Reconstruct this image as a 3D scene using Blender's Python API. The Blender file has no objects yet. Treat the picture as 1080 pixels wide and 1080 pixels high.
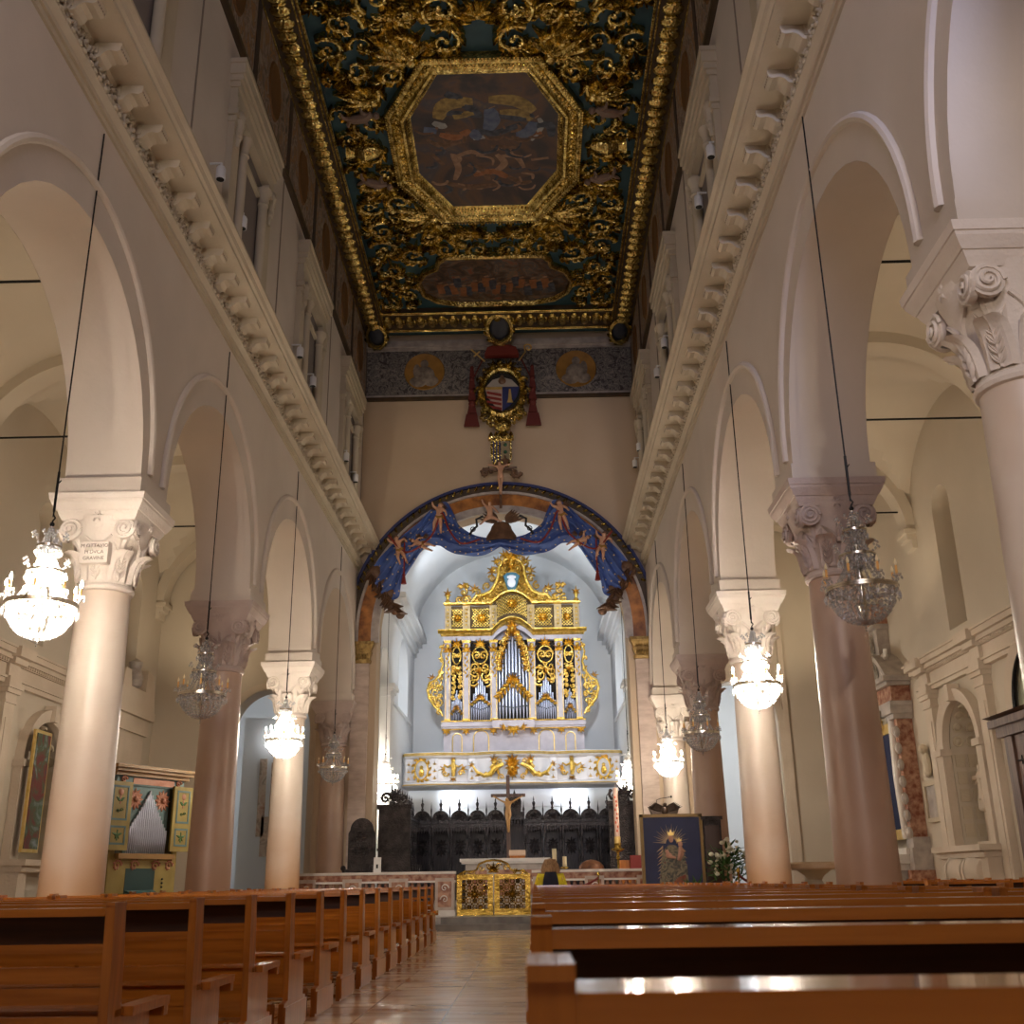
import bpy, math, random
from math import sin, cos, pi, radians, sqrt, atan2
from mathutils import Vector, Matrix, Euler
S = bpy.context.scene
C = S.collection
rnd = random.Random(7)

# ------------------------------------------------------------------ camera
pit, yaw, roll = radians(19.0626), radians(-.8273), radians(-.8627)
Fv = Vector((sin(yaw)*cos(pit), cos(yaw)*cos(pit), sin(pit)))
R0 = Vector((cos(yaw), -sin(yaw), 0)); U0 = R0.cross(Fv)
Rv = R0*cos(roll) + U0*sin(roll); Uv = -R0*sin(roll) + U0*cos(roll)
cd = bpy.data.cameras.new('camera'); cam = bpy.data.objects.new('camera', cd); C.objects.link(cam)
m = Matrix((Rv, Uv, -Fv)).transposed().to_4x4(); m.translation = Vector((.662, 0, .92)); cam.matrix_world = m
cd.sensor_width = 24; cd.sensor_height = 24; cd.lens = 1124.47/1080*24; cd.clip_start = .02; cd.clip_end = 200
cd.dof.use_dof = True; cd.dof.focus_distance = 24; cd.dof.aperture_fstop = 6.3
S.camera = cam
# ------------------------------------------------------------------ world, exposure
w = bpy.data.worlds.new('world'); S.world = w; w.use_nodes = True
w.node_tree.nodes['Background'].inputs[0].default_value = (.5, .5, .6, 1)
w.node_tree.nodes['Background'].inputs[1].default_value = .05
S.view_settings.view_transform = 'Standard'; S.view_settings.look = 'None'
S.view_settings.gamma = 1; S.view_settings.use_curve_mapping = False
S.view_settings.exposure = 0.40
cy = S.cycles
cy.use_denoising = True; cy.max_bounces = 7; cy.diffuse_bounces = 4; cy.glossy_bounces = 3
cy.transmission_bounces = 4; cy.transparent_max_bounces = 12
cy.sample_clamp_indirect = 6; cy.caustics_reflective = False; cy.caustics_refractive = False; cy.blur_glossy = .6

def light(name, kind, loc, power, col, size=.1, rot=None, target=None, spot=None, blend=.6, sy=None):
    l = bpy.data.lights.new(name, kind); l.energy = power; l.color = col
    if kind == 'AREA':
        l.size = size
        if sy: l.shape = 'RECTANGLE'; l.size_y = sy
    else: l.shadow_soft_size = size
    if kind == 'SPOT': l.spot_size = radians(spot); l.spot_blend = blend
    o = bpy.data.objects.new(name, l); C.objects.link(o); o.location = loc
    if target is not None:
        o.rotation_euler = (Vector(target)-Vector(loc)).to_track_quat('-Z', 'Y').to_euler()
    elif rot: o.rotation_euler = rot
    return o
WARM = (1, .80, .58); NEUT = (1, .90, .78); COOL = (.80, .89, 1.0); VIO = (.82, .80, 1)
# added lavender fill behind the camera; no window is seen there
light('added_west_fill', 'AREA', (0, -3.6, 8.6), 230, (.88, .82, .95), 3.6, target=(0, 12, 6.5), sy=3.6)
# added cool fill for the right arch soffits; west-wall spots on near piers and pews
light('added_cool_fill', 'SPOT', (3.05, -3.3, 7.6), 1300, (.60, .66, 1.0), .4, target=(4.2, 9.6, 7.6), spot=34, blend=.7)
light('west_spot', 'SPOT', (2.6, -3.2, 4.6), 620, (1, .84, .68), .12, target=(4.3, 6.6, 3.9), spot=34)
light('west_spot', 'SPOT', (-2.6, -3.2, 4.6), 800, (1, .84, .68), .12, target=(-5.0, 11.6, 4.6), spot=48)
# cornice up-lights washing clerestory and gilded ceiling
for sx in (-1, 1):
    for yy in (3, 8.9, 13.7, 18.5, 23.2):
        light('cornice_uplight', 'SPOT', (sx*3.25, yy, 9.15), 22, (1, .87, .70), .1, target=(-sx*2.2, yy+.6, 14.6), spot=130, blend=1)
# aisle floodlights standing on the aisle entablatures
for sx in (-1, 1):
    for yy in (6.6, 11.3, 16.1, 20.8, 25.0):
        light('aisle_floodlight', 'SPOT', (sx*7.5, yy-1.2, 5.35), 76 if sx < 0 else 80, (1, .80, .55) , .12, target=(sx*6.0, yy+.6, 9.5), spot=150, blend=1)
# aisle spots aimed back to the side walls
for sx in (-1, 1):
    for yy in (12.5, 18.2, 22.6):
        light('aisle_wall_spot', 'SPOT', (sx*4.75, yy, 5.2), 60, WARM, .1, target=(sx*8.4, yy+1, 2.6), spot=105, blend=1)
# chancel floodlights hidden behind the triumphal arch
for sx in (-1, 1):
    light('chancel_floodlight', 'SPOT', (sx*2.4+.1, 26.7, 7.2), 400, COOL, .15, target=(.1-sx*.4, 33, 5.9), spot=100, blend=.8)
    light('chancel_cornice_light', 'SPOT', (sx*2.3+.1, 30.2, 8.8), 110, COOL, .2, target=(.1, 31.5, 11), spot=160, blend=1)
    light('stall_light', 'SPOT', (sx*1.9+.1, 32.5, 3.35), 40, COOL, .1, target=(sx*1.5+.1, 33.4, 3.2), spot=150, blend=1)
    light('side_chapel_light', 'POINT', (sx*6.3, 29.2, 4.6), 130, (.93, .96, 1), .2)
# presbytery spots lighting altar rail and gate
light('presbytery_spot', 'SPOT', (-3.0, 19.5, 8.9), 85, NEUT, .12, target=(0, 25, .8), spot=45)
light('presbytery_spot', 'SPOT', (3.0, 19.5, 8.9), 85, NEUT, .12, target=(.6, 25, .8), spot=45)
light('arch_spot', 'SPOT', (-2.9, 14.5, 9.3), 170, WARM, .1, target=(.2, 25.4, 9.8), spot=48)
light('arch_spot', 'SPOT', (2.9, 14.5, 9.3), 170, WARM, .1, target=(-.2, 25.4, 9.8), spot=48)

# ------------------------------------------------------------------ materials
def mat(name, c1, rough=.7, metal=0, c2=None, scale=3, bump=0, bscale=None, coat=0, detail=5, stretch=(1, 1, 1), spec=.5, lo=.35, hi=.65, coords='Object', noise='NOISE'):
    M_ = bpy.data.materials.new(name); M_.use_nodes = True
    nt = M_.node_tree; b = nt.nodes['Principled BSDF']
    b.inputs['Base Color'].default_value = (*c1, 1); b.inputs['Roughness'].default_value = rough
    b.inputs['Metallic'].default_value = metal; b.inputs['Coat Weight'].default_value = coat
    b.inputs['Coat Roughness'].default_value = .05; b.inputs['Specular IOR Level'].default_value = spec
    if c2 or bump:
        g = nt.nodes.new('ShaderNodeNewGeometry') if coords == 'World' else nt.nodes.new('ShaderNodeTexCoord')
        mp = nt.nodes.new('ShaderNodeMapping'); mp.inputs['Scale'].default_value = stretch
        nt.links.new(g.outputs['Position' if coords == 'World' else 'Object'], mp.inputs[0])
    if c2:
        n = nt.nodes.new('ShaderNodeTexNoise'); n.inputs['Scale'].default_value = scale; n.inputs['Detail'].default_value = detail
        r = nt.nodes.new('ShaderNodeValToRGB'); r.color_ramp.elements[0].position = lo; r.color_ramp.elements[1].position = hi
        r.color_ramp.elements[0].color = (*c1, 1); r.color_ramp.elements[1].color = (*c2, 1)
        nt.links.new(mp.outputs[0], n.inputs['Vector']); nt.links.new(n.outputs['Fac'], r.inputs[0]); nt.links.new(r.outputs[0], b.inputs['Base Color'])
    if bump:
        n2 = nt.nodes.new('ShaderNodeTexNoise' if noise == 'NOISE' else 'ShaderNodeTexVoronoi'); n2.inputs['Scale'].default_value = bscale or scale*6
        bp = nt.nodes.new('ShaderNodeBump'); bp.inputs['Strength'].default_value = bump; bp.inputs['Distance'].default_value = .02
        nt.links.new(mp.outputs[0], n2.inputs['Vector']); nt.links.new(n2.outputs[0], bp.inputs['Height']); nt.links.new(bp.outputs[0], b.inputs['Normal'])
    return M_
def emis(name, col, s):
    M_ = bpy.data.materials.new(name); M_.use_nodes = True; b = M_.node_tree.nodes['Principled BSDF']
    b.inputs['Emission Color'].default_value = (*col, 1); b.inputs['Emission Strength'].default_value = s; return M_

plaster = mat('wall_plaster', (.60, .53, .46), .85, c2=(.66, .585, .51), scale=.7, bump=.15, bscale=14, coords='World')
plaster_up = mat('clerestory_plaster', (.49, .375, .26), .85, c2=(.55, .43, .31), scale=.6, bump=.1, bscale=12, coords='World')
plaster_aisle = mat('aisle_plaster', (.55, .485, .395), .85, c2=(.60, .535, .44), scale=.5, bump=.1, bscale=12, coords='World')
white_wall = mat('chancel_white_plaster', (.76, .77, .77), .8, c2=(.82, .83, .83), scale=.6, coords='World')
cream = mat('cream_stone', (.50, .43, .32), .75, c2=(.58, .505, .385), scale=1.5, bump=.2, bscale=22, coords='World')
aislestone = mat('aisle_carved_stone', (.58, .49, .39), .75, c2=(.66, .57, .47), scale=1.2, bump=.2, bscale=20, coords='World')
capstone = mat('capital_stone', (.74, .66, .59), .65, c2=(.82, .75, .68), scale=2.5, bump=.3, bscale=30)
capdark = mat('capital_stone_weathered', (.47, .37, .33), .7, c2=(.60, .50, .45), scale=2.0, bump=.3, bscale=30)
def column_marble(name, a, b, c):
    M_ = mat(name, a, .38, c2=b, scale=1.1, detail=8, stretch=(1, 1, .6)); nt = M_.node_tree
    bs = nt.nodes['Principled BSDF']; src = bs.inputs['Base Color'].links[0].from_socket
    tc = nt.nodes.new('ShaderNodeTexCoord'); n = nt.nodes.new('ShaderNodeTexNoise'); n.inputs['Scale'].default_value = .55; n.inputs['Detail'].default_value = 3
    r = nt.nodes.new('ShaderNodeValToRGB'); r.color_ramp.elements[0].position = .5; r.color_ramp.elements[1].position = .85
    sp_ = nt.nodes.new('ShaderNodeSeparateXYZ'); mr_ = nt.nodes.new('ShaderNodeMapRange'); mr_.inputs['From Min'].default_value = .2; mr_.inputs['From Max'].default_value = 2.4; mr_.inputs['To Min'].default_value = .44; mr_.inputs['To Max'].default_value = 0
    ad = nt.nodes.new('ShaderNodeMath'); nt.links.new(tc.outputs['Object'], sp_.inputs[0]); nt.links.new(sp_.outputs['Z'], mr_.inputs[0]); nt.links.new(mr_.outputs[0], ad.inputs[0]); nt.links.new(n.outputs['Fac'], ad.inputs[1])
    mx = nt.nodes.new('ShaderNodeMix'); mx.data_type = 'RGBA'; mx.inputs['B'].default_value = (*c, 1)
    nt.links.new(tc.outputs['Object'], n.inputs['Vector']); nt.links.new(ad.outputs[0], r.inputs[0]); nt.links.new(r.outputs[0], mx.inputs['Factor'])
    nt.links.new(src, mx.inputs['A']); nt.links.new(mx.outputs['Result'], bs.inputs['Base Color']); return M_
colm = column_marble('column_marble_pale', (.68, .57, .48), (.80, .71, .62), (.52, .28, .12))
colm2 = column_marble('column_marble_rose', (.46, .31, .23), (.58, .43, .34), (.42, .25, .155))
pierstone = mat('pier_stone_blocks', (.46, .36, .30), .7, c2=(.60, .49, .42), scale=3, stretch=(1, 1, 3), bump=.1, coords='World')
gold = mat('gilded_wood', (.62, .38, .05), .3, 1, c2=(.98, .70, .20), scale=9, bump=.5, bscale=26, noise='V')
gold_dark = mat('aged_gilding', (.30, .21, .045), .24, 1, c2=(.88, .70, .25), scale=6, bump=.7, bscale=20, noise='V')
gold_paint = mat('gold_leaf_trim', (.82, .58, .18), .38, .85, c2=(.92, .70, .30), scale=8, bump=.2, bscale=30)
old_gilt = mat('old_gilt_stone', (.20, .12, .035), .45, .6, c2=(.48, .33, .12), scale=9, bump=.4)
brass = mat('polished_brass', (.30, .19, .03), .25, 1, c2=(.66, .45, .10), scale=7, bump=.5, bscale=22)
teal = mat('teal_ceiling_ground', (.012, .045, .060), .6, c2=(.02, .07, .085), scale=3)
board = mat('dark_ceiling_board', (.035, .022, .010), .5, c2=(.07, .04, .015), scale=4)
pewwood = mat('varnished_pew_wood', (.33, .10, .011), .16, c2=(.47, .155, .018), scale=3.5, stretch=(.5, 9, 9), coat=.6, bump=.03, detail=6)
pewend = mat('varnished_pew_end_wood', (.35, .11, .013), .3, c2=(.50, .17, .022), scale=3.5, stretch=(9, 9, .6), coat=.5, bump=.03, detail=6)
pewin = mat('shaded_pew_panel_wood', (.045, .015, .003), .5, c2=(.07, .024, .005), scale=4, stretch=(.5, 9, 9))  # near-black colour carries the shade inside the book compartment
darkwood = mat('black_walnut_carving', (.012, .009, .010), .4, c2=(.060, .045, .045), scale=6, bump=.9, bscale=30, noise='V', spec=.5)
darkpanel = mat('black_walnut_panel', (.010, .008, .010), .42, c2=(.040, .031, .034), scale=4, stretch=(6, 6, .7), spec=.3)
doorwood = mat('weathered_door_wood', (.070, .036, .024), .45, c2=(.17, .10, .075), scale=3, stretch=(7, 7, .6), bump=.1)
iron = mat('black_iron', (.012, .012, .013), .5, .6)
pipe = mat('organ_pipe_tin', (.42, .44, .52), .32, 1)
organ_paint = mat('organ_lilac_paint', (.50, .45, .48), .55, c2=(.58, .53, .56), scale=4)
balc = mat('balcony_white_paint', (.72, .71, .73), .5, c2=(.78, .77, .79), scale=3)
marble_white = mat('white_altar_marble', (.80, .77, .73), .3, c2=(.68, .64, .60), scale=4, coords='World')
marble_red = mat('red_inlay_marble', (.22, .075, .045), .25, c2=(.52, .30, .20), scale=9, detail=8, coords='World')
marble_grey = mat('grey_marble', (.33, .29, .27), .35, c2=(.50, .45, .41), scale=5, detail=8, coords='World')
marble_amber = mat('amber_marble', (.15, .05, .012), .32, c2=(.52, .21, .045), scale=3.2, detail=6, coords='World')
bluecloth = mat('blue_drapery', (.045, .085, .27), .6, c2=(.08, .15, .44), scale=3)
bluepaint = mat('blue_paint', (.02, .028, .12), .55)
flesh = mat('painted_flesh', (.48, .26, .16), .5, c2=(.56, .33, .21), scale=6)
darkflesh = mat('dark_painted_wood', (.09, .045, .025), .5, c2=(.16, .085, .045), scale=6)
redcloth = mat('dark_red_cord', (.20, .018, .012), .6)
candlewax = mat('ivory_wax', (.85, .72, .45), .4)
amberwax = mat('amber_candle_sleeve', (.80, .42, .10), .4)
white_lamp = mat('white_lamp_housing', (.80, .80, .80), .4)
blackm = mat('matte_black', (.008, .008, .008), .6)
yellow = mat('yellow_jacket_cloth', (.80, .66, .03), .8, bump=.2, scale=5)
navy = mat('navy_hood_cloth', (.010, .012, .03), .85)
hairm = mat('blonde_hair', (.26, .14, .06), .5, c2=(.50, .30, .14), scale=14, stretch=(4, 4, 1), bump=.5)
skin = mat('skin', (.62, .38, .27), .5)
leafm = mat('green_leaves', (.03, .09, .02), .5, c2=(.07, .17, .04), scale=9)
petal = mat('cream_petals', (.80, .78, .60), .6)
olive = mat('olive_painted_wood', (.25, .185, .04), .5, c2=(.34, .26, .07), scale=3)
olivedark = mat('dark_olive_side', (.045, .035, .006), .6)
teal_paint = mat('faded_teal_paint', (.09, .16, .16), .6, c2=(.13, .21, .21), scale=4)
salmon = mat('salmon_paint', (.40, .15, .08), .6, c2=(.48, .24, .15), scale=6)
green_vel = mat('teal_velvet', (.03, .09, .085), .8)
bulb = emis('candle_bulb_glow', (1, .90, .76), 260)
wallcrack = mat('grey_joint', (.26, .21, .17), .8)

def crystal(name, glow):
    M_ = bpy.data.materials.new(name); M_.use_nodes = True; nt = M_.node_tree; nt.nodes.clear()
    out = nt.nodes.new('ShaderNodeOutputMaterial'); gl = nt.nodes.new('ShaderNodeBsdfGlossy'); gl.inputs['Roughness'].default_value = .08
    tr = nt.nodes.new('ShaderNodeBsdfTransparent'); tr.inputs[0].default_value = (.93, .94, .97, 1)
    tl = nt.nodes.new('ShaderNodeBsdfTranslucent'); tl.inputs[0].default_value = (.9, .9, .9, 1)
    df = nt.nodes.new('ShaderNodeBsdfDiffuse'); df.inputs[0].default_value = (.85, .85, .85, 1)
    m1 = nt.nodes.new('ShaderNodeMixShader'); m1.inputs[0].default_value = .42
    nt.links.new(tr.outputs[0], m1.inputs[1]); nt.links.new(gl.outputs[0], m1.inputs[2])
    m2 = nt.nodes.new('ShaderNodeMixShader'); m2.inputs[0].default_value = .5
    nt.links.new(tl.outputs[0], m2.inputs[1]); nt.links.new(df.outputs[0], m2.inputs[2])
    m3 = nt.nodes.new('ShaderNodeMixShader'); m3.inputs[0].default_value = .22 if not glow else .55
    nt.links.new(m1.outputs[0], m3.inputs[1]); nt.links.new(m2.outputs[0], m3.inputs[2]); nt.links.new(m3.outputs[0], out.inputs[0])
    return M_
crys = crystal('cut_crystal', False); crys_lit = crystal('cut_crystal_bright', True)

def floor_mat():
    M_ = mat('polished_stone_floor', (.50, .32, .185), .12, c2=(.74, .55, .37), scale=1.1, detail=8, stretch=(1.2, 5, 1), coords='World', spec=.4)
    nt = M_.node_tree; b = nt.nodes['Principled BSDF']; src = b.inputs['Base Color'].links[0].from_socket
    g = nt.nodes.new('ShaderNodeNewGeometry'); br = nt.nodes.new('ShaderNodeTexBrick'); br.offset = 0
    br.inputs['Scale'].default_value = 1; br.inputs['Brick Width'].default_value = .62; br.inputs['Row Height'].default_value = .62
    br.inputs['Mortar Size'].default_value = .006; br.inputs['Color1'].default_value = (1, 1, 1, 1); br.inputs['Color2'].default_value = (.80, .78, .76, 1)
    br.inputs['Mortar'].default_value = (.45, .4, .35, 1)
    mx = nt.nodes.new('ShaderNodeMix'); mx.data_type = 'RGBA'; mx.blend_type = 'MULTIPLY'; mx.inputs['Factor'].default_value = 1
    nt.links.new(g.outputs['Position'], br.inputs['Vector']); nt.links.new(src, mx.inputs['A']); nt.links.new(br.outputs['Color'], mx.inputs['B'])
    nt.links.new(mx.outputs['Result'], b.inputs['Base Color'])
    n = nt.nodes.new('ShaderNodeTexNoise'); n.inputs['Scale'].default_value = 2.2; mr = nt.nodes.new('ShaderNodeMapRange')
    mr.inputs['To Min'].default_value = .07; mr.inputs['To Max'].default_value = .28
    nt.links.new(g.outputs['Position'], n.inputs['Vector']); nt.links.new(n.outputs[0], mr.inputs[0]); nt.links.new(mr.outputs[0], b.inputs['Roughness'])
    return M_
floorm = floor_mat()

def painting(name, cols, scale=1.6, dist=2.2, detail=6, off=0., stretch=(1, 1, 1)):
    M_ = bpy.data.materials.new(name); M_.use_nodes = True; nt = M_.node_tree; b = nt.nodes['Principled BSDF']; b.inputs['Roughness'].default_value = .5
    tc = nt.nodes.new('ShaderNodeTexCoord'); mp = nt.nodes.new('ShaderNodeMapping'); mp.inputs['Scale'].default_value = stretch; mp.inputs['Location'].default_value = (off, off, 0)
    n = nt.nodes.new('ShaderNodeTexNoise'); n.inputs['Scale'].default_value = scale; n.inputs['Detail'].default_value = detail; n.inputs['Distortion'].default_value = dist
    r = nt.nodes.new('ShaderNodeValToRGB'); e = r.color_ramp.elements
    for i, (p, c) in enumerate(cols):
        q = e[i] if i < 2 else e.new(p)
        q.position = p; q.color = (*c, 1)
    nt.links.new(tc.outputs['Object'], mp.inputs[0]); nt.links.new(mp.outputs[0], n.inputs['Vector']); nt.links.new(n.outputs[0], r.inputs[0]); nt.links.new(r.outputs[0], b.inputs['Base Color'])
    return M_
fresco = painting('grey_scroll_fresco', [(.3, (.07, .055, .045)), (.42, (.19, .15, .125)), (.49, (.42, .34, .28)), (.54, (.15, .12, .10)), (.62, (.40, .20, .07)), (.7, (.17, .14, .12))], 3.2, 2.2, stretch=(1, 1, .6))
fresco_front = painting('grisaille_fresco', [(.34, (.045, .035, .035)), (.45, (.09, .085, .09)), (.49, (.30, .27, .24)), (.55, (.06, .06, .065)), (.62, (.26, .23, .21))], 4.5, 2.5, 3)

# ------------------------------------------------------------------ mesh builder
class MB:
    def __init__(s): s.v = []; s.f = []; s.mi = []; s.mats = []; s.cur = 0
    def use(s, m):
        if m not in s.mats: s.mats.append(m)
        s.cur = s.mats.index(m); return s
    def add(s, vs, fs, T=None):
        k = len(s.v)
        s.v += [tuple(T @ Vector(p)) for p in vs] if T is not None else [tuple(p) for p in vs]
        s.f += [tuple(i+k for i in f) for f in fs]; s.mi += [s.cur]*len(fs); return s
    def box(s, x0, x1, y0, y1, z0, z1, T=None):
        vs = [(x, y, z) for z in (z0, z1) for y in (y0, y1) for x in (x0, x1)]
        return s.add(vs, [(0, 2, 3, 1), (4, 5, 7, 6), (0, 1, 5, 4), (2, 6, 7, 3), (0, 4, 6, 2), (1, 3, 7, 5)], T)
    def frustum(s, x0, x1, y0, y1, z0, a0, a1, b0, b1, z1, T=None):
        vs = [(x, y, z0) for y in (y0, y1) for x in (x0, x1)] + [(x, y, z1) for y in (b0, b1) for x in (a0, a1)]
        return s.add(vs, [(0, 2, 3, 1), (4, 5, 7, 6), (0, 1, 5, 4), (2, 6, 7, 3), (0, 4, 6, 2), (1, 3, 7, 5)], T)
    def prism(s, poly, d0, d1, axis='y', T=None):
        n = len(poly); P_ = {'y': lambda a, b, d: (a, d, b), 'x': lambda a, b, d: (d, a, b), 'z': lambda a, b, d: (a, b, d)}[axis]
        vs = [P_(a, b, d0) for a, b in poly] + [P_(a, b, d1) for a, b in poly]
        return s.add(vs, [tuple(range(n))[::-1], tuple(range(n, 2*n))] + [(i, (i+1) % n, n+(i+1) % n, n+i) for i in range(n)], T)
    def strip(s, A, B, T=None, closed=False):
        n = len(A); fs = [(i, i+1, n+i+1, n+i) for i in range(n-1)]
        if closed: fs.append((n-1, 0, n, 2*n-1))
        return s.add(list(A)+list(B), fs, T)
    def grid(s, rows, T=None, wrap=False):
        n = len(rows[0]); vs = [p for r in rows for p in r]; fs = []
        for j in range(len(rows)-1):
            for i in range(n-1 if not wrap else n):
                a = j*n+i; b = j*n+(i+1) % n; fs.append((a, b, b+n, a+n))
        return s.add(vs, fs, T)
    def lathe(s, prof, n=24, T=None, a0=0, a1=2*pi, caps=True):
        full = abs(a1-a0-2*pi) < 1e-6; k = n if full else n+1
        rows = [[(r*cos(a0+(a1-a0)*i/n), r*sin(a0+(a1-a0)*i/n), z) for i in range(k)] for r, z in prof]
        s.grid(rows, T, wrap=full)
        if caps and full:
            b = len(s.v)-len(prof)*k
            if prof[0][0] > 1e-4: s.f.append(tuple(b+i for i in range(k))[::-1]); s.mi.append(s.cur)
            if prof[-1][0] > 1e-4: s.f.append(tuple(b+(len(prof)-1)*k+i for i in range(k))); s.mi.append(s.cur)
        return s
    def tube(s, pts, r, n=6, T=None, flat=1.0, up=None, caps=True):
        pts = [Vector(p) for p in pts]; rows = []; N = len(pts)
        prev = None
        for i, p in enumerate(pts):
            t = (pts[min(i+1, N-1)]-pts[max(i-1, 0)])
            if t.length < 1e-9: t = Vector((0, 0, 1))
            t.normalize()
            if up is not None: a = t.cross(Vector(up)); a = a if a.length > 1e-4 else t.orthogonal()
            elif prev is None: a = t.orthogonal()
            else: a = prev - t*prev.dot(t); a = a if a.length > 1e-4 else t.orthogonal()
            a.normalize(); prev = a; b = a.cross(t)
            rr = r[i] if isinstance(r, (list, tuple)) else r
            rows.append([tuple(p+a*rr*cos(2*pi*j/n)+b*rr*flat*sin(2*pi*j/n)) for j in range(n)])
        k = len(s.v); s.grid(rows, T, wrap=True)
        if caps:
            s.f.append(tuple(k+i for i in range(n))); s.mi.append(s.cur)
            s.f.append(tuple(k+(N-1)*n+i for i in range(n))[::-1]); s.mi.append(s.cur)
        return s
    def ball(s, c, r, n=8, m_=6, sc=(1, 1, 1), T=None):
        rows = [[(c[0]+r*sc[0]*sin(pi*j/m_)*cos(2*pi*i/n), c[1]+r*sc[1]*sin(pi*j/m_)*sin(2*pi*i/n), c[2]+r*sc[2]*cos(pi*j/m_)) for i in range(n)] for j in range(m_+1)]
        return s.grid(rows, T, wrap=True)
    def octa(s, c, r, h=None):
        h = h or r; x, y, z = c
        return s.add([(x+r, y, z), (x, y+r, z), (x-r, y, z), (x, y-r, z), (x, y, z+h), (x, y, z-h)],
                     [(0, 1, 4), (1, 2, 4), (2, 3, 4), (3, 0, 4), (1, 0, 5), (2, 1, 5), (3, 2, 5), (0, 3, 5)])
    def build(s, name, mt=None, parent=None, world=False, angle=35, smooth=True):
        me = bpy.data.meshes.new(name); vs = s.v
        if world and parent is not None:
            L = parent.location; vs = [(a-L.x, b-L.y, c-L.z) for a, b, c in vs]
        me.from_pydata(vs, [], s.f)
        if s.mats:
            for q in s.mats: me.materials.append(q)
            me.polygons.foreach_set('material_index', s.mi)
        else: me.materials.append(mt)
        me.validate(); me.update()
        if smooth:
            me.shade_smooth(); me.set_sharp_from_angle(angle=radians(angle))
        o = bpy.data.objects.new(name, me); C.objects.link(o)
        if parent is not None: o.parent = parent
        return o
def tag(o, label=None, cat=None, group=None, kind=None):
    if label: o['label'] = label
    if cat: o['category'] = cat
    if group: o['group'] = group
    if kind: o['kind'] = kind
    return o
def thing(name, label, cat, loc=(0, 0, 0), rotz=0, group=None):
    o = bpy.data.objects.new(name, None); C.objects.link(o); o.location = loc; o.rotation_euler = (0, 0, rotz)
    o.empty_display_size = .1
    return tag(o, label, cat, group)
def struct(o): o['kind'] = 'structure'; return o
def dup(root, loc=None, rotz=None, label=None, group=None):
    r = root.copy(); C.objects.link(r)
    for kk in ('label', 'group'):
        if kk in r.keys(): del r[kk]
    if loc is not None: r.location = loc
    if rotz is not None: r.rotation_euler = (0, 0, rotz)
    if label: r['label'] = label
    if group: r['group'] = group
    elif 'group' in root.keys(): r['group'] = root['group']
    for ch in list(root.children):
        c = ch.copy(); C.objects.link(c); c.parent = r
        for g in list(ch.children):
            d = g.copy(); C.objects.link(d); d.parent = c
    return r
TR = Matrix.Translation
def RZ(a): return Matrix.Rotation(a, 4, 'Z')
def RX(a): return Matrix.Rotation(a, 4, 'X')
def RY(a): return Matrix.Rotation(a, 4, 'Y')
def frame(o, ux, uy, uw):   # local (u,v,w) -> world
    M_ = Matrix((Vector(ux), Vector(uy), Vector(uw))).transposed().to_4x4(); M_.translation = Vector(o); return M_

# carved ornament in a local plane: u, v in the plane, w out of it
def blade(mb, T, x, y, ang, L, W, h, curl=0., n=4):
    rows = []; a = ang; px, py = x, y
    for i in range(n+1):
        t = i/n; wd = W*(sin(pi*(.12+.88*t)**.8) if t < 1 else 0)*.5 + .0005; hh = h*(.55+.9*sin(pi*t*.8))*(1-.25*t)
        nx, ny = -sin(a), cos(a)
        rows.append([(px-nx*wd, py-ny*wd, 0), (px-nx*wd*.45, py-ny*wd*.45, hh*.75), (px, py, hh*.5), (px+nx*wd*.45, py+ny*wd*.45, hh*.75), (px+nx*wd, py+ny*wd, 0)])
        a += curl/n; px += cos(a)*L/n; py += sin(a)*L/n
    mb.grid(rows, T)
def scroll(mb, T, cx, cy, r, ang, d=1, turns=1.5, w=.05, h=.05, leaves=True, dens=1.0, tail=0):
    pts = []; N = int(16*turns); tot = turns*2*pi
    for i in range(N+1):
        t = i/N; rr = r*(1-.86*t**.85); a = ang+d*tot*t
        pts.append((cx+rr*cos(a), cy+rr*sin(a), h*.5))
    rad = [w*(.95-.45*i/N) for i in range(N+1)]
    mb.tube(pts, rad, 6, T, flat=.9, up=(0, 0, 1), caps=False)
    x, y, _ = pts[-1]; mb.ball((x, y, h*.6), w*1.25, 6, 4, T=T)
    if leaves:
        k = 0; step = max(1, int(2/dens))
        for i in range(0, int(N*.7), step):
            x, y, _ = pts[i]; a = ang+d*tot*i/N
            k += 1
            blade(mb, T, x, y, a+d*(.75 if k % 2 else .35), r*(.62-.30*i/N), r*.30, h*1.15, curl=d*1.1)
            if k % 2: blade(mb, T, x, y, a+pi+d*-.6, r*.28, r*.16, h*.9, curl=d*.8)
def palmette(mb, T, x, y, ang, L, n=7, spread=1.25, h=.05, wf=.26):
    for i in range(n):
        t = (i/(n-1)-.5)*2; l = L*(1-.32*t*t)
        blade(mb, T, x, y, ang+t*spread, l, L*wf, h*(1.2-.4*abs(t)), curl=t*.9)
    mb.ball((x, y, h*.5), L*.13, 6, 4, T=T)
def rosette(mb, T, x, y, r, h=.04, n=6):
    for i in range(n): blade(mb, T, x, y, 2*pi*i/n, r, r*.6, h, n=3)
    mb.ball((x, y, h*.7), r*.3, 6, 4, T=T)

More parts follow.
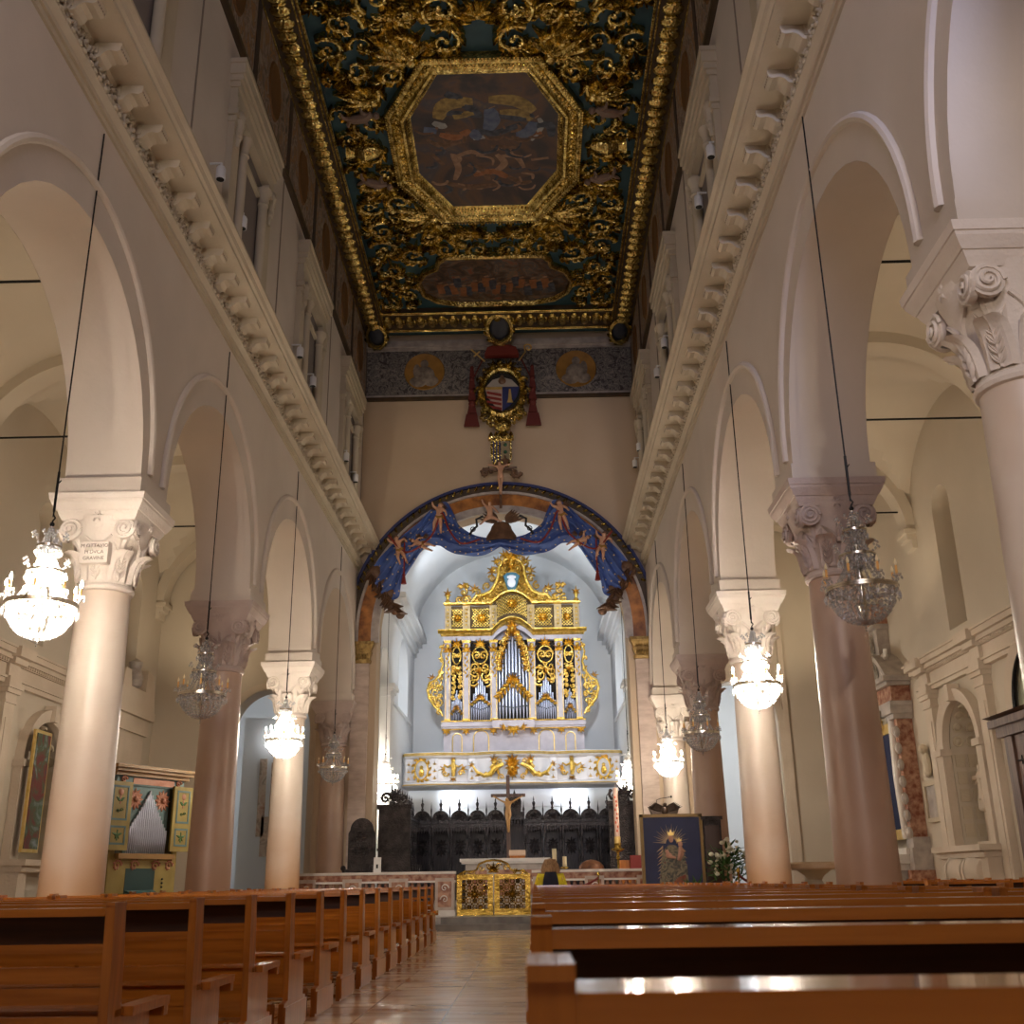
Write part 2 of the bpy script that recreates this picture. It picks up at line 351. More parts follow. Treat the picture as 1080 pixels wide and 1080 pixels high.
# skinned figures: joints and radii -> one smooth continuous body
def skin_body(name, joints, edges, mt, parent=None, T=None, levels=2, world=False):
    me = bpy.data.meshes.new(name); vs = [Vector(j[:3]) for j in joints]
    if T is not None: vs = [T @ v for v in vs]
    me.from_pydata([tuple(v) for v in vs], edges, []); o = bpy.data.objects.new(name, me); C.objects.link(o)
    sk = o.modifiers.new('s', 'SKIN'); sk.use_smooth_shade = True
    sd = o.modifiers.new('d', 'SUBSURF'); sd.levels = levels
    for i, j in enumerate(joints):
        r = j[3]; me.skin_vertices[0].data[i].radius = (r, j[4] if len(j) > 4 else r)
    me.skin_vertices[0].data[0].use_root = True
    bpy.context.view_layer.update()
    dg = bpy.context.evaluated_depsgraph_get(); ev = o.evaluated_get(dg)
    m2 = bpy.data.meshes.new_from_object(ev); m2.name = name; m2.materials.clear(); m2.materials.append(mt)
    if world and parent is not None: m2.transform(Matrix.Translation(-parent.location))
    m2.shade_smooth()
    o2 = bpy.data.objects.new(name, m2); C.objects.link(o2)
    bpy.data.objects.remove(o); bpy.data.meshes.remove(me)
    if parent is not None: o2.parent = parent
    return o2
HUM = ['pelvis', 'waist', 'chest', 'neck', 'head', 'top', 'shL', 'elL', 'haL', 'shR', 'elR', 'haR', 'hiL', 'knL', 'anL', 'foL', 'hiR', 'knR', 'anR', 'foR']
HE = [(0, 1), (1, 2), (2, 3), (3, 4), (4, 5), (2, 6), (6, 7), (7, 8), (2, 9), (9, 10), (10, 11), (0, 12), (12, 13), (13, 14), (14, 15), (0, 16), (16, 17), (17, 18), (18, 19)]
def human(name, pose, s, mt, parent=None, T=None, chub=1., world=False):
    base = dict(pelvis=(0, 0, 0, .085), waist=(0, 0, .13, .078), chest=(0, 0, .30, .092), neck=(0, 0, .42, .035), head=(0, -.01, .50, .062), top=(0, -.01, .58, .048),
                shL=(-.12, 0, .36, .045), elL=(-.20, 0, .14, .034), haL=(-.22, -.02, -.06, .024), shR=(.12, 0, .36, .045), elR=(.20, 0, .14, .034), haR=(.22, -.02, -.06, .024),
                hiL=(-.075, 0, -.08, .072), knL=(-.08, 0, -.40, .048), anL=(-.08, .01, -.74, .030), foL=(-.08, -.09, -.79, .026),
                hiR=(.075, 0, -.08, .072), knR=(.08, 0, -.40, .048), anR=(.08, .01, -.74, .030), foR=(.08, -.09, -.79, .026))
    base.update({k: (*v, base[k][3]) if len(v) == 3 else v for k, v in pose.items()})
    J = [(base[n][0]*s, base[n][1]*s, base[n][2]*s, base[n][3]*s*chub) for n in HUM]
    return skin_body(name, J, HE, mt, parent, T, 2, world)

# ------------------------------------------------------------------ setting: floor, walls
KS = [6.565+4.76*k for k in range(-2, 5)]
XF, XB = 3.58, 4.42; AW = 8.5; YE = 25.6; YS = -4.0
b = MB(); b.box(-AW, AW, YS, 22.65, -.2, 0); struct(b.build('floor', floorm))
b = MB(); b.box(-4.45, 4.45, 22.65, 24.0, -.2, .24); b.box(-4.45, 4.45, 24.0, 26.35, -.2, .42); b.box(-3.0, 3.2, 26.35, 34.0, -.2, .42)
b.box(-AW, -4.45, 22.65, 33, -.2, 0); b.box(4.45, AW, 22.65, 33, -.2, 0); struct(b.build('floor_presbytery', marble_grey))
b = MB(); b.box(-1.35, .95, 22.32, 22.65, 0, .12); b.box(-1.2, .8, 22.55, 22.75, .0, .245)
tag(b.build('altar_step', mat('dark_step_marble', (.13, .115, .105), .35, c2=(.22, .20, .18), scale=4, coords='World')), 'grey marble steps at the foot of the gilded gate', 'steps')

def arc(yc, zc, r, n=20, a0=pi, a1=0): return [(yc+r*cos(a0+(a1-a0)*i/n), zc+r*sin(a0+(a1-a0)*i/n)) for i in range(n+1)]
ARC_R, ARC_Z, PIER = 1.95, 5.20, .43
def arcade(sx):
    b = MB(); x0, x1 = sx*XF, sx*XB; zt = 15.2
    for x in (x0, x1):
        for i in range(len(KS)-1):
            ya, yb = KS[i]+PIER, KS[i+1]-PIER; yc = (ya+yb)/2
            pts = [(ya, 4.98)] + arc(yc, ARC_Z, ARC_R) + [(yb, 4.98)]
            b.strip([(x, y, z) for y, z in pts], [(x, y, zt) for y, z in pts])
            b.add([(x, KS[i]-PIER, 4.98), (x, KS[i]+PIER, 4.98), (x, KS[i]+PIER, zt), (x, KS[i]-PIER, zt)], [(0, 1, 2, 3)])
        b.add([(x, KS[-1]-PIER, 4.98), (x, YE+.7, 4.98), (x, YE+.7, zt), (x, KS[-1]-PIER, zt)], [(0, 1, 2, 3)])
        b.add([(x, YS, 4.98), (x, KS[0]-PIER, 4.98), (x, KS[0]-PIER, zt), (x, YS, zt)], [(0, 1, 2, 3)])
    for i in range(len(KS)-1):
        ya, yb = KS[i]+PIER, KS[i+1]-PIER; yc = (ya+yb)/2
        pts = [(ya, 4.98)] + arc(yc, ARC_Z, ARC_R, 32) + [(yb, 4.98)]
        b.strip([(x0, y, z) for y, z in pts], [(x1, y, z) for y, z in pts])
    for y in KS:
        b.add([(x0, y-PIER, 4.98), (x1, y-PIER, 4.98), (x1, y+PIER, 4.98), (x0, y+PIER, 4.98)], [(0, 1, 2, 3)])
        xa, xb = sorted((x0-sx*.035, x1+sx*.035)); b.box(xa, xb, y-PIER-.06, y+PIER+.06, 4.99, 5.16)
    o = b.build('wall_left' if sx < 0 else 'wall_right', plaster); struct(o)
    for i in range(len(KS)-1):           # raised archivolt rolls
        yc = (KS[i]+KS[i+1])/2; t = MB()
        pts = [(yc-2.17, 5.28)] + arc(yc, ARC_Z+.17, 2.17, 32) + [(yc+2.17, 5.28)]
        t.tube([(sx*(XF-.005), y, z) for y, z in pts], .048, 8, flat=1)
        q = t.build('archivolt', plaster, o); 
    return o
wl, wr = arcade(-1), arcade(1)
# upper clerestory skin and thin grooves at the pier axes
for sx, nm in ((-1, 'trim_1'), (1, 'trim_2')):
    b = MB(); 
    for y in KS:
        xa, xb = sorted((sx*(XF-.0), sx*(XF-.012))); b.box(xa, xb, y-.02, y+.02, 9.0, 12.92)
    struct(b.build(nm, wallcrack))

# cornice with carved frieze band and modillions
def cornice(sx, nm):
    prof = [(3.62, 8.25), (3.55, 8.25), (3.55, 8.31), (3.52, 8.31), (3.52, 8.37), (3.49, 8.40), (3.47, 8.43), (3.48, 8.50), (3.53, 8.505), (3.53, 8.73), (3.52, 8.74), (3.50, 8.78), (3.47, 8.79), (3.13, 8.79), (3.13, 8.84), (3.10, 8.86), (3.08, 8.92), (3.04, 8.96), (3.04, 9.0), (3.62, 9.04)]
    b = MB(); A = [(sx*x, YS, z) for x, z in prof]; B = [(sx*x, YE-.02, z) for x, z in prof]
    b.strip(A, B); o = struct(b.build(nm, cream, angle=20))
    g_ = MB(); g_.box(*sorted((sx*3.525, sx*3.54)), YS, YE-.03, 8.51, 8.73); g_.build('frieze_ground', mat('undercut_shade_stone', (.26, .20, .14), .9, c2=(.40, .32, .24), scale=6), o)  # brown ground colour stands in for the undercut shade behind the foliage
    f = MB(); T = frame((sx*3.53, 0, 8.615), (0, 1, 0), (0, 0, 1), (-sx, 0, 0)); y = 5.2; k = 0
    while y < 25.3:
        d = 1 if k % 2 else -1
        scroll(f, T, y, 0, .10, rnd.random()*6, d, 1.1, .02, .055, True, 1.0); y += .185; k += 1
    o2 = f.build('foliage_frieze', cream, o)
    e = MB(); y = 5.3
    while y < 25.3:
        e.ball((sx*3.468, y, 8.465), .022, 6, 4, sc=(1, 1.8, 1)); y += .105 if (int(y*10) % 3) else .16
    e.build('bead_band', cream, o)
    y = 6.035
    while y < 25.4:
        q = MB()
        side = [(0, 0), (.26, 0), (.27, -.03), (.255, -.10), (.22, -.115), (.15, -.10), (.10, -.12), (.06, -.17), (.0, -.19)]
        poly = [(sx*(3.50-a), 8.80+c) for a, c in side]
        q.use(cream); q.prism(poly, y-.10, y+.10, 'y')
        q.box(*sorted((sx*3.515, sx*3.46)), y-.115, y+.115, 8.66, 8.80)
        q.use(wallcrack)
        for a in range(2):
            for c in range(5): q.box(*sorted((sx*(3.237-.001), sx*3.26)), y-.083+.038*c, y-.065+.038*c, 8.715+.03*a, 8.728+.03*a)
        q.build('modillion', None, o, smooth=False); y += .605
    return o
cornice(-1, 'trim_3'); cornice(1, 'trim_4')

# ------------------------------------------------------------------ front wall with the triumphal arch
def front_wall():
    b = MB(); r, zc = 3.06, 6.72; n = 40
    pts = [(-3.06, 0)] + arc(0, zc, r, n) + [(3.06, 0)]
    for y in (YE, YE+.7):
        b.strip([(x, y, z) for x, z in pts], [(x, y, 15.2) for x, z in pts])
        for sx in (-1, 1): b.add([(sx*3.06, y, 0), (sx*4.45, y, 0), (sx*4.45, y, 15.2), (sx*3.06, y, 15.2)], [(0, 1, 2, 3)])
    b.strip([(x, YE, z) for x, z in pts], [(x, YE+.7, z) for x, z in pts])
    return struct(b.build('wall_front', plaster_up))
front_wall()
def ring(b, r0, r1, y0, y1, zc=6.72, z0=6.44, n=48, x=0):
    def P_(r): return [(x-r, z0)] + arc(x, zc, r, n) + [(x+r, z0)]
    a, c = P_(r0), P_(r1)
    b.strip([(p, y0, z) for p, z in a], [(p, y0, z) for p, z in c]); b.strip([(p, y0, z) for p, z in c], [(p, y1, z) for p, z in c]); b.strip([(p, y1, z) for p, z in a], [(p, y0, z) for p, z in a])
arch = struct(bpy.data.objects.new('trim_12', None)); C.objects.link(arch); arch.location = (0, YE, 0)
b = MB(); ring(b, 3.05, 3.2, YE-.10, YE+.0); ring(b, 3.0, 3.07, YE-.13, YE-.0); b.build('inner_moulding', marble_grey, arch, True)
b = MB(); ring(b, 3.2, 3.54, YE-.06, YE-.0); b.build('amber_marble_band', marble_amber, arch, True)
b = MB(); ring(b, 3.51, 3.575, YE-.12, YE-.0); b.build('stone_fillet', marble_grey, arch, True)
def inside(px): return abs(px) < 3.6
b = MB(); b.use(board); ring(b, 3.575, 3.74, YE-.08, YE-.0); b.use(gold_dark)
for i in range(1, 60):
    a = radians(3*i)
    if abs(3.66*cos(a)) < 3.5:
        T = frame((3.66*cos(a), YE-.08, 6.72+3.66*sin(a)), (sin(a), 0, -cos(a)), (cos(a), 0, sin(a)), (0, -1, 0))
        blade(b, T, -.08, 0, .5, .17, .08, .04, .8)
b.build('gilded_leaf_band', None, arch, True)
b = MB(); ring(b, 3.76, 3.83, YE-.12, YE-.0); b.build('blue_outer_band', bluepaint, arch, True)
for sx in (-1, 1):
    b = MB(); xa, xb = sorted((sx*3.22, sx*3.62)); b.box(xa, xb, YE-.10, YE, 0, 5.93)
    for k in range(14): b.box(xa-.004, xb+.004, YE-.106, YE-.02, .42*k+.39, .42*k+.402)
    b.use(pierstone); b.build('arch_pillar', pierstone, arch, True)
    b = MB(); 
    for (z0, z1, e0, e1) in ((5.93, 6.0, .03, .05), (6.0, 6.16, .0, .05), (6.16, 6.22, .06, .06), (6.22, 6.38, .04, .11), (6.38, 6.45, .12, .12)):
        b.frustum(xa-e0, xb+e0, YE-.12-e0, YE, z0, xa-e1, xb+e1, YE-.12-e1, YE, z1)
    for k in range(6):
        xx = xa+.04+(xb-xa-.08)*k/5
        for zz in (6.02, 6.22): blade(b, frame((xx, YE-.15, zz), (1, 0, 0), (0, 0, 1), (0, -1, 0)), 0, 0, pi/2, .15, .09, .05)
    b.build('gilded_capital', old_gilt, arch, True)
# side responds, frescoed friezes
def frieze(nm, P0, ux, length, medallions):
    b = MB(); T = frame(P0, ux, (0, 0, 1), Vector(ux).cross(Vector((0, 0, 1))))
    return b, T
b = MB(); b.use(fresco_front); b.box(-XF, XF, YE-.05, YE, 12.93, 14.62)
b.use(board); 
for (z0, z1, d) in ((12.90, 12.99, .12), (12.99, 13.06, .08), (14.36, 14.45, .09), (14.45, 14.62, .15)): b.use(marble_grey if d != .12 else board); b.box(-XF, XF, YE-d, YE-.04, z0, z1)
ff = struct(b.build('trim_5', None))
for sx in (-1, 1):
    cx = -1.98 if sx < 0 else 2.05
    q = MB(); T = frame((cx, YE-.06, 13.74), (1, 0, 0), (0, 0, 1), (0, -1, 0))
    ochre = mat('ochre_medallion_ground', (.34, .17, .03), .6, c2=(.24, .12, .02), scale=4); grisa = mat('grisaille_figure', (.30, .25, .20), .7, c2=(.14, .11, .09), scale=7)
    q.use(ochre); q.lathe([(.001, .02), (.49, .02), (.52, .035), (.54, .0)], 32, T, caps=False)
    q.use(grisa)
    for (x, y, r, sxx, syy) in ((0, .22, .11, 1, 1.15), (0, -.12, .28, 1.0, 1.0), (-.16, -.3, .2, 1.2, .8), (.18, -.28, .2, 1, .8), (.2*sx, 0, .1, 1, 2.2)): q.ball((x, y, .02), r, 12, 8, (sxx, syy, .12), T)
    q.build('saint_medallion', None, ff)
for sx, nm in ((-1, 'left'), (1, 'right')):
    b = MB(); xa, xb = sorted((sx*XF, sx*(XF-.05))); b.use(fresco)
    b.box(xa, xb, YS, YE-.05, 12.93, 14.62); b.use(board)
    xa, xb = sorted((sx*XF, sx*(XF-.09))); b.box(xa, xb, YS, YE-.05, 12.88, 12.97)
    b.use(mat('red_brown_border', (.05, .035, .028), .7)); 
    for y in [KS[0]+4.76/2*k for k in range(14)]: 
        xa, xb = sorted((sx*XF, sx*(XF-.065))); b.box(xa, xb, y-.10, y+.10, 12.97, 14.6)
    b.use(mat('ochre_patch', (.15, .07, .018), .7)); 
    for k in range(14):
        y = KS[0]+4.76/2*(k+.5); T = frame((sx*(XF-.05), y, 13.8), (0, 1, 0), (0, 0, 1), (-sx, 0, 0))
        b.lathe([(.001, .015), (.33, .015), (.36, .03), (.39, .0)], 20, T @ Matrix.Diagonal((1, 1.45, 1, 1)), caps=False)
    struct(b.build('trim_6' if sx < 0 else 'trim_7', None))

# ------------------------------------------------------------------ carved gilded ceiling
b = MB(); b.box(-4.45, 4.45, YS, YE+.7, 15.0, 15.2); struct(b.build('ceiling', plaster_up))
cz = 14.86
ceil = thing('carved_ceiling', 'gilded carved wooden ceiling with acanthus scrolls on a dark teal ground', 'ceiling', (0, 17.7, 14.62))
b = MB(); b.box(-3.6, 3.6, 4.0, YE-.02, cz, cz+.08); b.build('teal_board', teal, ceil, True)
TC = lambda: Matrix(((1, 0, 0, 0), (0, 1, 0, 17.7-17.7), (0, 0, -1, cz-14.62), (0, 0, 0, 1))) @ TR((0, -17.7, 0))   # (x, y, out) -> local of ceil
def octo(s, cyy=17.72, hx=1.9, hy=2.5, c=.62):  # outline scaled inwards by s (metres)
    hx -= s; hy -= s; cx_ = hx-.95+s*.41; cy_ = hy-.92+s*.41
    cx_ = hx*.56; cy_ = hy*.42
    return [(hx, cyy-cy_), (hx, cyy+cy_), (cx_, cyy+hy), (-cx_, cyy+hy), (-hx, cyy+cy_), (-hx, cyy-cy_), (-cx_, cyy-hy), (cx_, cyy-hy)]
def inoct(x, y, s=0):
    P_ = octo(-s); c = True
    for i in range(8):
        a, d = P_[i], P_[(i+1) % 8]
        if (d[0]-a[0])*(y-a[1])-(d[1]-a[1])*(x-a[0]) < 0: return False
    return True
def lun(s):  # outline of the second panel, wide at the far side with rounded shoulders
    P_ = [(-1.2+s, 21.62+s), (1.2-s, 21.62+s)]
    P_ += [(1.35-s*.8, 21.8+s), (1.42-s, 22.1+s*.5), (1.75-s, 22.35+s*.4), (1.92-s, 22.8), (1.86-s, 23.35-s*.5), (1.5-s*.5, 23.72-s), (.9, 23.9-s)]
    P_ += [(-x, y) for x, y in P_[::-1][:7]]
    return P_
def offset_frame(mb, rings, T):     # rings: list of (outline fn arg, out)
    rows = [[(x, y, o) for x, y in fn] for fn, o in rings]
    mb.grid(rows, T, wrap=True)
scr = []; tries = 0; R2 = random.Random(11)
def free(x, y, r):
    if x-r < .03 and x > 0.08: return False
    if x+r*.8 > 2.95 or y-r*.8 < 12.4 or y+r*.8 > 24.05: return False
    if inoct(x, y, .06+r*.42): return False
    if 21.55-r*.4 < y < 24.1 and x < (1.5 if y < 22.1 else 1.95)+r*.45 and y < 23.95+r*.6: return False
    return all((x-a)**2+(y-c)**2 > (.80*(r+q))**2 for a, c, q in scr)
for r in (.42, .34, .27, .2):
    for _ in range(5000):
        x, y = R2.uniform(.1, 2.9), R2.uniform(12.4, 24.0)
        if free(x, y, r): scr.append((x, y, r))
for (x, y, r) in scr:
    a = R2.random()*6.28; d = R2.choice((-1, 1)); h = .09*r/.3
    for sx in (1, -1):
        q = MB(); T = TC() @ Matrix.Diagonal((sx, 1, 1, 1))
        scroll(q, T, x, y, r*.86, a, d, 1.25, r*.12, .12, True, 2.0); palmette(q, T, x+r*.4*cos(a+2), y+r*.4*sin(a+2), a+2, r*1.05, 5, .9, .16, .2)
        scr_o = q.build('acanthus_scroll', gold_dark, ceil)
nsc = 2*len(scr)
q = MB()       # big leaf fans at the octagon's corners and between the panels
for sx in (1, -1):
    T = TC() @ Matrix.Diagonal((sx, 1, 1, 1))
    for (x, y, a, L) in ((1.25, 20.1, .75, 1.0), (1.25, 15.35, -.75, 1.0), (2.05, 19.0, .35, .75), (2.05, 16.4, -.35, .75)): palmette(q, T, x, y, a, L, 9, 1.1, .14, .22)
q.build('corner_leaf_fan', gold_dark, ceil)
q = MB(); T = TC()
for i in range(-3, 4):
    palmette(q, T, i*.42, 20.85, pi/2 if i % 2 == 0 else -pi/2, .36, 7, 1.2, .12, .3)
for i in range(-3, 4): palmette(q, T, i*.5, 14.35, -pi/2 if i % 2 == 0 else pi/2, .5, 7, 1.2, .12, .3)
q.build('central_leaf_band', gold_dark, ceil)
for sx in (1, -1):                     # pale ledge figures flanking the octagon
    for (x, y, s) in ((2.38, 16.75, 1), (2.38, 18.75, -1)):
        T = TC() @ Matrix.Diagonal((sx, 1, 1, 1)) @ TR((x, y, .08)) @ RZ(s*.3)
        q = MB(); q.tube([(-.26, 0, .02), (-.1, .03, .05), (.12, .0, .05), (.25, -.03, .03)], [.05, .10, .085, .05], 8, T)
        q.ball((-.33, .03, .06), .07, 8, 6, T=T)
        for (ax, ay, bx, by) in ((.2, 0, .32, .18), (.22, -.03, .3, -.2), (-.12, .05, -.05, .25), (-.15, -.05, -.12, -.22)): q.tube([(ax, ay, .04), ((ax+bx)/2+.03, (ay+by)/2, .06), (bx, by, .03)], [.045, .035, .02], 6, T)
        q.build('carved_figure', mat('faded_flesh_paint', (.20, .13, .09), .6), ceil)
    T = TC() @ Matrix.Diagonal((sx, 1, 1, 1)) @ TR((2.42, 17.75, .0))
    q = MB(); q.tube([(-.35, 0, .08), (-.2, 0, .1), (0, 0, .12), (.2, 0, .1), (.35, 0, .08)], [.06, .15, .19, .12, .2], 10, T)
    for k in range(-3, 4): blade(q, T, k*.1, 0, pi/2, .26, .1, .16); blade(q, T, k*.1, 0, -pi/2, .26, .1, .16)
    q.build('carved_vase', gold_dark, ceil)
# beams round the panel: channel with repeated gilded cups
def beam(p0, p1, wdt, label_n):
    b = MB(); p0 = Vector(p0); p1 = Vector(p1); u = (p1-p0); L = u.length; u.normalize(); n = Vector((-u.y, u.x, 0))
    T = Matrix(((u.x, n.x, 0, p0.x), (u.y, n.y, 0, p0.y-17.7), (0, 0, -1, cz-14.62), (0, 0, 0, 1)))
    h = wdt/2; b.use(board); b.box(0, L, -h, h, 0, .14, T)
    b.use(gold_dark)
    for s, rr in ((-h, .028), (-h+.07, .018), (h, .022), (h-.06, .014)): b.tube([(0, s, .15), (L, s, .15)], rr, 6, T)
    k = 0; x = .15
    while x < L-.1:
        b.ball((x, 0, .14), .12, 10, 6, (1.0, h/.12*.62, .75), T); b.ball((x+.13, 0, .15), .05, 6, 4, (.8, 3.0, .9), T)
        for s in (-1, 1):
            blade(b, T, x-.1, 0, s*1.0, h*.95, .13, .12, s*.9); blade(b, T, x+.12, s*h*.15, s*1.9, h*.8, .10, .10, -s*.9)
        x += .285; k += 1
    return b.build('gilded_beam', None, ceil)
beam((-3.29, 4.2, 0), (-3.29, 25.2, 0), .62, 0); beam((3.29, 25.2, 0), (3.29, 4.2, 0), .62, 1)
bb = beam((-3.0, 24.62, 0), (3.0, 24.62, 0), .95, 2)
beam((-3.0, 12.9, 0), (3.0, 12.9, 0), .35, 2)
# octagonal painting
op = thing('octagonal_painting', 'large eight-sided ceiling painting of winged figures above fallen bodies in a gilded frame', 'painting', (0, 17.72, 14.60))
def inL(P_, zo): return [(x, y-17.72, zo) for x, y in P_]
TO = Matrix.Diagonal((1, 1, -1, 1)) @ TR((0, 0, -(cz-14.60)))
q = MB(); rows = [[(x, y-17.72, o) for x, y in octo(s_)] for s_, o in ((0, 0), (0, .16), (.05, .2), (.10, .2), (.13, .14), (.2, .11), (.27, .13), (.3, .19), (.35, .19), (.4, .12), (.45, .06), (.48, .05))]
q.grid(rows, TO, wrap=True)
P_ = octo(.2)
for i in range(8):
    a = Vector((*P_[i], 0)); c = Vector((*P_[(i+1) % 8], 0)); L = (c-a).length; n = int(L/.13)
    for k in range(n+1):
        p = a.lerp(c, k/n); q.ball((p.x, p.y-17.72, .12), .05, 6, 4, (1, 1, .9), TO)
for s_, rr in ((.02, .03), (.42, .02)):
    P_ = octo(s_)
    for i in range(8):
        a = Vector((*P_[i], 0)); c = Vector((*P_[(i+1) % 8], 0)); n = int((c-a).length/.07)
        for k in range(n): p = a.lerp(c, k/n); q.ball((p.x, p.y-17.72, .18 if s_ < .1 else .10), rr, 5, 4, (1, 1, 1), TO)
q.build('gilded_frame', gold_dark, op, angle=50)
skyp = painting('painted_storm_sky', [(.28, (.012, .010, .014)), (.42, (.035, .024, .026)), (.52, (.10, .05, .025)), (.6, (.045, .04, .05)), (.72, (.18, .11, .04))], .9, 1.2, 5)
nt = skyp.node_tree   # warm glow band painted in the upper half only
q = MB(); q.use(skyp); q.add([(x, y-17.72, .045) for x, y in octo(.47)], [tuple(range(8))], TO); q.build('canvas', None, op)
def cr(P_, t):      # catmull-rom through the outline
    n = len(P_)-1; i = min(int(t*n), n-1); u = t*n-i; g = lambda k: P_[max(0, min(n, k))]
    return tuple(.5*((2*g(i)[j])+(-g(i-1)[j]+g(i+1)[j])*u+(2*g(i-1)[j]-5*g(i)[j]+4*g(i+1)[j]-g(i+2)[j])*u*u+(-g(i-1)[j]+3*g(i)[j]-3*g(i+1)[j]+g(i+2)[j])*u**3) for j in (0, 1))
def paintfig(parent, T, figs):       # figures painted on the canvas: thin raised brushwork
    for (nm, m_, strokes) in figs:
        q = MB()
        for pts, wd in strokes:
            if len(pts) > 2: pts = [cr(pts, k/10) for k in range(11)]
            rr = [wd*(.5+.5*sin(pi*(i+.6)/(len(pts)+.2))) for i in range(len(pts))]
            q.tube([(x, y, .0) for x, y in pts], rr, 8, T, flat=.08, up=(0, 0, 1))
        q.build(nm, m_, parent)
pc = lambda n_, a, c: mat(n_, a, .6, c2=c, scale=9)
TP = TO @ TR((0, 0, .05))
yel = pc('painted_yellow_cloud', (.14, .09, .025), (.32, .22, .06)); dk = pc('painted_dark_wing', (.012, .016, .03), (.06, .07, .09)); blu = pc('painted_blue_robe', (.05, .07, .14), (.10, .13, .19))
ora = pc('painted_orange_cloak', (.20, .07, .02), (.28, .11, .04)); fle = pc('painted_flesh_tone', (.20, .11, .06), (.30, .18, .11)); whi = pc('painted_pale_cloth', (.22, .22, .22), (.32, .32, .30)); umb = pc('painted_umber_body', (.09, .045, .02), (.17, .09, .05))
paintfig(op, TP, [
    ('painted_glow', yel, [([(-.9, -.8), (-.7, -1.2), (-.2, -1.25)], .17), ([(.1, -1.3), (.6, -1.25), (.95, -.95)], .15), ([(.3, -.95), (.7, -.9), (.9, -.7)], .10), ([(-.6, -.85), (-.2, -.95)], .10)]),
    ('painted_wing', dk, [([(-.1, -.9), (-.45, -1.3), (-.7, -1.5)], .12), ([(-.05, -.85), (-.6, -.95), (-.95, -1.0)], .08), ([(.25, -.85), (.7, -.75), (.95, -.85)], .08), ([(.9, -.5), (1.25, -.55), (1.3, -.2)], .1), ([(-.2, -.45), (.2, -.35), (.7, -.6)], .09)]),
    ('painted_robe', blu, [([(.1, -1.05), (.15, -.75), (.05, -.45)], .16), ([(-.15, -.45), (-.2, -.3), (-.1, -.2)], .12), ([(.95, -.65), (.85, -.35), (.6, -.3)], .14), ([(-1.2, -.5), (-.95, -.45)], .1)]),
    ('painted_cloak', ora, [([(-.9, -.35), (-.6, -.25), (-.3, -.45)], .1), ([(-.3, .95), (.1, .85), (.4, 1.05)], .1), ([(.85, -.25), (1.1, -.35)], .07)]),
    ('painted_figure', whi, [([(-1.0, -.7), (-.85, -.6), (-.75, -.62)], .09), ([(1.05, -.75), (1.1, -.5), (.9, -.1)], .06), ([(-.25, -.2), (.0, -.25)], .06)]),
    ('painted_angel_body', fle, [([(.15, -1.1), (.16, -1.08)], .08), ([(1.0, -.8), (1.02, -.78)], .06), ([(-.7, .3), (-.6, .7), (-.7, 1.1)], .07), ([(-.65, .35), (-.3, .2), (-.1, .35)], .06), ([(.2, .3), (.35, .6), (.1, .9)], .08), ([(.3, .35), (.6, .4), (.75, .75)], .06), ([(.9, .5), (1.25, .45)], .04), ([(-.1, .3), (.3, .1)], .04)]),
    ('painted_fallen_body', umb, [([(-.9, 1.2), (-.4, 1.35), (.2, 1.3)], .09), ([(-.4, .6), (-.1, .8), (.0, 1.15)], .08), ([(.4, 1.0), (.7, 1.25), (.9, 1.2)], .07), ([(-1.1, .25), (-.9, .6)], .05), ([(.1, .05), (.6, .1)], .05), ([(-.5, -.1), (-.9, .0), (-1.15, -.2)], .06)])])
R8 = random.Random(21); bod = {0: [], 1: [], 2: []}
for i in range(34):
    x = R8.uniform(-1.1, 1.1); y = R8.uniform(.1, 1.45) if i % 3 else R8.uniform(-.5, .0); a = R8.uniform(0, 3.14); l = R8.uniform(.10, .2)
    bod[i % 3].append(([(x-l*cos(a), y-l*sin(a)), (x+.04, y+.02), (x+l*cos(a+.5), y+l*sin(a+.5)), (x+l*1.7*cos(a+1.0), y+l*1.7*sin(a+1.0))], R8.uniform(.025, .05)))
paintfig(op, TP @ TR((0, 0, .003)), [('painted_limb', umb, bod[0]), ('painted_arm', fle, bod[1]), ('painted_shadow', dk, bod[2])])
lp = thing('shaped_painting', 'smaller crowded figure painting in a scalloped gold frame nearer the front wall', 'painting', (0, 22.8, 14.60))
TL = TO
q = MB(); rows = [[(x, y-22.8, o) for x, y in lun(s_)] for s_, o in ((0, 0), (0, .12), (.04, .17), (.09, .16), (.12, .07))]
q.grid(rows, TL, wrap=True); q.build('gilded_frame', gold_dark, lp, angle=50)
crowd = painting('painted_crowd', [(.3, (.012, .009, .008)), (.44, (.05, .028, .015)), (.5, (.11, .05, .02)), (.55, (.05, .05, .055)), (.62, (.15, .10, .06)), (.7, (.20, .05, .02))], 3.0, 1.5, 5)
q = MB(); L_ = lun(.1); q.add([(x, y-22.8, .06) for x, y in L_], [tuple(range(len(L_)))], TL); q.build('canvas', crowd, lp)
strokes = {0: [], 1: [], 2: []}
R3 = random.Random(5)
for i in range(20):
    x = -1.35+2.7*i/19; y = .25+.45*R3.random(); strokes[0].append(([(x, y), (x+.02, y+.05)], .07)); strokes[1+i % 2].append(([(x, y+.1), (x+.06*R3.uniform(-1, 1), y+.5)], .11))
strokes = {k: [([(a, c-.95+.2) for a, c in p], wd) for p, wd in v] for k, v in strokes.items()}
paintfig(lp, TL @ TR((0, .25, .07)), [('painted_face', fle, strokes[0]), ('painted_cloak', ora, strokes[1]), ('painted_robe', dk, strokes[2])])
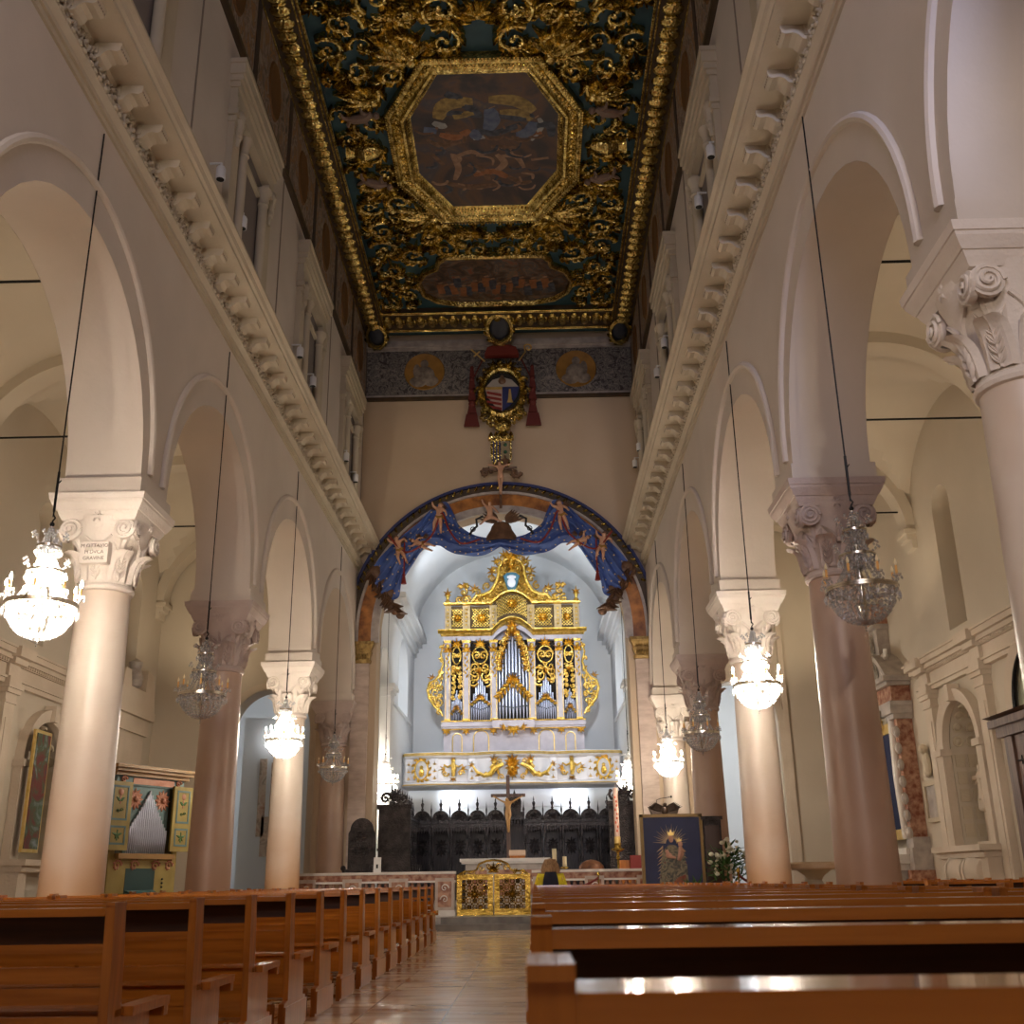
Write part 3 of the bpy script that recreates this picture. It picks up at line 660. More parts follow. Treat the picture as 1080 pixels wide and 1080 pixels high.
# cartouches at the ceiling's far corners and centre
def cart(x, y, r, label, n=12):
    o = thing('gilded_cartouche', label, 'cartouche', (x, y, 14.6)); T = TR((0, 0, -.02)) @ RX(radians(-38)) @ Matrix.Diagonal((1, 1, -1, 1))
    q = MB(); q.lathe([(r*.72, 0), (r*.95, .09), (r*1.0, .12), (r*.78, .16), (r*.68, .08)], 24, T @ Matrix.Diagonal((.85, 1.1, 1, 1)), caps=False)
    for i in range(n): a = 2*pi*i/n; blade(q, T, r*.8*cos(a)*.85, r*.8*sin(a)*1.1, a+.4, r*.5, r*.3, .12, 1)
    q.build('leafy_frame', gold_dark, o)
    q = MB(); q.ball((0, 0, .03), r*.72, 16, 8, (.85, 1.1, .2), T); q.build('dark_boss', mat('dark_blue_boss', (.012, .016, .03), .5), o)
cart(-3.2, 25.05, .33, 'small gilded cartouche in the ceiling corner on the left'); cart(3.2, 25.05, .33, 'small gilded cartouche in the ceiling corner on the right')
cart(0.05, 24.75, .42, 'gilded cartouche with mask in the middle of the far ceiling beam')

# ------------------------------------------------------------------ columns
def volute(mb, T, r=.085, d=1):
    pts = []; 
    for i in range(26):
        t = i/25; rr = r*(1-.85*t); a = d*t*4.2*pi; pts.append((rr*cos(a), rr*sin(a), .012+.03*t))
    mb.lathe([(r*1.02, -.03), (r*1.02, .008), (r*.9, .014), (.001, .02)], 16, T, caps=False)
    mb.tube(pts, [r*.17*(1-.4*i/25) for i in range(26)], 5, T, up=(0, 0, 1))
def make_column(label, shaft_m, cap_m, cap_kind=0):
    t = thing('stone_column', label, 'column', (0, 0, 0), 0)
    b = MB(); b.box(-.44, .44, -.44, .44, 0, .16); b.lathe([(.43, .16), (.45, .20), (.43, .25), (.37, .27), (.36, .32), (.39, .34), (.39, .38), (.345, .40)], 40)
    b.build('base', cap_m, t)
    b = MB(); prof = []
    for i in range(25):
        z = .40+3.58*i/24; u = i/24; prof.append((.318-.045*u**1.4, z))
    b.lathe(prof, 48); b.use(shaft_m)
    b.build('shaft', shaft_m, t)
    b = MB(); b.lathe([(.3125, 2.3), (.3145, 2.305), (.3125, 2.315)], 48, caps=False); 
    b = MB()
    b.lathe([(.27, 3.95), (.30, 3.96), (.31, 3.99), (.30, 4.02), (.285, 4.03), (.282, 4.06), (.295, 4.20), (.33, 4.38), (.385, 4.56), (.45, 4.74)], 40)
    b.build('capital_bell', cap_m, t)
    b = MB(); 
    for i in range(8):
        a = 2*pi*i/8+(pi/8 if cap_kind else 0)
        rows = []
        for j in range(7):
            u = j/6; z = 4.05+.36*u-.10*max(0, u-.8)*2; rr = .292+.045*u+.12*u**4; wv = .115*(1-.35*u**2) if u < .95 else .06
            rows.append([((rr+c_)*cos(a+s_*wv/.3), (rr+c_)*sin(a+s_*wv/.3), z) for s_, c_ in ((-1, -.01), (-.6, .025), (-.12, .01), (0, .03), (.12, .01), (.6, .025), (1, -.01))])
        b.grid(rows)
        for j in range(4):
            for s_ in (-1, 1): 
                T = Matrix(((-sin(a), 0, cos(a), (.315+.012*j)*cos(a)), (cos(a), 0, sin(a), (.315+.012*j)*sin(a)), (0, 1, 0, 4.08+.065*j), (0, 0, 0, 1)))
                blade(b, T, 0, 0, pi/2-s_*.85, .11, .035, .03, s_*.5, 3)
    b.build('lower_leaves', cap_m, t)
    for i in range(4):
        a = pi/4+i*pi/2; b = MB(); u_ = Vector((cos(a), sin(a), 0)); v_ = Vector((-sin(a), cos(a), 0))
        # horn: curved stalk rising to the corner, ending in a pair of volutes
        b.tube([u_*.29+Vector((0, 0, 4.3)), u_*.33+Vector((0, 0, 4.45)), u_*.43+Vector((0, 0, 4.60)), u_*.50+Vector((0, 0, 4.68))], [.03, .045, .055, .05], 8)
        for j in range(2):
            ang = a+(pi/4 if j else -pi/4); n_ = Vector((cos(ang), sin(ang), 0)); s_ = Vector((-sin(ang), cos(ang), 0)); off = s_*(.30 if not j else -.30)
            T = frame(n_*.385+off*.98+Vector((0, 0, 4.60)), s_, (0, 0, 1), n_)
            volute(b, T, .115, 1 if j else -1)
        for k in range(3): blade(b, frame(u_*(.31)+Vector((0, 0, 4.28)), v_, (0, 0, 1), u_), 0, 0, pi/2+(k-1)*.5, .24, .09, .05, 0, 4)
        b.build('corner_volute', cap_m, t)
    for i in range(4):
        a = i*pi/2; n_ = Vector((cos(a), sin(a), 0)); s_ = Vector((-sin(a), cos(a), 0)); b = MB(); T = frame(n_*.36+Vector((0, 0, 4.74)), s_, (0, 0, 1), n_)
        rosette(b, T @ TR((0, .0, .04)), 0, 0, .075, .05, 6)
        T2 = frame(n_*.33+Vector((0, 0, 4.45)), s_, (0, 0, 1), n_)
        if cap_kind == 0:
            for sg in (-1, 1): b.tube([T2 @ Vector((0, -.12, -.02)), T2 @ Vector((sg*.05, .0, .02)), T2 @ Vector((sg*.15, .09, .03))], [.02, .026, .016], 6)
        else: palmette(b, T2, 0, -.12, pi/2, .26, 5, 1.1, .05, .24)
        b.build('rosette', cap_m, t)
    b = MB(); z = 4.72
    for (z0, z1, h0, h1) in ((4.70, 4.76, .40, .43), (4.76, 4.80, .43, .445), (4.80, 4.88, .455, .50), (4.88, 4.91, .50, .505), (4.91, 4.98, .515, .525)):
        b.frustum(-h0, h0, -h0, h0, z0, -h1, h1, -h1, h1, z1)
    b.build('abacus', cap_m, t, smooth=False)
    return t
colA = make_column('tmp', colm, capstone); colB = make_column('tmp', colm2, capdark, 1)
COLX = 4.008
cols = [(-1, 1, colA, 'pale marble column on the left whose capital bears a carved inscription, nearest in view'),
        (-1, 2, colB, 'rose brown marble column behind the small painted organ, second from the near left'),
        (-1, 3, colA, 'pale column on the left behind the lit chandelier, just before the altar rail'),
        (-1, 4, colB, 'weathered half-engaged column left of the triumphal arch'),
        (1, 0, colA, 'large pale marble column at the right edge of the view with leafy capital'),
        (1, 1, colB, 'rose brown marble column on the right behind the dark unlit chandelier'),
        (1, 2, colA, 'pale column on the right behind the brightly lit chandelier'),
        (1, 3, colB, 'rose brown column on the right beside the blue Madonna panel'),
        (1, 4, colA, 'pale half-engaged column right of the triumphal arch'),
        (-1, 0, colB, 'rose brown column left of the front pews, just outside the view')]
used = set()
for sx, k, src, lab in cols:
    y = 6.565+4.76*k; x = sx*COLX
    if id(src) in used: o = dup(src, (x, y, 0), 0, lab)
    else: o = src; o.location = (x, y, 0); o['label'] = lab; used.add(id(src))
    for ch in o.children: pass
    if k == 1 and sx == -1: inscribed = o
o = inscribed
tb = MB(); tb.use(capstone); T = frame((0, -.40, 4.33), (1, 0, 0), (0, 0, 1), (0, -1, 0)); tb.box(-.15, .15, -.12, .12, -.09, .01, T)
tb.build('inscription_tablet', None, o)
for j, tx in enumerate(('M OTTAVIO', 'M DVCA', 'GRAVINE')):
    cu = bpy.data.curves.new('t', 'FONT'); cu.body = tx; cu.size = .055; cu.extrude = .003; cu.align_x = 'CENTER'
    oo = bpy.data.objects.new('t', cu); C.objects.link(oo); bpy.context.view_layer.update()
    me = bpy.data.meshes.new_from_object(oo.evaluated_get(bpy.context.evaluated_depsgraph_get())); me.materials.clear(); me.materials.append(wallcrack)
    bpy.data.objects.remove(oo); o2 = bpy.data.objects.new('carved_lettering', me); C.objects.link(o2); o2.parent = o
    o2.location = (0, -.412, 4.385-.07*j); o2.rotation_euler = (pi/2, 0, 0)

# ------------------------------------------------------------------ clerestory windows
def make_window(sx):
    o = thing('clerestory_window', 'tmp', 'window', (sx*XF, 0, 0)); X_ = lambda a: -sx*a     # local x into the nave
    def bx(b, d0, d1, y0, y1, z0, z1): b.box(*sorted((X_(d0), X_(d1))), y0, y1, z0, z1)
    b = MB()
    for yy in (-.98, .98): bx(b, .0, .10, yy-.16, yy+.16, 9.05, 11.75)
    for yy in (-.98, .98):
        for (z0, e) in ((11.45, .02), (11.55, .05), (11.66, .03)): bx(b, 0, .10+e, yy-.16-e, yy+.16+e, z0, z0+.09)
    b.build('pilaster_frame', cream, o)
    b = MB()
    for (z0, z1, d, e) in ((11.76, 11.86, .13, 1.16), (11.86, 12.05, .11, 1.14), (12.05, 12.14, .15, 1.17), (12.14, 12.24, .19, 1.20), (12.24, 12.42, .22, 1.23), (12.42, 12.50, .24, 1.25)): bx(b, 0, d, -e, e, z0, z1)
    b.build('entablature', cream, o)
    for yy in (-.98, .98):
        b = MB(); volute(b, frame((X_(.16), yy, 11.62), (0, 1, 0), (0, 0, 1), (-sx, 0, 0)), .1); volute(b, frame((X_(.14), yy, 11.3), (0, 1, 0), (0, 0, 1), (-sx, 0, 0)), .07)
        b.tube([(X_(.12), yy, 11.6), (X_(.13), yy, 11.4), (X_(.1), yy, 11.1)], [.09, .06, .04], 8); b.build('scroll_bracket', cream, o)
    b = MB()
    for yy in (-.62, .62): 
        b.lathe([(.075, 9.05), (.075, 11.2), (.095, 11.22), (.08, 11.26), (.09, 11.35), (.13, 11.45), (.14, 11.5)], 14, TR((X_(.10), yy, 0)))
    bx(b, .0, .08, -.5, .5, 11.3, 11.37)
    b.build('mullion_column', cream, o)
    b = MB(); bx(b, -.0, .02, -.8, .8, 9.05, 11.72); b.build('shuttered_opening', mat('dim_window_opening', (.20, .17, .16), .8), o)
    return o
for sx in (-1, 1):
    base = make_window(sx)
    for j, (yy, side) in enumerate(((9.1, 'nearest the camera, mostly out of view'), (13.9, 'nearest of the three in view'), (18.65, 'middle one of the three in view'), (23.4, 'closest to the front wall'))):
        o = base if j == 0 else dup(base, (sx*XF, yy, 0)); o.location.y = yy
        o['label'] = 'stone framed clerestory window on the %s wall, %s' % ('left' if sx < 0 else 'right', side); o['group'] = 'clerestory windows'
sp = thing('spotlight', 'tmp', 'spotlight', (0, 0, 0), group='small white spotlights above the cornice')
b = MB(); b.lathe([(.001, .0), (.062, .0), (.065, .02), (.065, .17), (.05, .20), (.001, .205)], 16); b.build('housing', white_lamp, sp)
b = MB(); b.lathe([(.001, -.004), (.052, -.004), (.056, .004)], 16, caps=False); b.build('lens', blackm, sp)
b = MB(); b.box(-.012, .012, -.012, .012, .19, .26); b.box(-.16, .012, -.012, .012, .25, .27); b.build('bracket', white_lamp, sp)
first = True; names = ['at the far cornice end beside the arch', 'under the last window, farther jamb', 'under the last window, nearer jamb', 'under the middle window, farther jamb', 'under the middle window, nearer jamb', 'under the nearest window, farther jamb', 'under the nearest window, nearer jamb']
for sx, lst, z in ((-1, (12.17, 13.33, 17.4, 18.6, 22.5, 23.85, 25.2), 10.0), (1, (12.9, 14.1, 18.7, 20.0, 24.0, 25.1), 10.72)):
    for j, yy in enumerate(lst[::-1]):
        o = sp if first else dup(sp); first = False
        o.location = (sx*(XF-.16), yy, z); o.rotation_euler = (0, 0, 0 if sx < 0 else pi)
        if j == 0 and sx < 0: o.location = (-3.42, 25.2, 9.1)
        o['label'] = 'small white cylinder spotlight on the %s wall %s' % ('left' if sx < 0 else 'right', names[j if sx < 0 else j+1])

# ------------------------------------------------------------------ chandeliers
def make_chandelier(lit):
    t = thing('crystal_chandelier', 'tmp', 'chandelier', (0, 0, 3.05)); cm = crys_lit if lit else crys
    silver = bpy.data.materials.get('silvered_glass_metal') or mat('silvered_glass_metal', (.62, .58, .50), .2, 1)
    b = MB(); b.lathe([(.012, .0), (.03, .05), (.045, .12), (.018, .18), (.018, .30), (.035, .36), (.018, .42), (.012, .62), (.03, .70), (.012, .76), (.010, 1.0)], 12); b.build('stem', silver, t)
    b = MB()
    for (z, r) in ((.24, .30), (.26, .30), (.55, .155), (.78, .10)): b.lathe([(r-.008, z), (r+.006, z), (r+.006, z+.018), (r-.008, z+.018), (r-.008, z)], 28, caps=False)
    b.build('ring_frame', silver, t)
    b = MB(); n = 26                          # bowl: net of beads
    for i in range(n):
        a = 2*pi*i/n
        for j in range(10): u = j/9; z = .24-.27*sin(u*pi/2); r = .27*cos(u*pi/2*.93); b.octa((r*cos(a), r*sin(a), z), .019 if j < 6 else .013, .021)
    for (zt_, r_) in ((.56, .15), (.78, .09)):
        for i in range(14):
            a = 2*pi*i/14
            for j in range(5): u = j/4; b.octa((r_*cos(u*1.3)*cos(a), r_*cos(u*1.3)*sin(a), zt_-.10*sin(u*pi/2)), .014, .017)
    for k in range(3): b.octa((0, 0, -.05-.025*k), .018-.004*k)
    b.build('bead_bowl', cm, t)
    b = MB()
    for (z0, r0, z1, r1, n, m_) in ((.25, .295, .62, .05, 16, 12), (.55, .15, .80, .03, 12, 8), (.78, .095, .98, .012, 10, 7)):   # sloping bead strings
        for i in range(n):
            a = 2*pi*i/n
            for j in range(m_): u = j/m_; r = r0+(r1-r0)*u**.6; z = z0+(z1-z0)*u; b.octa((r*cos(a), r*sin(a), z), .0135, .018)
    b.build('bead_strings', cm, t)
    b = MB()
    for (z, r, n, h) in ((.22, .31, 26, .035), (.17, .26, 22, .03), (.53, .165, 16, .03), (.76, .11, 12, .026), (.50, .13, 12, .026)):
        for i in range(n): a = 2*pi*i/n; b.octa((r*cos(a), r*sin(a), z-h), .014, h*1.1)
    b.build('drop_fringe', cm, t)
    b = MB()
    for i in range(8):                        # crown plumes
        a = 2*pi*i/8
        for (z, r, s) in ((.80, .10, 1), (.56, .15, .9)):
            for j in range(4): u = j/3; b.octa(((r+.055*s*u)*cos(a), (r+.055*s*u)*sin(a), z+.02+.09*s*sin(u*2.2)), .014, .018)
    b.build('crown_plumes', cm, t)
    for i in range(8):
        a = 2*pi*i/8+.2; ca, sa = cos(a), sin(a)
        b = MB(); pts = [(.03*ca, .03*sa, .30), (.14*ca, .14*sa, .22), (.25*ca, .25*sa, .24), (.31*ca, .31*sa, .31), (.31*ca, .31*sa, .33)]; b.tube(pts, .009, 6)
        b.lathe([(.001, .33), (.035, .335), (.04, .35), (.03, .35)], 10, TR((.31*ca, .31*sa, 0)), caps=False)
        for k in range(6): a2 = k*pi/3; b.octa((.31*ca+.042*cos(a2), .31*sa+.042*sin(a2), .315), .009, .020)
        arm = b.build('candle_arm', cm, t)
        b = MB(); b.lathe([(.011, .345), (.011, .425)], 8, TR((.31*ca, .31*sa, 0))); b.build('candle_sleeve', amberwax, arm)
        b = MB(); b.lathe([(.001, .425), (.012, .435), (.014, .45), (.006, .475), (.001, .49)], 8, TR((.31*ca, .31*sa, 0)), caps=False)
        b.build('bulb', bulb if lit else candlewax, arm)
    if lit:
        b = MB()
        for (z, r, n) in ((.10, .12, 6), (.62, .05, 4), (.34, .09, 6)):
            for i in range(n): a = 2*pi*i/n; b.ball((r*cos(a), r*sin(a), z), .022, 8, 6, (1, 1, 1.5))
        b.build('inner_bulbs', bulb, t)
    b = MB(); b.tube([(0, 0, .99), (0, 0, 1.03), (.02, 0, 1.06), (.0, 0, 1.09)], .008, 6); b.ball((0, 0, 1.0), .022, 8, 6); b.build('hook', iron, t)
    b = MB(); b.tube([(0, 0, 1.07), (0, 0, 2.6), (.0, 0, 5.2)], .0075, 6); b.tube([(0, 0, 1.12), (0, 0, 1.5)], .012, 6); b.tube([(0, 0, 1.38), (.03, 0, 1.42)], .006, 5); b.build('cable', iron, t)
    return t
chU, chL = make_chandelier(False), make_chandelier(True)
CH = [(-3.57, 8.945, 1, 'brightly lit crystal chandelier nearest on the left, beside the inscribed capital'), (-3.57, 13.7, 0, 'unlit crystal chandelier on the left above the small painted organ'),
      (-3.57, 18.465, 1, 'brightly lit chandelier on the left in front of the pale column near the rail'), (-3.57, 23.2, 0, 'small unlit chandelier on the left beside the triumphal arch'),
      (3.53, 8.945, 0, 'large unlit crystal chandelier with amber candles nearest on the right'), (3.57, 13.7, 1, 'dazzling lit chandelier on the right in front of the pale column'),
      (3.57, 18.465, 0, 'unlit crystal chandelier on the right in front of the rose brown column'), (3.57, 23.2, 1, 'brightly lit chandelier on the right above the blue Madonna panel'),
      (-3.02, 27.4, 1, 'lit chandelier inside the chancel entrance on the left'), (3.1, 27.4, 1, 'lit chandelier inside the chancel entrance on the right')]
used = set()
for (x, y, lit, lab) in CH:
    src = chL if lit else chU
    if id(src) in used: o = dup(src, (x, y, 2.98), 0, lab, 'crystal chandeliers between the columns')
    else: o = src; o.location = (x, y, 2.98); o['label'] = lab; o['group'] = 'crystal chandeliers between the columns'; used.add(id(src))
    if lit:
        light('chandelier_light', 'POINT', (x, y, 3.42), 200 if y < 26 else 80, (1, .83, .63), .12)
        light('chandelier_light', 'POINT', (x-(.04 if x > 0 else -.04), y, 3.14), 60, (1, .88, .72), .05)

# ------------------------------------------------------------------ aisles
def aisle(sx, n1, n2):
    b = MB(); x0, x1 = sx*XB, sx*AW; a = (AW-XB)/2; xm = sx*(XB+AW)/2; zs = 7.5
    ys = [KS[0]-2.38+4.76*i for i in range(0)]
    edges = KS+[KS[-1]+.4]
    for i in range(len(KS)-1):
        ya, yb = KS[i], KS[i+1]; ym = (ya+yb)/2; rows = []
        for j in range(25):
            y = ya+(yb-ya)*j/24; row = []
            for k in range(21):
                x = x0+(x1-x0)*k/20
                z1 = zs+1.95*sqrt(max(0, 1-((x-xm)/a)**2)); z2 = zs+1.95*sqrt(max(0, 1-((y-ym)/2.38)**2))
                row.append((x, y, max(z1, z2)))
            rows.append(row)
        b.grid(rows)
    struct(b.build('ceiling_aisle_left' if sx < 0 else 'ceiling_aisle_right', plaster_aisle, angle=20))
    b = MB()
    for y in KS:                       # transverse arches
        pts = arc(xm, 7.9, a-.16, 24); 
        for (y0, y1, r0, r1) in ((y-.22, y+.22, a-.16, a+.05),):
            A = [(xm+r0*cos(pi*i/24), zs+.0+r0*.93*sin(pi*i/24)) for i in range(25)]; B = [(xm+r1*cos(pi*i/24), zs+r1*1.0*sin(pi*i/24)) for i in range(25)]
            b.strip([(x, y0, z) for x, z in A], [(x, y1, z) for x, z in A]); b.strip([(x, y0, z) for x, z in A], [(x, y0, z) for x, z in B]); b.strip([(x, y1, z) for x, z in A], [(x, y1, z) for x, z in B])
        for xx, d in ((x1, -sx), (x0, sx)):
            for (z0, z1, e) in ((7.42, 7.52, .24), (7.30, 7.42, .18), (7.12, 7.30, .10)): b.box(*sorted((xx, xx+d*e)), y-.22-(.04 if e > .2 else 0), y+.22+(.04 if e > .2 else 0), z0, z1)
    struct(b.build('trim_8' if sx < 0 else 'trim_9', plaster_aisle))
    for j, y in enumerate(KS):
        if y < 5 or y > 22: continue
        q = MB(); q.tube([(xm-sx*a*1.0, y, 7.95), (xm+sx*a*.98, y, 7.95)], .018, 8)
        tag(q.build('tie_rod', iron), 'black iron tie rod across the %s aisle %s' % ('left' if sx < 0 else 'right', {1: 'nearest the camera', 2: 'crossing the first bay in view', 3: 'second into view, nearer the altar'}.get(round((y-1.805)/4.76), 'nearest the camera')), 'tie rod', 'iron tie rods')
    # outer wall with shallow tall niches in the upper part
    b = MB(); T_ = lambda y, z, d=0: (sx*(AW+d), y, z)
    nich = []
    for i in range(len(KS)-1):
        c = (KS[i]+KS[i+1])/2+.75; nich.append((c-.42, c+.42, 5.2, 7.5))
    def opening(a_, c_, z0, z1, base, top, dep, y):
        r_ = (c_-a_)/2
        b.add([T_(y, base), T_(a_, base), T_(a_, top), T_(y, top)], [(0, 1, 2, 3)])
        b.add([T_(a_, base), T_(c_, base), T_(c_, z0), T_(a_, z0)], [(0, 1, 2, 3)])
        pts = [(a_, z0)] + [(p, z) for p, z in arc((a_+c_)/2, z1, r_, 16)] + [(c_, z0)]
        b.strip([T_(p, z) for p, z in pts], [T_(p, top) for p, z in pts]); b.strip([T_(p, z) for p, z in pts], [T_(p, z, dep) for p, z in pts])
        b.add([T_(p, z, dep) for p, z in pts], [tuple(range(len(pts)))]); b.add([T_(a_, z0), T_(c_, z0), T_(c_, z0, dep), T_(a_, z0, dep)], [(0, 1, 2, 3)])
    y = YS
    for (a_, c_, z0, z1) in nich:
        opening(a_, c_, z0, z1, 4.6, 10.2, .35, y); y = c_
    b.add([T_(y, 4.6), T_(27, 4.6), T_(27, 10.2), T_(y, 10.2)], [(0, 1, 2, 3)])
    yc = 19.65 if sx > 0 else 20.1
    opening(yc-.78, yc+.78, 1.38, 3.12, 0, 4.6, .52, YS)
    b.add([T_(yc+.78, 0), T_(27, 0), T_(27, 4.6), T_(yc+.78, 4.6)], [(0, 1, 2, 3)])
    struct(b.build('wall_aisle_left' if sx < 0 else 'wall_aisle_right', plaster_aisle))
    # entablature with pilasters (stops before the far bay)
    b = MB(); yE = 21.45
    def bx(d, y0, y1, z0, z1, d0=0): b.box(*sorted((sx*(AW-d0), sx*(AW-d))), y0, y1, z0, z1)
    for (z0, z1, d) in ((4.28, 4.36, .10), (4.36, 4.40, .14), (4.40, 4.62, .08), (4.62, 4.68, .13), (4.68, 4.76, .20), (4.76, 4.86, .27), (4.86, 4.90, .30)): bx(d, YS, yE+d-.1, z0, z1)
    y = YS+.1
    while y < yE: bx(.165, y, y+.045, 4.63, 4.68); y += .09
    for yp in (2.2, 4.5, 9.0, 11.3, 13.6, 15.9, 18.4, 20.95):
        for (z0, z1, d, h) in ((0, .45, .2, .26), (.45, 3.95, .13, .19), (3.95, 4.0, .16, .22), (4.0, 4.12, .14, .2), (4.12, 4.2, .19, .25), (4.2, 4.28, .22, .28), (4.28, 4.40, .19, .22), (4.40, 4.62, .14, .2), (4.62, 4.72, .25, .24), (4.72, 4.90, .36, .30)): bx(d, yp-h, yp+h, z0, z1)
        bx(.145, yp-.10, yp+.10, .8, 3.7, .10)
    struct(b.build(n1, aislestone, smooth=False))
aisle(-1, 'trim_10', ''); aisle(1, 'trim_11', '')
# aisle end walls with an arched way into the side chapels
def endwall(sx, name):
    b = MB(); cx = 5.62; r = .96; y0, y1 = YE+.3, YE+.9
    pts = [(cx-r, 0)] + arc(cx, 4.45, r, 20) + [(cx+r, 0)]
    for y in (y0, y1):
        b.strip([(sx*x, y, z) for x, z in pts], [(sx*x, y, 10.2) for x, z in pts])
        b.add([(sx*4.42, y, 0), (sx*(cx-r), y, 0), (sx*(cx-r), y, 10.2), (sx*4.42, y, 10.2)], [(0, 1, 2, 3)]); b.add([(sx*(cx+r), y, 0), (sx*AW, y, 0), (sx*AW, y, 10.2), (sx*(cx+r), y, 10.2)], [(0, 1, 2, 3)])
    b.strip([(sx*x, y0, z) for x, z in pts], [(sx*x, y1, z) for x, z in pts])
    o = struct(b.build(name, plaster_aisle))
    q = MB(); 
    for s_ in (-1, 1): q.box(*sorted((sx*(cx+s_*(r+.02)), sx*(cx+s_*(r+.17)))), y0-.05, y0, 0, 4.45)
    A = arc(cx, 4.45, r+.02, 20); B = arc(cx, 4.45, r+.17, 20); q.strip([(sx*x, y0-.05, z) for x, z in A], [(sx*x, y0-.05, z) for x, z in B])
    if sx > 0: q.box(6.72, 6.84, y0-.06, y0, 0, 7.0)
    q.build('arch_surround', aislestone, o)
    c = MB(); xa, xb = sorted((sx*4.0, sx*8.9)); c.box(xa, xb, 33, 33.1, 0, 6.6); c.box(xa, xb, y1, 33, 6.6, 6.7); xo = sx*8.9; c.box(*sorted((xo, xo+sx*.1)), y1, 33, 0, 6.6); c.box(*sorted((sx*3.9, sx*4.0)), y1, 33, 0, 6.6)
    struct(c.build('wall_chapel_'+('left' if sx < 0 else 'right'), white_wall))
endwall(-1, 'wall_aisle_end_left'); endwall(1, 'wall_aisle_end_right')
b = MB(); b.box(-AW, AW, YS-.2, YS, 0, 15.2); struct(b.build('wall_back', plaster))
b = MB(); b.box(-2.0, 2.0, YS, YS+.04, 6.6, 10.6); struct(b.build('added_west_pane', mat('added_pane_glass', (.5, .5, .6), .3)))  # unseen pane, added to go with the lavender fill
# fragments of old fresco on the left chapel's wall beyond the end arch
q = MB(); T = frame((-5.55, 29.3, 3.0), (1, 0, 0), (0, 0, 1), (0, -1, 0))
fr = painting('fresco_fragment_paint', [(.3, (.52, .30, .20)), (.5, (.68, .55, .42)), (.62, (.40, .30, .22)), (.75, (.7, .6, .5))], 3, 1)
fo = thing('fresco_fragment', 'pale vertical strips of faded fresco on a panel in the left side chapel', 'fresco', (-6.2, 29.1, 0))
q = MB(); q.box(-.9, .9, -.0, .10, 0, 5.2); q.build('plaster_panel', white_wall, fo)
for (x0, x1, z0, z1) in ((-.42, -.22, 2.1, 4.1), (-.1, .12, 2.3, 4.0), (-.30, .20, 1.6, 2.6), (.28, .42, 2.4, 4.0), (-.05, .30, 1.0, 2.2)):
    q = MB(); q.box(x0, x1, -.012, .0, z0, z1); q.build('fresco_strip', fr, fo)

# side niches in both aisle outer walls
def niche(sx, yc, z0, zt, hw, nm):
    o = thing('wall_niche', nm, 'niche', (sx*AW, yc, 0)); x = lambda d: -sx*d
    b = MB(); zs = zt-hw
    A = [(-hw, z0)] + arc(0, zs, hw, 18) + [(hw, z0)]; B = [(-hw-.22, z0)] + arc(0, zs, hw+.22, 18) + [(hw+.22, z0)]; D = [(-hw+.10, z0)] + arc(0, zs, hw-.10, 18) + [(hw-.10, z0)]
    b.strip([(x(.14), y, z) for y, z in A], [(x(.17), y, z) for y, z in B]); b.strip([(x(.17), y, z) for y, z in B], [(x(.0), y, z) for y, z in B]); b.strip([(x(.14), y, z) for y, z in A], [(x(.01), y, z) for y, z in A])
    b.box(*sorted((x(.02), x(.24))), -.08, .08, zt+.0, zt+.3); b.build('arch_frame', aislestone, o)
    b = MB()
    for s_ in (-1, 1): b.box(*sorted((x(.01), x(.17))), s_*(hw+.13)-.12, s_*(hw+.13)+.12, z0, zs); b.box(*sorted((x(.01), x(.22))), s_*(hw+.12)-.16, s_*(hw+.12)+.16, zs-.12, zs)
    b.build('jamb', aislestone, o)
    b = MB()
    for i in range(9):
        a = pi*(i+.5)/9
        for d in (-.14, -.38):
            cy_, cz_ = (hw-.012)*cos(a), zs+(hw-.012)*sin(a); T = frame((x(d), cy_, cz_), (1, 0, 0), (0, -sin(a), cos(a)), (0, -cos(a), -sin(a)))
            b.lathe([(.10, 0), (.085, .03), (.07, .005), (.03, .03), (.001, .035)], 10, T, caps=False)
    for i in range(5):
        for s_ in (-1, 1):
            for d in (-.14, -.38): b.box(*sorted((x(d-.09), x(d+.09))), *sorted((s_*(hw-.002), s_*(hw-.02))), 1.55+.31*i, 1.78+.31*i)
    b.build('coffered_soffit', cream, o)
    b = MB(); b.box(*sorted((x(0), x(.50))), -hw-.35, hw+.35, z0-.10, z0); b.box(*sorted((x(0), x(.42))), -hw-.30, hw+.30, z0-.2, z0-.10); 
    for s_ in (-1, 1): b.box(*sorted((x(0), x(.36))), s_*(hw+.1)-.16, s_*(hw+.1)+.16, 0, z0-.2)
    b.build('shelf', aislestone, o)
    return o
nr = niche(1, 19.65, 1.38, 3.9, .78, 'arched stone tomb niche with carved relief in the right aisle wall beside the wooden door')
def reliefman(parent, loc, s, mt, nm='relief_figure', lean=0):
    T = TR(Vector(loc)) @ RZ(lean)
    J = [(0, 0, 0, .10), (0, 0, .16, .085), (0, 0, .32, .10), (0, 0, .43, .04), (0, 0, .52, .066), (0, 0, .58, .05), (-.13, 0, .37, .05), (-.2, -.02, .2, .04), (-.08, -.10, .12, .03), (.13, 0, .37, .05), (.2, -.02, .2, .04), (.08, -.1, .22, .03), (-.05, 0, -.2, .11), (-.07, 0, -.48, .13), (.06, 0, -.2, .11), (.08, 0, -.48, .13)]
    E_ = [(0, 1), (1, 2), (2, 3), (3, 4), (4, 5), (2, 6), (6, 7), (7, 8), (2, 9), (9, 10), (10, 11), (0, 12), (12, 13), (0, 14), (14, 15)]
    J = [(a*s, c*s, d*s, e*s) for a, c, d, e in J]
    return skin_body(nm, J, E_, mt, parent, T, 2)
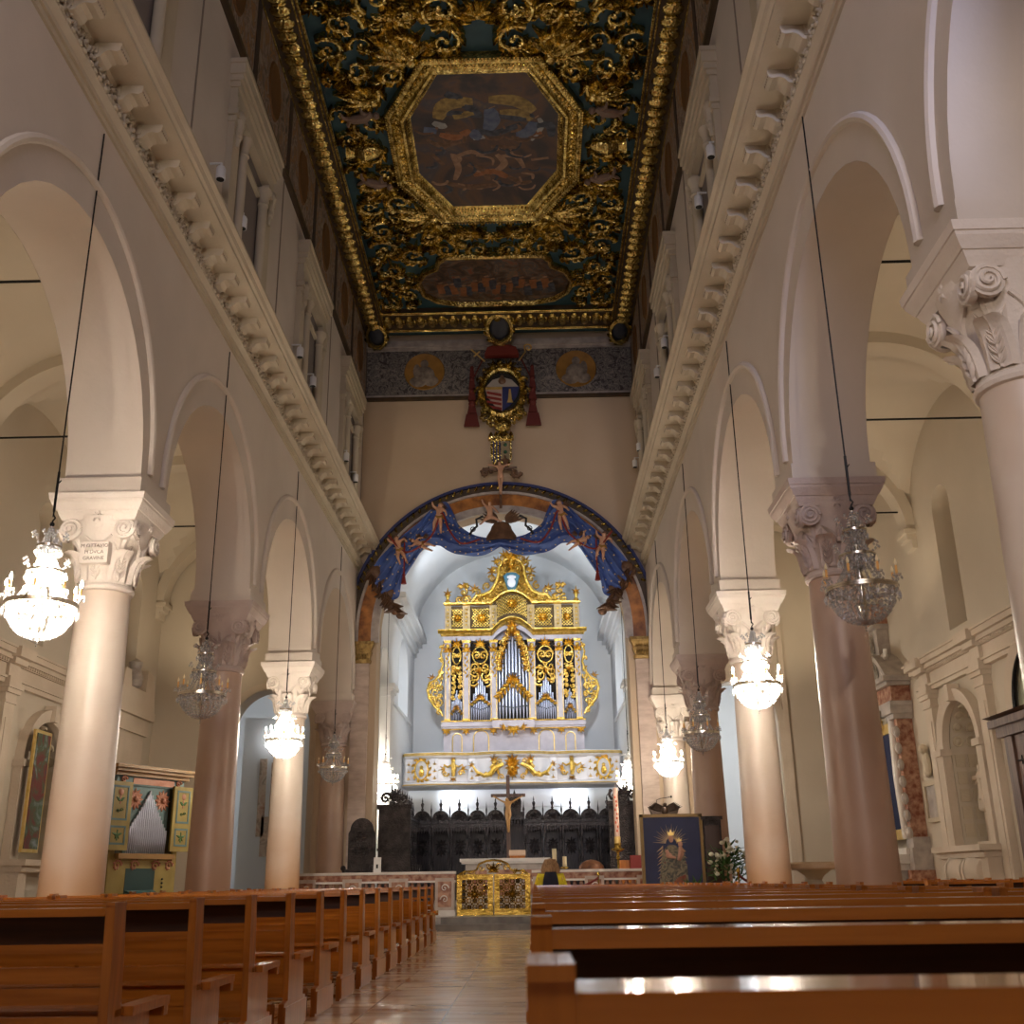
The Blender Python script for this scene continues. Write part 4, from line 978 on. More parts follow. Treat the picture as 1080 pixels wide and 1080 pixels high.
for (y, z, s) in ((-.2, 3.02, .66), (-.42, 2.15, .9), (.1, 1.95, .9), (.45, 2.35, .8), (.25, 3.1, .5), (-.15, 1.9, .8)):
    reliefman(nr, (.34, y, z if z > 2 else 1.75), s, aislestone, 'relief_figure', -pi/2)
q = MB(); q.box(.28, .50, -.70, .70, 2.55, 2.62); q.box(.22, .50, -.74, .74, 1.39, 1.46); q.box(.40, .50, -.70, .70, 1.46, 2.55); q.build('relief_panel', aislestone, nr)
for j in (-.42, .36):
    q = MB(); q.lathe([(.001, -.35), (.24, -.33), (.30, -.2), (.30, .2), (.24, .33), (.001, .35)], 16, TR((-.22, j, .95)) @ RX(pi/2)); q.lathe([(.31, -.12), (.32, -.1), (.31, -.08)], 16, TR((-.22, j, .95)) @ RX(pi/2), caps=False)
    q.build('sarcophagus_drum', aislestone, nr)
nl = niche(-1, 20.1, 1.38, 3.85, .78, 'coffered arched niche in the left aisle wall behind the nearest column')
q = MB(); q.use(gold_paint); q.box(.02, .07, -1.0, -.35, 1.5, 3.6); q.use(painting('niche_picture_paint', [(.3, (.03, .05, .05)), (.45, (.15, .02, .015)), (.55, (.06, .10, .05)), (.65, (.25, .30, .33)), (.8, (.1, .05, .03))], 2.2, 1)); q.box(.05, .08, -.95, -.40, 1.56, 3.54)
pcn = thing('niche_picture', 'tall narrow painting with a red robed figure against the left aisle niche', 'painting', (-AW+.27, 20.1, 0)); q.build('framed_canvas', None, pcn)
reliefman(thing('reclining_statue', 'grey stone statue resting below the left aisle niche', 'statue', (-8.0, 19.9, .95)), (0, 0, .02), .75, marble_grey, 'stone_figure')
q = MB(); q.box(-8.3, -7.7, 19.2, 20.6, 0, .62); o = q.build('stone_plinth', aislestone); tag(o, 'low stone plinth under the left aisle statue', 'plinth')
# gable fragment and urn farther along the left aisle wall
pd = thing('pedimented_tomb', 'pedimented stone wall monument in the left aisle seen right of the nearest column', 'monument', (-AW, 24.0, 0))
q = MB(); q.box(0, .3, -1.0, 1.2, 4.55, 4.75); q.box(0, .2, -.95, 1.1, 4.2, 4.55); q.box(0, .12, -.9, 1.05, .2, 4.2); q.build('body', aislestone, pd)
q = MB(); q.prism([(-1.0, 4.75), (1.2, 4.75), (1.0, 5.6), (.55, 5.65), (.5, 5.15), (-.4, 5.15), (-.5, 5.5), (-.8, 5.5)], 0, .28, 'x'); q.build('broken_pediment', aislestone, pd)
q = MB(); q.lathe([(.08, 5.15), (.16, 5.2), (.2, 5.4), (.12, 5.6), (.16, 5.75), (.001, 5.85)], 16, TR((.17, .0, 0))); q.build('urn', marble_grey, pd)

# right aisle: door with lunette, plaque, altar
dr = thing('door_1', '', '', (AW, 16.3, 0)); 
for kk in ('label', 'category'):
    if kk in dr.keys(): del dr[kk]
dr['kind'] = 'structure'
q = MB()
for s_ in (-1, 1): q.box(-.16, 0, s_*1.28-.14, s_*1.28+.14, 0, 3.1)
q.box(-.30, 0, -1.5, 1.65, 3.16, 3.28); q.box(-.22, 0, -1.45, 1.55, 3.0, 3.16); q.frustum(-.22, 0, -1.45, 1.55, 3.28, -.34, 0, -1.55, 1.75, 3.34); q.build('door_frame', doorwood, dr)
for s_ in (-1, 1):
    q = MB(); q.box(-.12, -.03, min(0.01*s_, s_*1.14), max(.01*s_, s_*1.14), .05, 3.0); 
    for z in (.6, 1.6, 2.5): q.box(-.125, -.10, min(.1*s_, s_*1.05), max(.1*s_, s_*1.05), z-.003, z+.003)
    lf = q.build('door_leaf', doorwood, dr)
    q = MB()
    for z in (.5, 1.35, 1.95, 2.6): q.tube([(-.13, s_*1.12, z), (-.13, s_*.8, z)], .012, 6); q.tube([(-.13, s_*.95, z-.07), (-.13, s_*.95, z+.07)], .010, 6)
    q.build('strap_hinge', iron, lf)
q = MB(); q.tube([(-.16, -.5, 1.55), (-.16, .5, 1.55)], .016, 6); q.box(-.17, -.12, -.08, .08, 1.45, 1.62); q.build('door_bolt', iron, dr)
ln = thing('lunette_window', 'arched window of grey green glass above the dark wooden door in the right aisle', 'window', (AW, 16.3, 0))
q = MB(); A = arc(.0, 3.36, .98, 20); q.add([(-.04, y, z) for y, z in A], [tuple(range(len(A)))]); q.build('glass', mat('lunette_glass', (.20, .20, .14), .4, c2=(.34, .33, .24), scale=3), ln)
q = MB(); B = arc(0, 3.36, 1.22, 20); A2 = arc(0, 3.36, 1.0, 20); q.strip([(-.12, y, z) for y, z in A2], [(-.14, y, z) for y, z in B]); q.strip([(-.14, y, z) for y, z in B], [(0, y, z) for y, z in B]); q.build('arch_moulding', aislestone, ln)
q = MB(); q.tube([(-.1, y, z) for y, z in arc(0, 3.36, .98, 20)], .03, 6); q.build('iron_rim', iron, ln)
pl = thing('memorial_plaque', 'grey inscribed memorial plaque on the right aisle wall between altar and tomb niche', 'plaque', (AW, 21.55, 0))
q = MB(); q.box(-.06, 0, -.3, .3, 1.95, 2.55); q.build('slab', marble_grey, pl); q = MB()
for (a, c, z0, z1) in ((-.36, .36, 2.55, 2.65), (-.36, .36, 1.87, 1.95), (-.36, -.28, 1.95, 2.55), (.28, .36, 1.95, 2.55)): q.box(-.10, 0, a, c, z0, z1)
q.build('border', cream, pl)
q = MB(); q.ball((-.08, 0, 2.95), .17, 10, 8, (.5, .9, 1.5)); q.ball((-.12, 0, 3.25), .1, 8, 6); q.build('carved_bust', cream, pl)

al = thing('side_altar', 'coloured marble side altar with blue curtained picture and broken pediment in the right aisle', 'altar', (AW, 23.55, 0))
def abx(nm, m_, boxes):
    q = MB()
    for (d0, d1, y0, y1, z0, z1) in boxes: q.box(-d1, -d0, y0, y1, z0, z1)
    return q.build(nm, m_, al)
abx('altar_table', marble_white, [(0, .9, -1.1, 1.1, 1.0, 1.12), (0, .6, -1.2, 1.2, 1.12, 1.3), (0, .45, -1.25, 1.25, 1.3, 1.42)])
abx('altar_front', marble_grey, [(0, .8, -1.0, 1.0, 0, 1.0)])
abx('inlay_panel', marble_red, [(.8, .815, -.9, -.5, .25, .9), (.8, .815, -.4, .4, .25, .9), (.8, .815, .5, .9, .25, .9), (0, .47, -1.45, -1.25, .2, 1.0)])
for s_ in (-1, 1):
    abx('pilaster', marble_grey, [(0, .38, s_*1.2-.22, s_*1.2+.22, 0, 1.42), (0, .34, s_*1.2-.2, s_*1.2+.2, 1.42, 1.62)])
    abx('pilaster_inlay', marble_red, [(0, .32, s_*1.2-.09, s_*1.2+.09, 1.62, 4.05)])
    q = MB(); q.tube([(-.34, s_*1.02, 1.6), (-.36, s_*1.02, 2.8), (-.34, s_*1.02, 4.0)], [.07, .085, .07], 12); q.build('altar_column', marble_white, al)
    q = MB(); 
    for j in range(7): q.ball((-.38, s_*1.36, 1.7+.33*j), .075, 8, 6, (1, 1, 1.6))
    q.build('carved_garland', marble_grey, al)
    abx('column_capital', marble_grey, [(0, .46, s_*1.12-.3, s_*1.12+.3, 4.05, 4.2), (0, .40, s_*1.12-.25, s_*1.12+.25, 3.95, 4.05)])
abx('curtain_frame', gold_paint, [(.2, .28, -.82, -.62, 1.75, 3.95), (.2, .28, .62, .82, 1.75, 3.95), (.2, .28, -.82, .82, 3.75, 3.95), (.2, .28, -.82, .82, 1.6, 1.8)])
q = MB(); rows = []
for i in range(41):
    y = -.62+1.24*i/40; rows.append([(-.22-.02*sin(i*1.3), y, 1.8), (-.24-.012*sin(i*1.3), y, 3.75)])
q.grid(rows); q.build('blue_curtain', mat('dark_blue_curtain', (.012, .02, .07), .8), al)
abx('frieze', marble_red, [(0, .40, -1.4, 1.4, 4.3, 4.62)]); abx('cornice', marble_grey, [(0, .46, -1.45, 1.45, 4.2, 4.3), (0, .5, -1.5, 1.5, 4.62, 4.7), (0, .58, -1.58, 1.58, 4.7, 4.8)])
for s_ in (-1, 1):
    q = MB(); n = 8; A = [(-.5-.0*i, s_*(1.5-1.0*i/n), 4.8+.62*sin(pi/2*i/n)) for i in range(n+1)]
    q.strip(A, [(0, p[1], p[2]) for p in A]); q.strip([(p[0], p[1], p[2]-.12) for p in A], [(0, p[1], p[2]-.12) for p in A]); q.strip(A, [(p[0], p[1], p[2]-.12) for p in A]); q.build('broken_pediment', marble_grey, al)
abx('upper_panel', marble_grey, [(0, .26, -.55, .55, 4.8, 6.0), (0, .34, -.62, .62, 6.0, 6.1)])
q = MB(); A = arc(0, 6.08, .6, 12); q.prism(A, -.3, 0, 'x'); q.build('arched_top', marble_red, al)
q = MB(); q.add([(-.28, y, z) for y, z in [(-.36, 4.95)] + arc(0, 5.6, .36, 10) + [(.36, 4.95)]], [tuple(range(13))]); q.build('upper_painting', painting('altar_upper_painting', [(.35, (.03, .03, .03)), (.5, (.25, .22, .18)), (.65, (.06, .04, .03))], 3), al)
for s_ in (-1, 1):
    q = MB(); q.ball((-.25, s_*.85, 5.05), .14, 10, 8, (1, 1, 1.3)); q.ball((-.25, s_*.85, 5.32), .09, 8, 6); q.tube([(-.25, s_*.85, 5.15), (-.3, s_*1.05, 5.3), (-.3, s_*1.1, 5.45)], .045, 6); q.build('carved_cherub', marble_white, al)
q = MB(); q.ball((-.3, 0, 3.95), .18, 10, 6, (.6, 1, 1)); scroll(q, frame((-.3, -.2, 3.95), (0, 1, 0), (0, 0, 1), (-1, 0, 0)), 0, 0, .16, 0, 1, 1.2, .03, .04); scroll(q, frame((-.3, .2, 3.95), (0, 1, 0), (0, 0, 1), (-1, 0, 0)), 0, 0, .16, pi, -1, 1.2, .03, .04); q.build('gilded_cartouche', gold_paint, al)
q = MB(); q.tube([(-.55, -.9, 3.35), (-.7, -.9, 3.3), (-.8, -.9, 3.4)], .02, 6); q.ball((-.8, -.9, 3.45), .06, 8, 6); q.build('gilt_lamp_arm', gold_paint, al)

# ------------------------------------------------------------------ chancel shell
CL, CR, CB = -3.05, 3.27, 34.0
def chancel_side(sx):
    x = CL if sx < 0 else CR; b = MB(); y0 = YE+.7
    # pier, open bay arch (front) and blind tall niche (rear)
    bays = [(26.35, 27.9, 5.9, True), (30.0, 32.3, 6.6, False)]
    y = y0; X2 = x+sx*.45
    for (a_, c_, zs, op_) in bays:
        r = (c_-a_)/2; z0 = 0 if op_ else 5.55
        if a_ > y: b.add([(x, y, 0), (x, a_, 0), (x, a_, 8.3), (x, y, 8.3)], [(0, 1, 2, 3)])
        pts = [(a_, z0)] + arc((a_+c_)/2, zs, r, 20) + [(c_, z0)]
        b.strip([(x, p, z) for p, z in pts], [(x, p, 8.3) for p, z in pts]); b.strip([(x, p, z) for p, z in pts], [(X2, p, z) for p, z in pts])
        if not op_: b.add([(x, a_, 0), (x, c_, 0), (x, c_, z0), (x, a_, z0)], [(0, 1, 2, 3)]); b.add([(X2, p, z) for p, z in pts], [tuple(range(len(pts)))]); b.add([(x, a_, z0), (x, c_, z0), (X2, c_, z0), (X2, a_, z0)], [(0, 1, 2, 3)])
        y = c_
    b.add([(x, y, 0), (x, CB, 0), (x, CB, 8.3), (x, y, 8.3)], [(0, 1, 2, 3)])
    struct(b.build('wall_chancel_left' if sx < 0 else 'wall_chancel_right', white_wall))
    q = MB(); xx = sx
    for (z0, z1, d) in ((7.75, 7.9, .08), (7.9, 8.05, .14), (8.05, 8.2, .26), (8.2, 8.36, .40)): q.box(*sorted((x, x-sx*d)), 27.95, CB, z0, z1)
    q.build('trim_13' if sx < 0 else 'trim_14', white_wall); struct(bpy.data.objects['trim_13' if sx < 0 else 'trim_14'])
    q = MB(); 
    for (z0, z1, d) in ((5.55, 5.65, .06), (5.65, 5.75, .12), (5.75, 5.85, .18)): q.box(*sorted((x+sx*.5, x-sx*d)), 27.85-d*.5, 28.55+d, z0, z1)
    q.box(*sorted((x, x-sx*.06)), 27.9, 28.5, .42, 5.55); q.box(*sorted((x, x-sx*.06)), 28.8, 33, 5.45, 5.52)
    struct(q.build('trim_15' if sx < 0 else 'trim_16', white_wall))
chancel_side(-1); chancel_side(1)
b = MB(); cxm = (CL+CR)/2; R_ = (CR-CL)/2
A = [(cxm+R_*cos(pi*i/32), 8.3+R_*.92*sin(pi*i/32)) for i in range(33)]
b.strip([(x, YE+.7, z) for x, z in A], [(x, CB, z) for x, z in A])
struct(b.build('ceiling_chancel', white_wall))
b = MB(); b.add([(x, CB, z) for x, z in [(CL, .0)] + A[::-1] + [(CR, 0)]], [tuple(range(35))]); struct(b.build('wall_chancel_back', white_wall))
b = MB(); b.box(CL-.6, CR+.6, YE+.7, YE+.75, 7.0, 15) if False else None
b = MB(); b.box(CL, CR, 33.0, 33.15, .42, 3.9); struct(b.build('wall_under_balcony', white_wall))
b = MB(); b.box(-1.75, 1.95, 32.97, 33.02, 3.0, 3.62); b.build('painted_panel', balc, bpy.data.objects['wall_under_balcony'])

# ------------------------------------------------------------------ pipe organ on its balcony
OX = .15; OY = 32.25
org = thing('pipe_organ', 'large gilded baroque pipe organ above the white balcony in the chancel', 'organ', (OX, OY, 4.4))
def OB(): return MB()
def ob(q, nm, m_): return q.build(nm, m_, org)
Zo = lambda z: z-4.4
q = OB(); q.box(-2.12, 2.12, .25, 1.3, 0, Zo(9.0)); q.box(-2.1, 2.1, .02, .3, 0, Zo(5.25)); ob(q, 'case_body', organ_paint)
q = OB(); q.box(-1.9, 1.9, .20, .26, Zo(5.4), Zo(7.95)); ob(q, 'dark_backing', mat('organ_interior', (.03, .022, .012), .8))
for (a, c) in ((-1.83, -1.55), (-1.2, -.75), (.75, 1.2), (1.55, 1.83)):
    q = OB(); r = (c-a)/2; q.tube([(a, .0, .05), (a, .0, Zo(4.95))] + [(x, 0, z) for x, z in arc((a+c)/2, Zo(4.95), r, 10)] + [(c, .0, .05)], .018, 6); ob(q, 'panel_moulding', gold_paint)
q = OB()
for (z0, z1, d, e) in ((5.2, 5.28, .10, 2.14), (5.28, 5.36, .16, 2.16), (5.36, 5.44, .12, 2.14)): q.box(-e, e, -d, .25, Zo(z0), Zo(z1))
q.box(-.62, .62, -.34, -.1, Zo(5.2), Zo(5.44)); ob(q, 'keyboard_ledge', organ_paint)
q = OB()
for (z, d, e) in ((5.44, .15, 2.16), (5.2, .12, 2.15)): q.tube([(-e, -d, Zo(z)), (-.64, -d, Zo(z)), (-.6, -d-.2, Zo(z)), (.6, -d-.2, Zo(z)), (.64, -d, Zo(z)), (e, -d, Zo(z))], .022, 6)
for x in (-2.0, -1.42, -.6, .6, 1.42, 2.0):
    T = frame((x, -.14, Zo(5.12)), (1, 0, 0), (0, 0, 1), (0, -1, 0)); palmette(q, T, 0, .06, -pi/2, .18, 5, 1.0, .05, .35)
T = frame((0, -.36, Zo(5.2)), (1, 0, 0), (0, 0, 1), (0, -1, 0)); palmette(q, T, 0, 0, -pi/2, .28, 7, 1.3, .06, .3); palmette(q, T, .25, .02, -.3, .2, 5, .8, .05); palmette(q, T, -.25, .02, pi+.3, .2, 5, .8, .05)
ob(q, 'gilded_console', gold)
PI_ = [(-2.07, -1.89), (-1.53, -1.30), (-.69, -.47), (.47, .69), (1.30, 1.53), (1.89, 2.07)]
for (a, c) in PI_:
    q = OB(); q.box(a, c, -.08, .25, Zo(5.44), Zo(7.9)); ob(q, 'pilaster', organ_paint)
    q = OB(); m_ = (a+c)/2; h = (c-a)/2
    for s_ in (-1, 1): q.box(m_+s_*(h-.03)-.01, m_+s_*(h-.03)+.01, -.10, -.08, Zo(5.55), Zo(7.5))
    T = frame((m_, -.09, 0), (1, 0, 0), (0, 0, 1), (0, -1, 0))
    for j in range(7): blade(q, T, 0, Zo(6.75)+.11*j, pi/2+(.5 if j % 2 else -.5), .13, .06, .03)
    palmette(q, T, 0, Zo(7.55), pi/2, .24, 5, 1.1, .08, .35); q.ball((m_, -.12, Zo(7.72)), .07, 8, 6); q.box(a-.02, c+.02, -.13, .1, Zo(7.82), Zo(7.9))
    q.box(a, c, -.11, 0, Zo(5.46), Zo(5.52)); ob(q, 'pilaster_gilding', gold)
def pipes(x0, x1, n, ztop, zside, bow=.0, mouth=5.75):
    wdt = (x1-x0)/n; r = wdt*.47; ns = 0
    for i in range(n):
        u = (i+.5)/n*2-1; x = x0+(i+.5)*wdt; zt = zside+(ztop-zside)*(1-abs(u)); y = .08-bow*(1-u*u)
        q = OB(); zm = mouth+(.10*abs(u))
        q.lathe([(r*.25, Zo(5.44)), (r*.95, Zo(zm)), (r, Zo(zm+.02)), (r, Zo(zt)), (r*.8, Zo(zt)), (r*.8, Zo(zt-.05))], 12, TR((x, y, 0)), caps=False)
        o = ob(q, 'organ_pipe', pipe)
        q = OB(); q.box(x-r*.45, x+r*.45, y-r*1.04, y-r*.7, Zo(zm+.02), Zo(zm+.06)); q.build('pipe_mouth', blackm, o)
pipes(-.46, .46, 9, 8.05, 7.0, .30); 
for s_ in (-1, 1):
    a, c = sorted((s_*.70, s_*1.29)); pipes(a, c, 9, 6.95, 5.95, .04)
    a, c = sorted((s_*1.55, s_*1.87)); pipes(a, c, 7, 6.4, 6.0, 0, 5.65)
def goldmesh(nm, fn):
    q = OB(); fn(q); return ob(q, nm, gold)
TG = lambda x, z, y=-.03: frame((x, y, Zo(z)), (1, 0, 0), (0, 0, 1), (0, -1, 0))
for s_ in (-1, 1):
    D_ = Matrix.Diagonal((s_, 1, 1, 1))
    def side(q, x0, x1, zlow, zt):
        w_ = (x1-x0); m_ = (x0+x1)/2; T = frame((0, -.02, Zo(0)), (s_, 0, 0), (0, 0, 1), (0, -1, 0))
        z = zt
        palmette(q, T, m_, z-.12, pi/2, .26, 7, 1.2, .07, .3)
        q.tube([T @ Vector((m_+w_*.40*cos(a_), z-.42+.26*sin(a_), .04)) for a_ in [k*pi/9 for k in range(19)]], .022, 6)
        for d in (-1, 1):
            scroll(q, T, m_+d*w_*.19, z-.42, w_*.24, 0 if d > 0 else pi, d, 1.3, .03, .05, True, 1.3)
            zz = z-.78; k = 0
            while zz > zlow:
                f_ = (zz-zlow)/(z-.78-zlow+.01)
                scroll(q, T, m_+d*w_*(.40-.10*f_-(0.0 if k % 2 else .05)), zz, w_*.25, rnd.random()*6, d, 1.2, .027, .06, True, 1.4); zz -= .15; k += 1
        palmette(q, T, m_, z-.80, -pi/2, .24, 5, 1.0, .06, .28)
    goldmesh('openwork_carving', lambda q: side(q, .71, 1.28, 6.55, 7.85))
    goldmesh('openwork_carving', lambda q: side(q, 1.55, 1.87, 6.15, 7.85))
    def chev(q, x0, x1, z, L):
        T = frame((0, -.06, Zo(0)), (s_, 0, 0), (0, 0, 1), (0, -1, 0)); m_ = (x0+x1)/2
        palmette(q, T, m_, z-.05, pi/2, L, 7, 1.1, .08, .3)
        for d in (-1, 1):
            for k in range(3): blade(q, T, m_+d*(x1-x0)*.16*(k+.3), z-.05-.07*k, (-.45 if d > 0 else pi+.45), (x1-x0)*.24, .12, .07, d*.5)
    goldmesh('pipe_garland', lambda q: chev(q, .71, 1.28, 6.15, .2)); goldmesh('pipe_garland', lambda q: chev(q, 1.55, 1.87, 5.88, .14))
def cgar(q):
    T = frame((0, -.36, Zo(0)), (1, 0, 0), (0, 0, 1), (0, -1, 0)); palmette(q, T, 0, 6.55, pi/2, .32, 9, 1.2, .1, .26)
    for d in (-1, 1):
        for k in range(5):
            T2 = frame((0, -.36+.05*k, Zo(0)), (1, 0, 0), (0, 0, 1), (0, -1, 0)); blade(q, T2, d*(.03+.095*k), 6.58-.10*k, (-.55 if d > 0 else pi+.55), .2, .15, .08, d*.7); blade(q, T2, d*(.03+.095*k), 6.50-.10*k, (-1.2 if d > 0 else pi+1.2), .15, .09, .06, -d*.5)
goldmesh('pipe_garland', cgar)
def ctop(q):
    for d in (-1, 1):
        for k in range(8):
            T = frame((0, -.20-.16*(k/8), 0), (1, 0, 0), (0, 0, 1), (0, -1, 0)); a = pi/2*k/8
            palmette(q, T, d*.42*(1-.85*(k/8)**1.8), Zo(6.95+.15*k), (pi/2+.5) if d > 0 else (pi/2-.5), .2, 5, 1.0, .08, .3)
            scroll(q, T, d*.44*(1-.85*(k/8)**1.8), Zo(7.0+.15*k), .105, rnd.random()*6, d, 1.2, .028, .07, True, 1.3)
    T = frame((0, -.34, 0), (1, 0, 0), (0, 0, 1), (0, -1, 0)); palmette(q, T, 0, Zo(8.22), pi/2, .26, 7, 1.3, .1, .3); palmette(q, T, 0, Zo(8.14), -pi/2, .24, 7, 1.5, .1, .3); rosette(q, T, 0, Zo(8.18), .16, .1, 7)
goldmesh('central_crown_carving', ctop)
# main cornice bowing over the centre
def cpath(z, d, rise=.34, hw=.62, ext=2.14):
    P_ = [(-ext, -d, Zo(z)), (-hw, -d, Zo(z))]; 
    P_ += [(-hw+2*hw*i/16, -d-.16*sin(pi*i/16), Zo(z)+rise*sin(pi*i/16)**.8) for i in range(1, 16)]
    return P_ + [(hw, -d, Zo(z)), (ext, -d, Zo(z))]
def band(q, z0, d0, z1, d1, **k):
    q.strip(cpath(z0, d0, **k), cpath(z1, d1, **k))
q = OB(); band(q, 7.9, .02, 8.04, .02); band(q, 7.9, -.25, 7.9, .02); ob(q, 'frieze', organ_paint)
q = OB(); e0 = dict(ext=2.2); band(q, 8.04, .04, 8.08, .12, ext=2.2); band(q, 8.08, .12, 8.11, .14, ext=2.22); band(q, 8.11, .14, 8.18, .26, ext=2.28); band(q, 8.18, .26, 8.22, .26, ext=2.28); band(q, 8.22, .26, 8.24, -.3, ext=2.28); ob(q, 'main_cornice', gold)
q = OB(); band(q, 8.24, -.02, 9.0, -.02, rise=.34, ext=2.04); ob(q, 'lattice_backing', mat('lattice_ochre_board', (.11, .065, .02), .7))
q = OB(); T = frame((0, -.03, 0), (1, 0, 0), (0, 0, 1), (0, -1, 0))
for (a, c, z0, z1, ar) in ((-1.88, -1.5, 8.34, 8.9, 0), (-1.25, -.66, 8.34, 8.9, 0), (.66, 1.25, 8.34, 8.9, 0), (1.5, 1.88, 8.34, 8.9, 0), (-.5, .5, 8.56, 9.12, .2)):
    h = z1-z0; k = a-h
    while k < c:
        for sg in (1, -1):
            P_ = []
            for i in range(9):
                x = k+h*i/8; z = z0+h*i/8 if sg > 0 else z1-h*i/8
                if a <= x <= c: P_.append((x, -.02 if not ar else -.20, Zo(z+(ar*(1-((x)/.5)**2) if ar else 0)-(.05 if ar else 0))))
            if len(P_) > 1: q.tube(P_, .013, 4)
        k += .095
ob(q, 'gilded_lattice', gold)
q = OB(); 
for (a, c) in PI_: q.box(a, c, -.06, .25, Zo(8.24), Zo(9.0))
ob(q, 'upper_pilaster', mat('ochre_gilt_paint', (.50, .34, .14), .55, c2=(.62, .46, .24), scale=6))
q = OB()
for (a, c) in PI_:
    m_ = (a+c)/2; T = frame((m_, -.11, 0), (1, 0, 0), (0, 0, 1), (0, -1, 0))
    for j in range(5): q.ball((m_, -.11, Zo(8.38+.12*j)), .035, 6, 4)
for x, r in ((-1.69, .14), (-.95, .17), (.95, .17), (1.69, .14)): rosette(q, frame((x, -.05, Zo(8.6)), (1, 0, 0), (0, 0, 1), (0, -1, 0)), 0, 0, r, .09, 8)
rosette(q, frame((0, -.24, Zo(9.0)), (1, 0, 0), (0, 0, 1), (0, -1, 0)), 0, 0, .17, .09, 8)
ob(q, 'gilded_rosettes', gold)
q = OB(); band(q, 9.0, .06, 9.03, .14, ext=2.1); band(q, 9.03, .14, 9.08, .16, ext=2.12); band(q, 9.08, .16, 9.1, -.3, ext=2.12); ob(q, 'upper_cornice', gold)
# crest
def crest(q):
    T = frame((0, .02, 0), (1, 0, 0), (0, 0, 1), (0, -1, 0))
    for d in (-1, 1):
        q.tube([T @ Vector((d*a, Zo(z), .05)) for a, z in ((1.25, 9.15), (1.1, 9.32), (.85, 9.35), (.65, 9.45), (.5, 9.7), (.42, 9.95), (.40, 10.2), (.30, 10.4), (.12, 10.5))], [.045, .055, .06, .06, .055, .05, .045, .04, .035], 8)
        for (a, z, r) in ((1.08, 9.42, .13), (.78, 9.62, .12), (.62, 9.85, .12), (.52, 10.12, .12), (.42, 10.36, .12), (.25, 10.52, .13), (1.35, 9.22, .12), (.3, 9.5, .13), (.85, 9.25, .14), (.5, 9.35, .14), (.18, 10.18, .13), (.2, 10.36, .12), (.33, 9.75, .12), (.36, 10.0, .11), (.68, 9.35, .12), (1.0, 9.25, .12)):
            scroll(q, T, d*a, Zo(z), r, rnd.random()*6, d, 1.2, .03, .1, True, 1.1)
        for (a, z, an, L) in ((1.12, 9.5, .7, .26), (.55, 10.1, .5, .25), (.42, 10.4, .9, .25), (.2, 10.6, 1.3, .25)): palmette(q, T, d*a, Zo(z), an if d > 0 else pi-an, L, 5, .9, .08)
    palmette(q, T, 0, Zo(10.45), pi/2, .42, 7, .9, .1, .26); rosette(q, T, 0, Zo(10.3), .2, .12, 7)
goldmesh('crest_carving', crest)
def crest2(q):
    T = frame((0, .02, 0), (1, 0, 0), (0, 0, 1), (0, -1, 0))
    for d in (-1, 1):
        for (a, z, r) in ((1.45, 9.22, .15), (1.62, 9.2, .13), (1.5, 9.45, .12), (1.42, 9.62, .10), (1.6, 9.6, .08)): scroll(q, T, d*a, Zo(z), r, rnd.random()*6, d, 1.2, .035, .1, True, 1.1)
        palmette(q, T, d*1.5, Zo(9.6), pi/2, .2, 5, 1.1, .1, .3)
        q.lathe([(.05, Zo(9.1)), (.09, Zo(9.16)), (.04, Zo(9.22)), (.07, Zo(9.32)), (.05, Zo(9.42)), (.001, Zo(9.62))], 10, TR((d*2.0, .02, 0))); palmette(q, T, d*2.0, Zo(9.38), pi/2, .18, 5, 1.3, .1, .3)
goldmesh('side_crest_scrolls', crest2)
q = OB(); q.prism([(-1.3, Zo(9.1)), (1.3, Zo(9.1)), (1.2, Zo(9.3)), (.9, Zo(9.38)), (.68, Zo(9.5)), (.52, Zo(9.8)), (.44, Zo(10.15)), (.3, Zo(10.42)), (0, Zo(10.55)), (-.3, Zo(10.42)), (-.44, Zo(10.15)), (-.52, Zo(9.8)), (-.68, Zo(9.5)), (-.9, Zo(9.38)), (-1.2, Zo(9.3))], .04, .10, 'y'); ob(q, 'crest_board', gold)
q = OB(); q.lathe([(.001, Zo(9.42)), (.10, Zo(9.45)), (.17, Zo(9.62)), (.24, Zo(9.85)), (.26, Zo(9.93)), (.16, Zo(10.02)), (.001, Zo(10.05))], 20, TR((0, -.06, 0)) @ Matrix.Diagonal((1, .5, 1, 1))); ob(q, 'crest_shield', mat('blue_green_shield', (.06, .18, .24), .5))
q = OB(); q.ball((0, -.18, Zo(9.68)), .13, 10, 8, (1, .4, 1.2)); q.ball((0, -.17, Zo(9.86)), .09, 8, 6, (1.6, .5, .8)); ob(q, 'shield_emblem', balc)
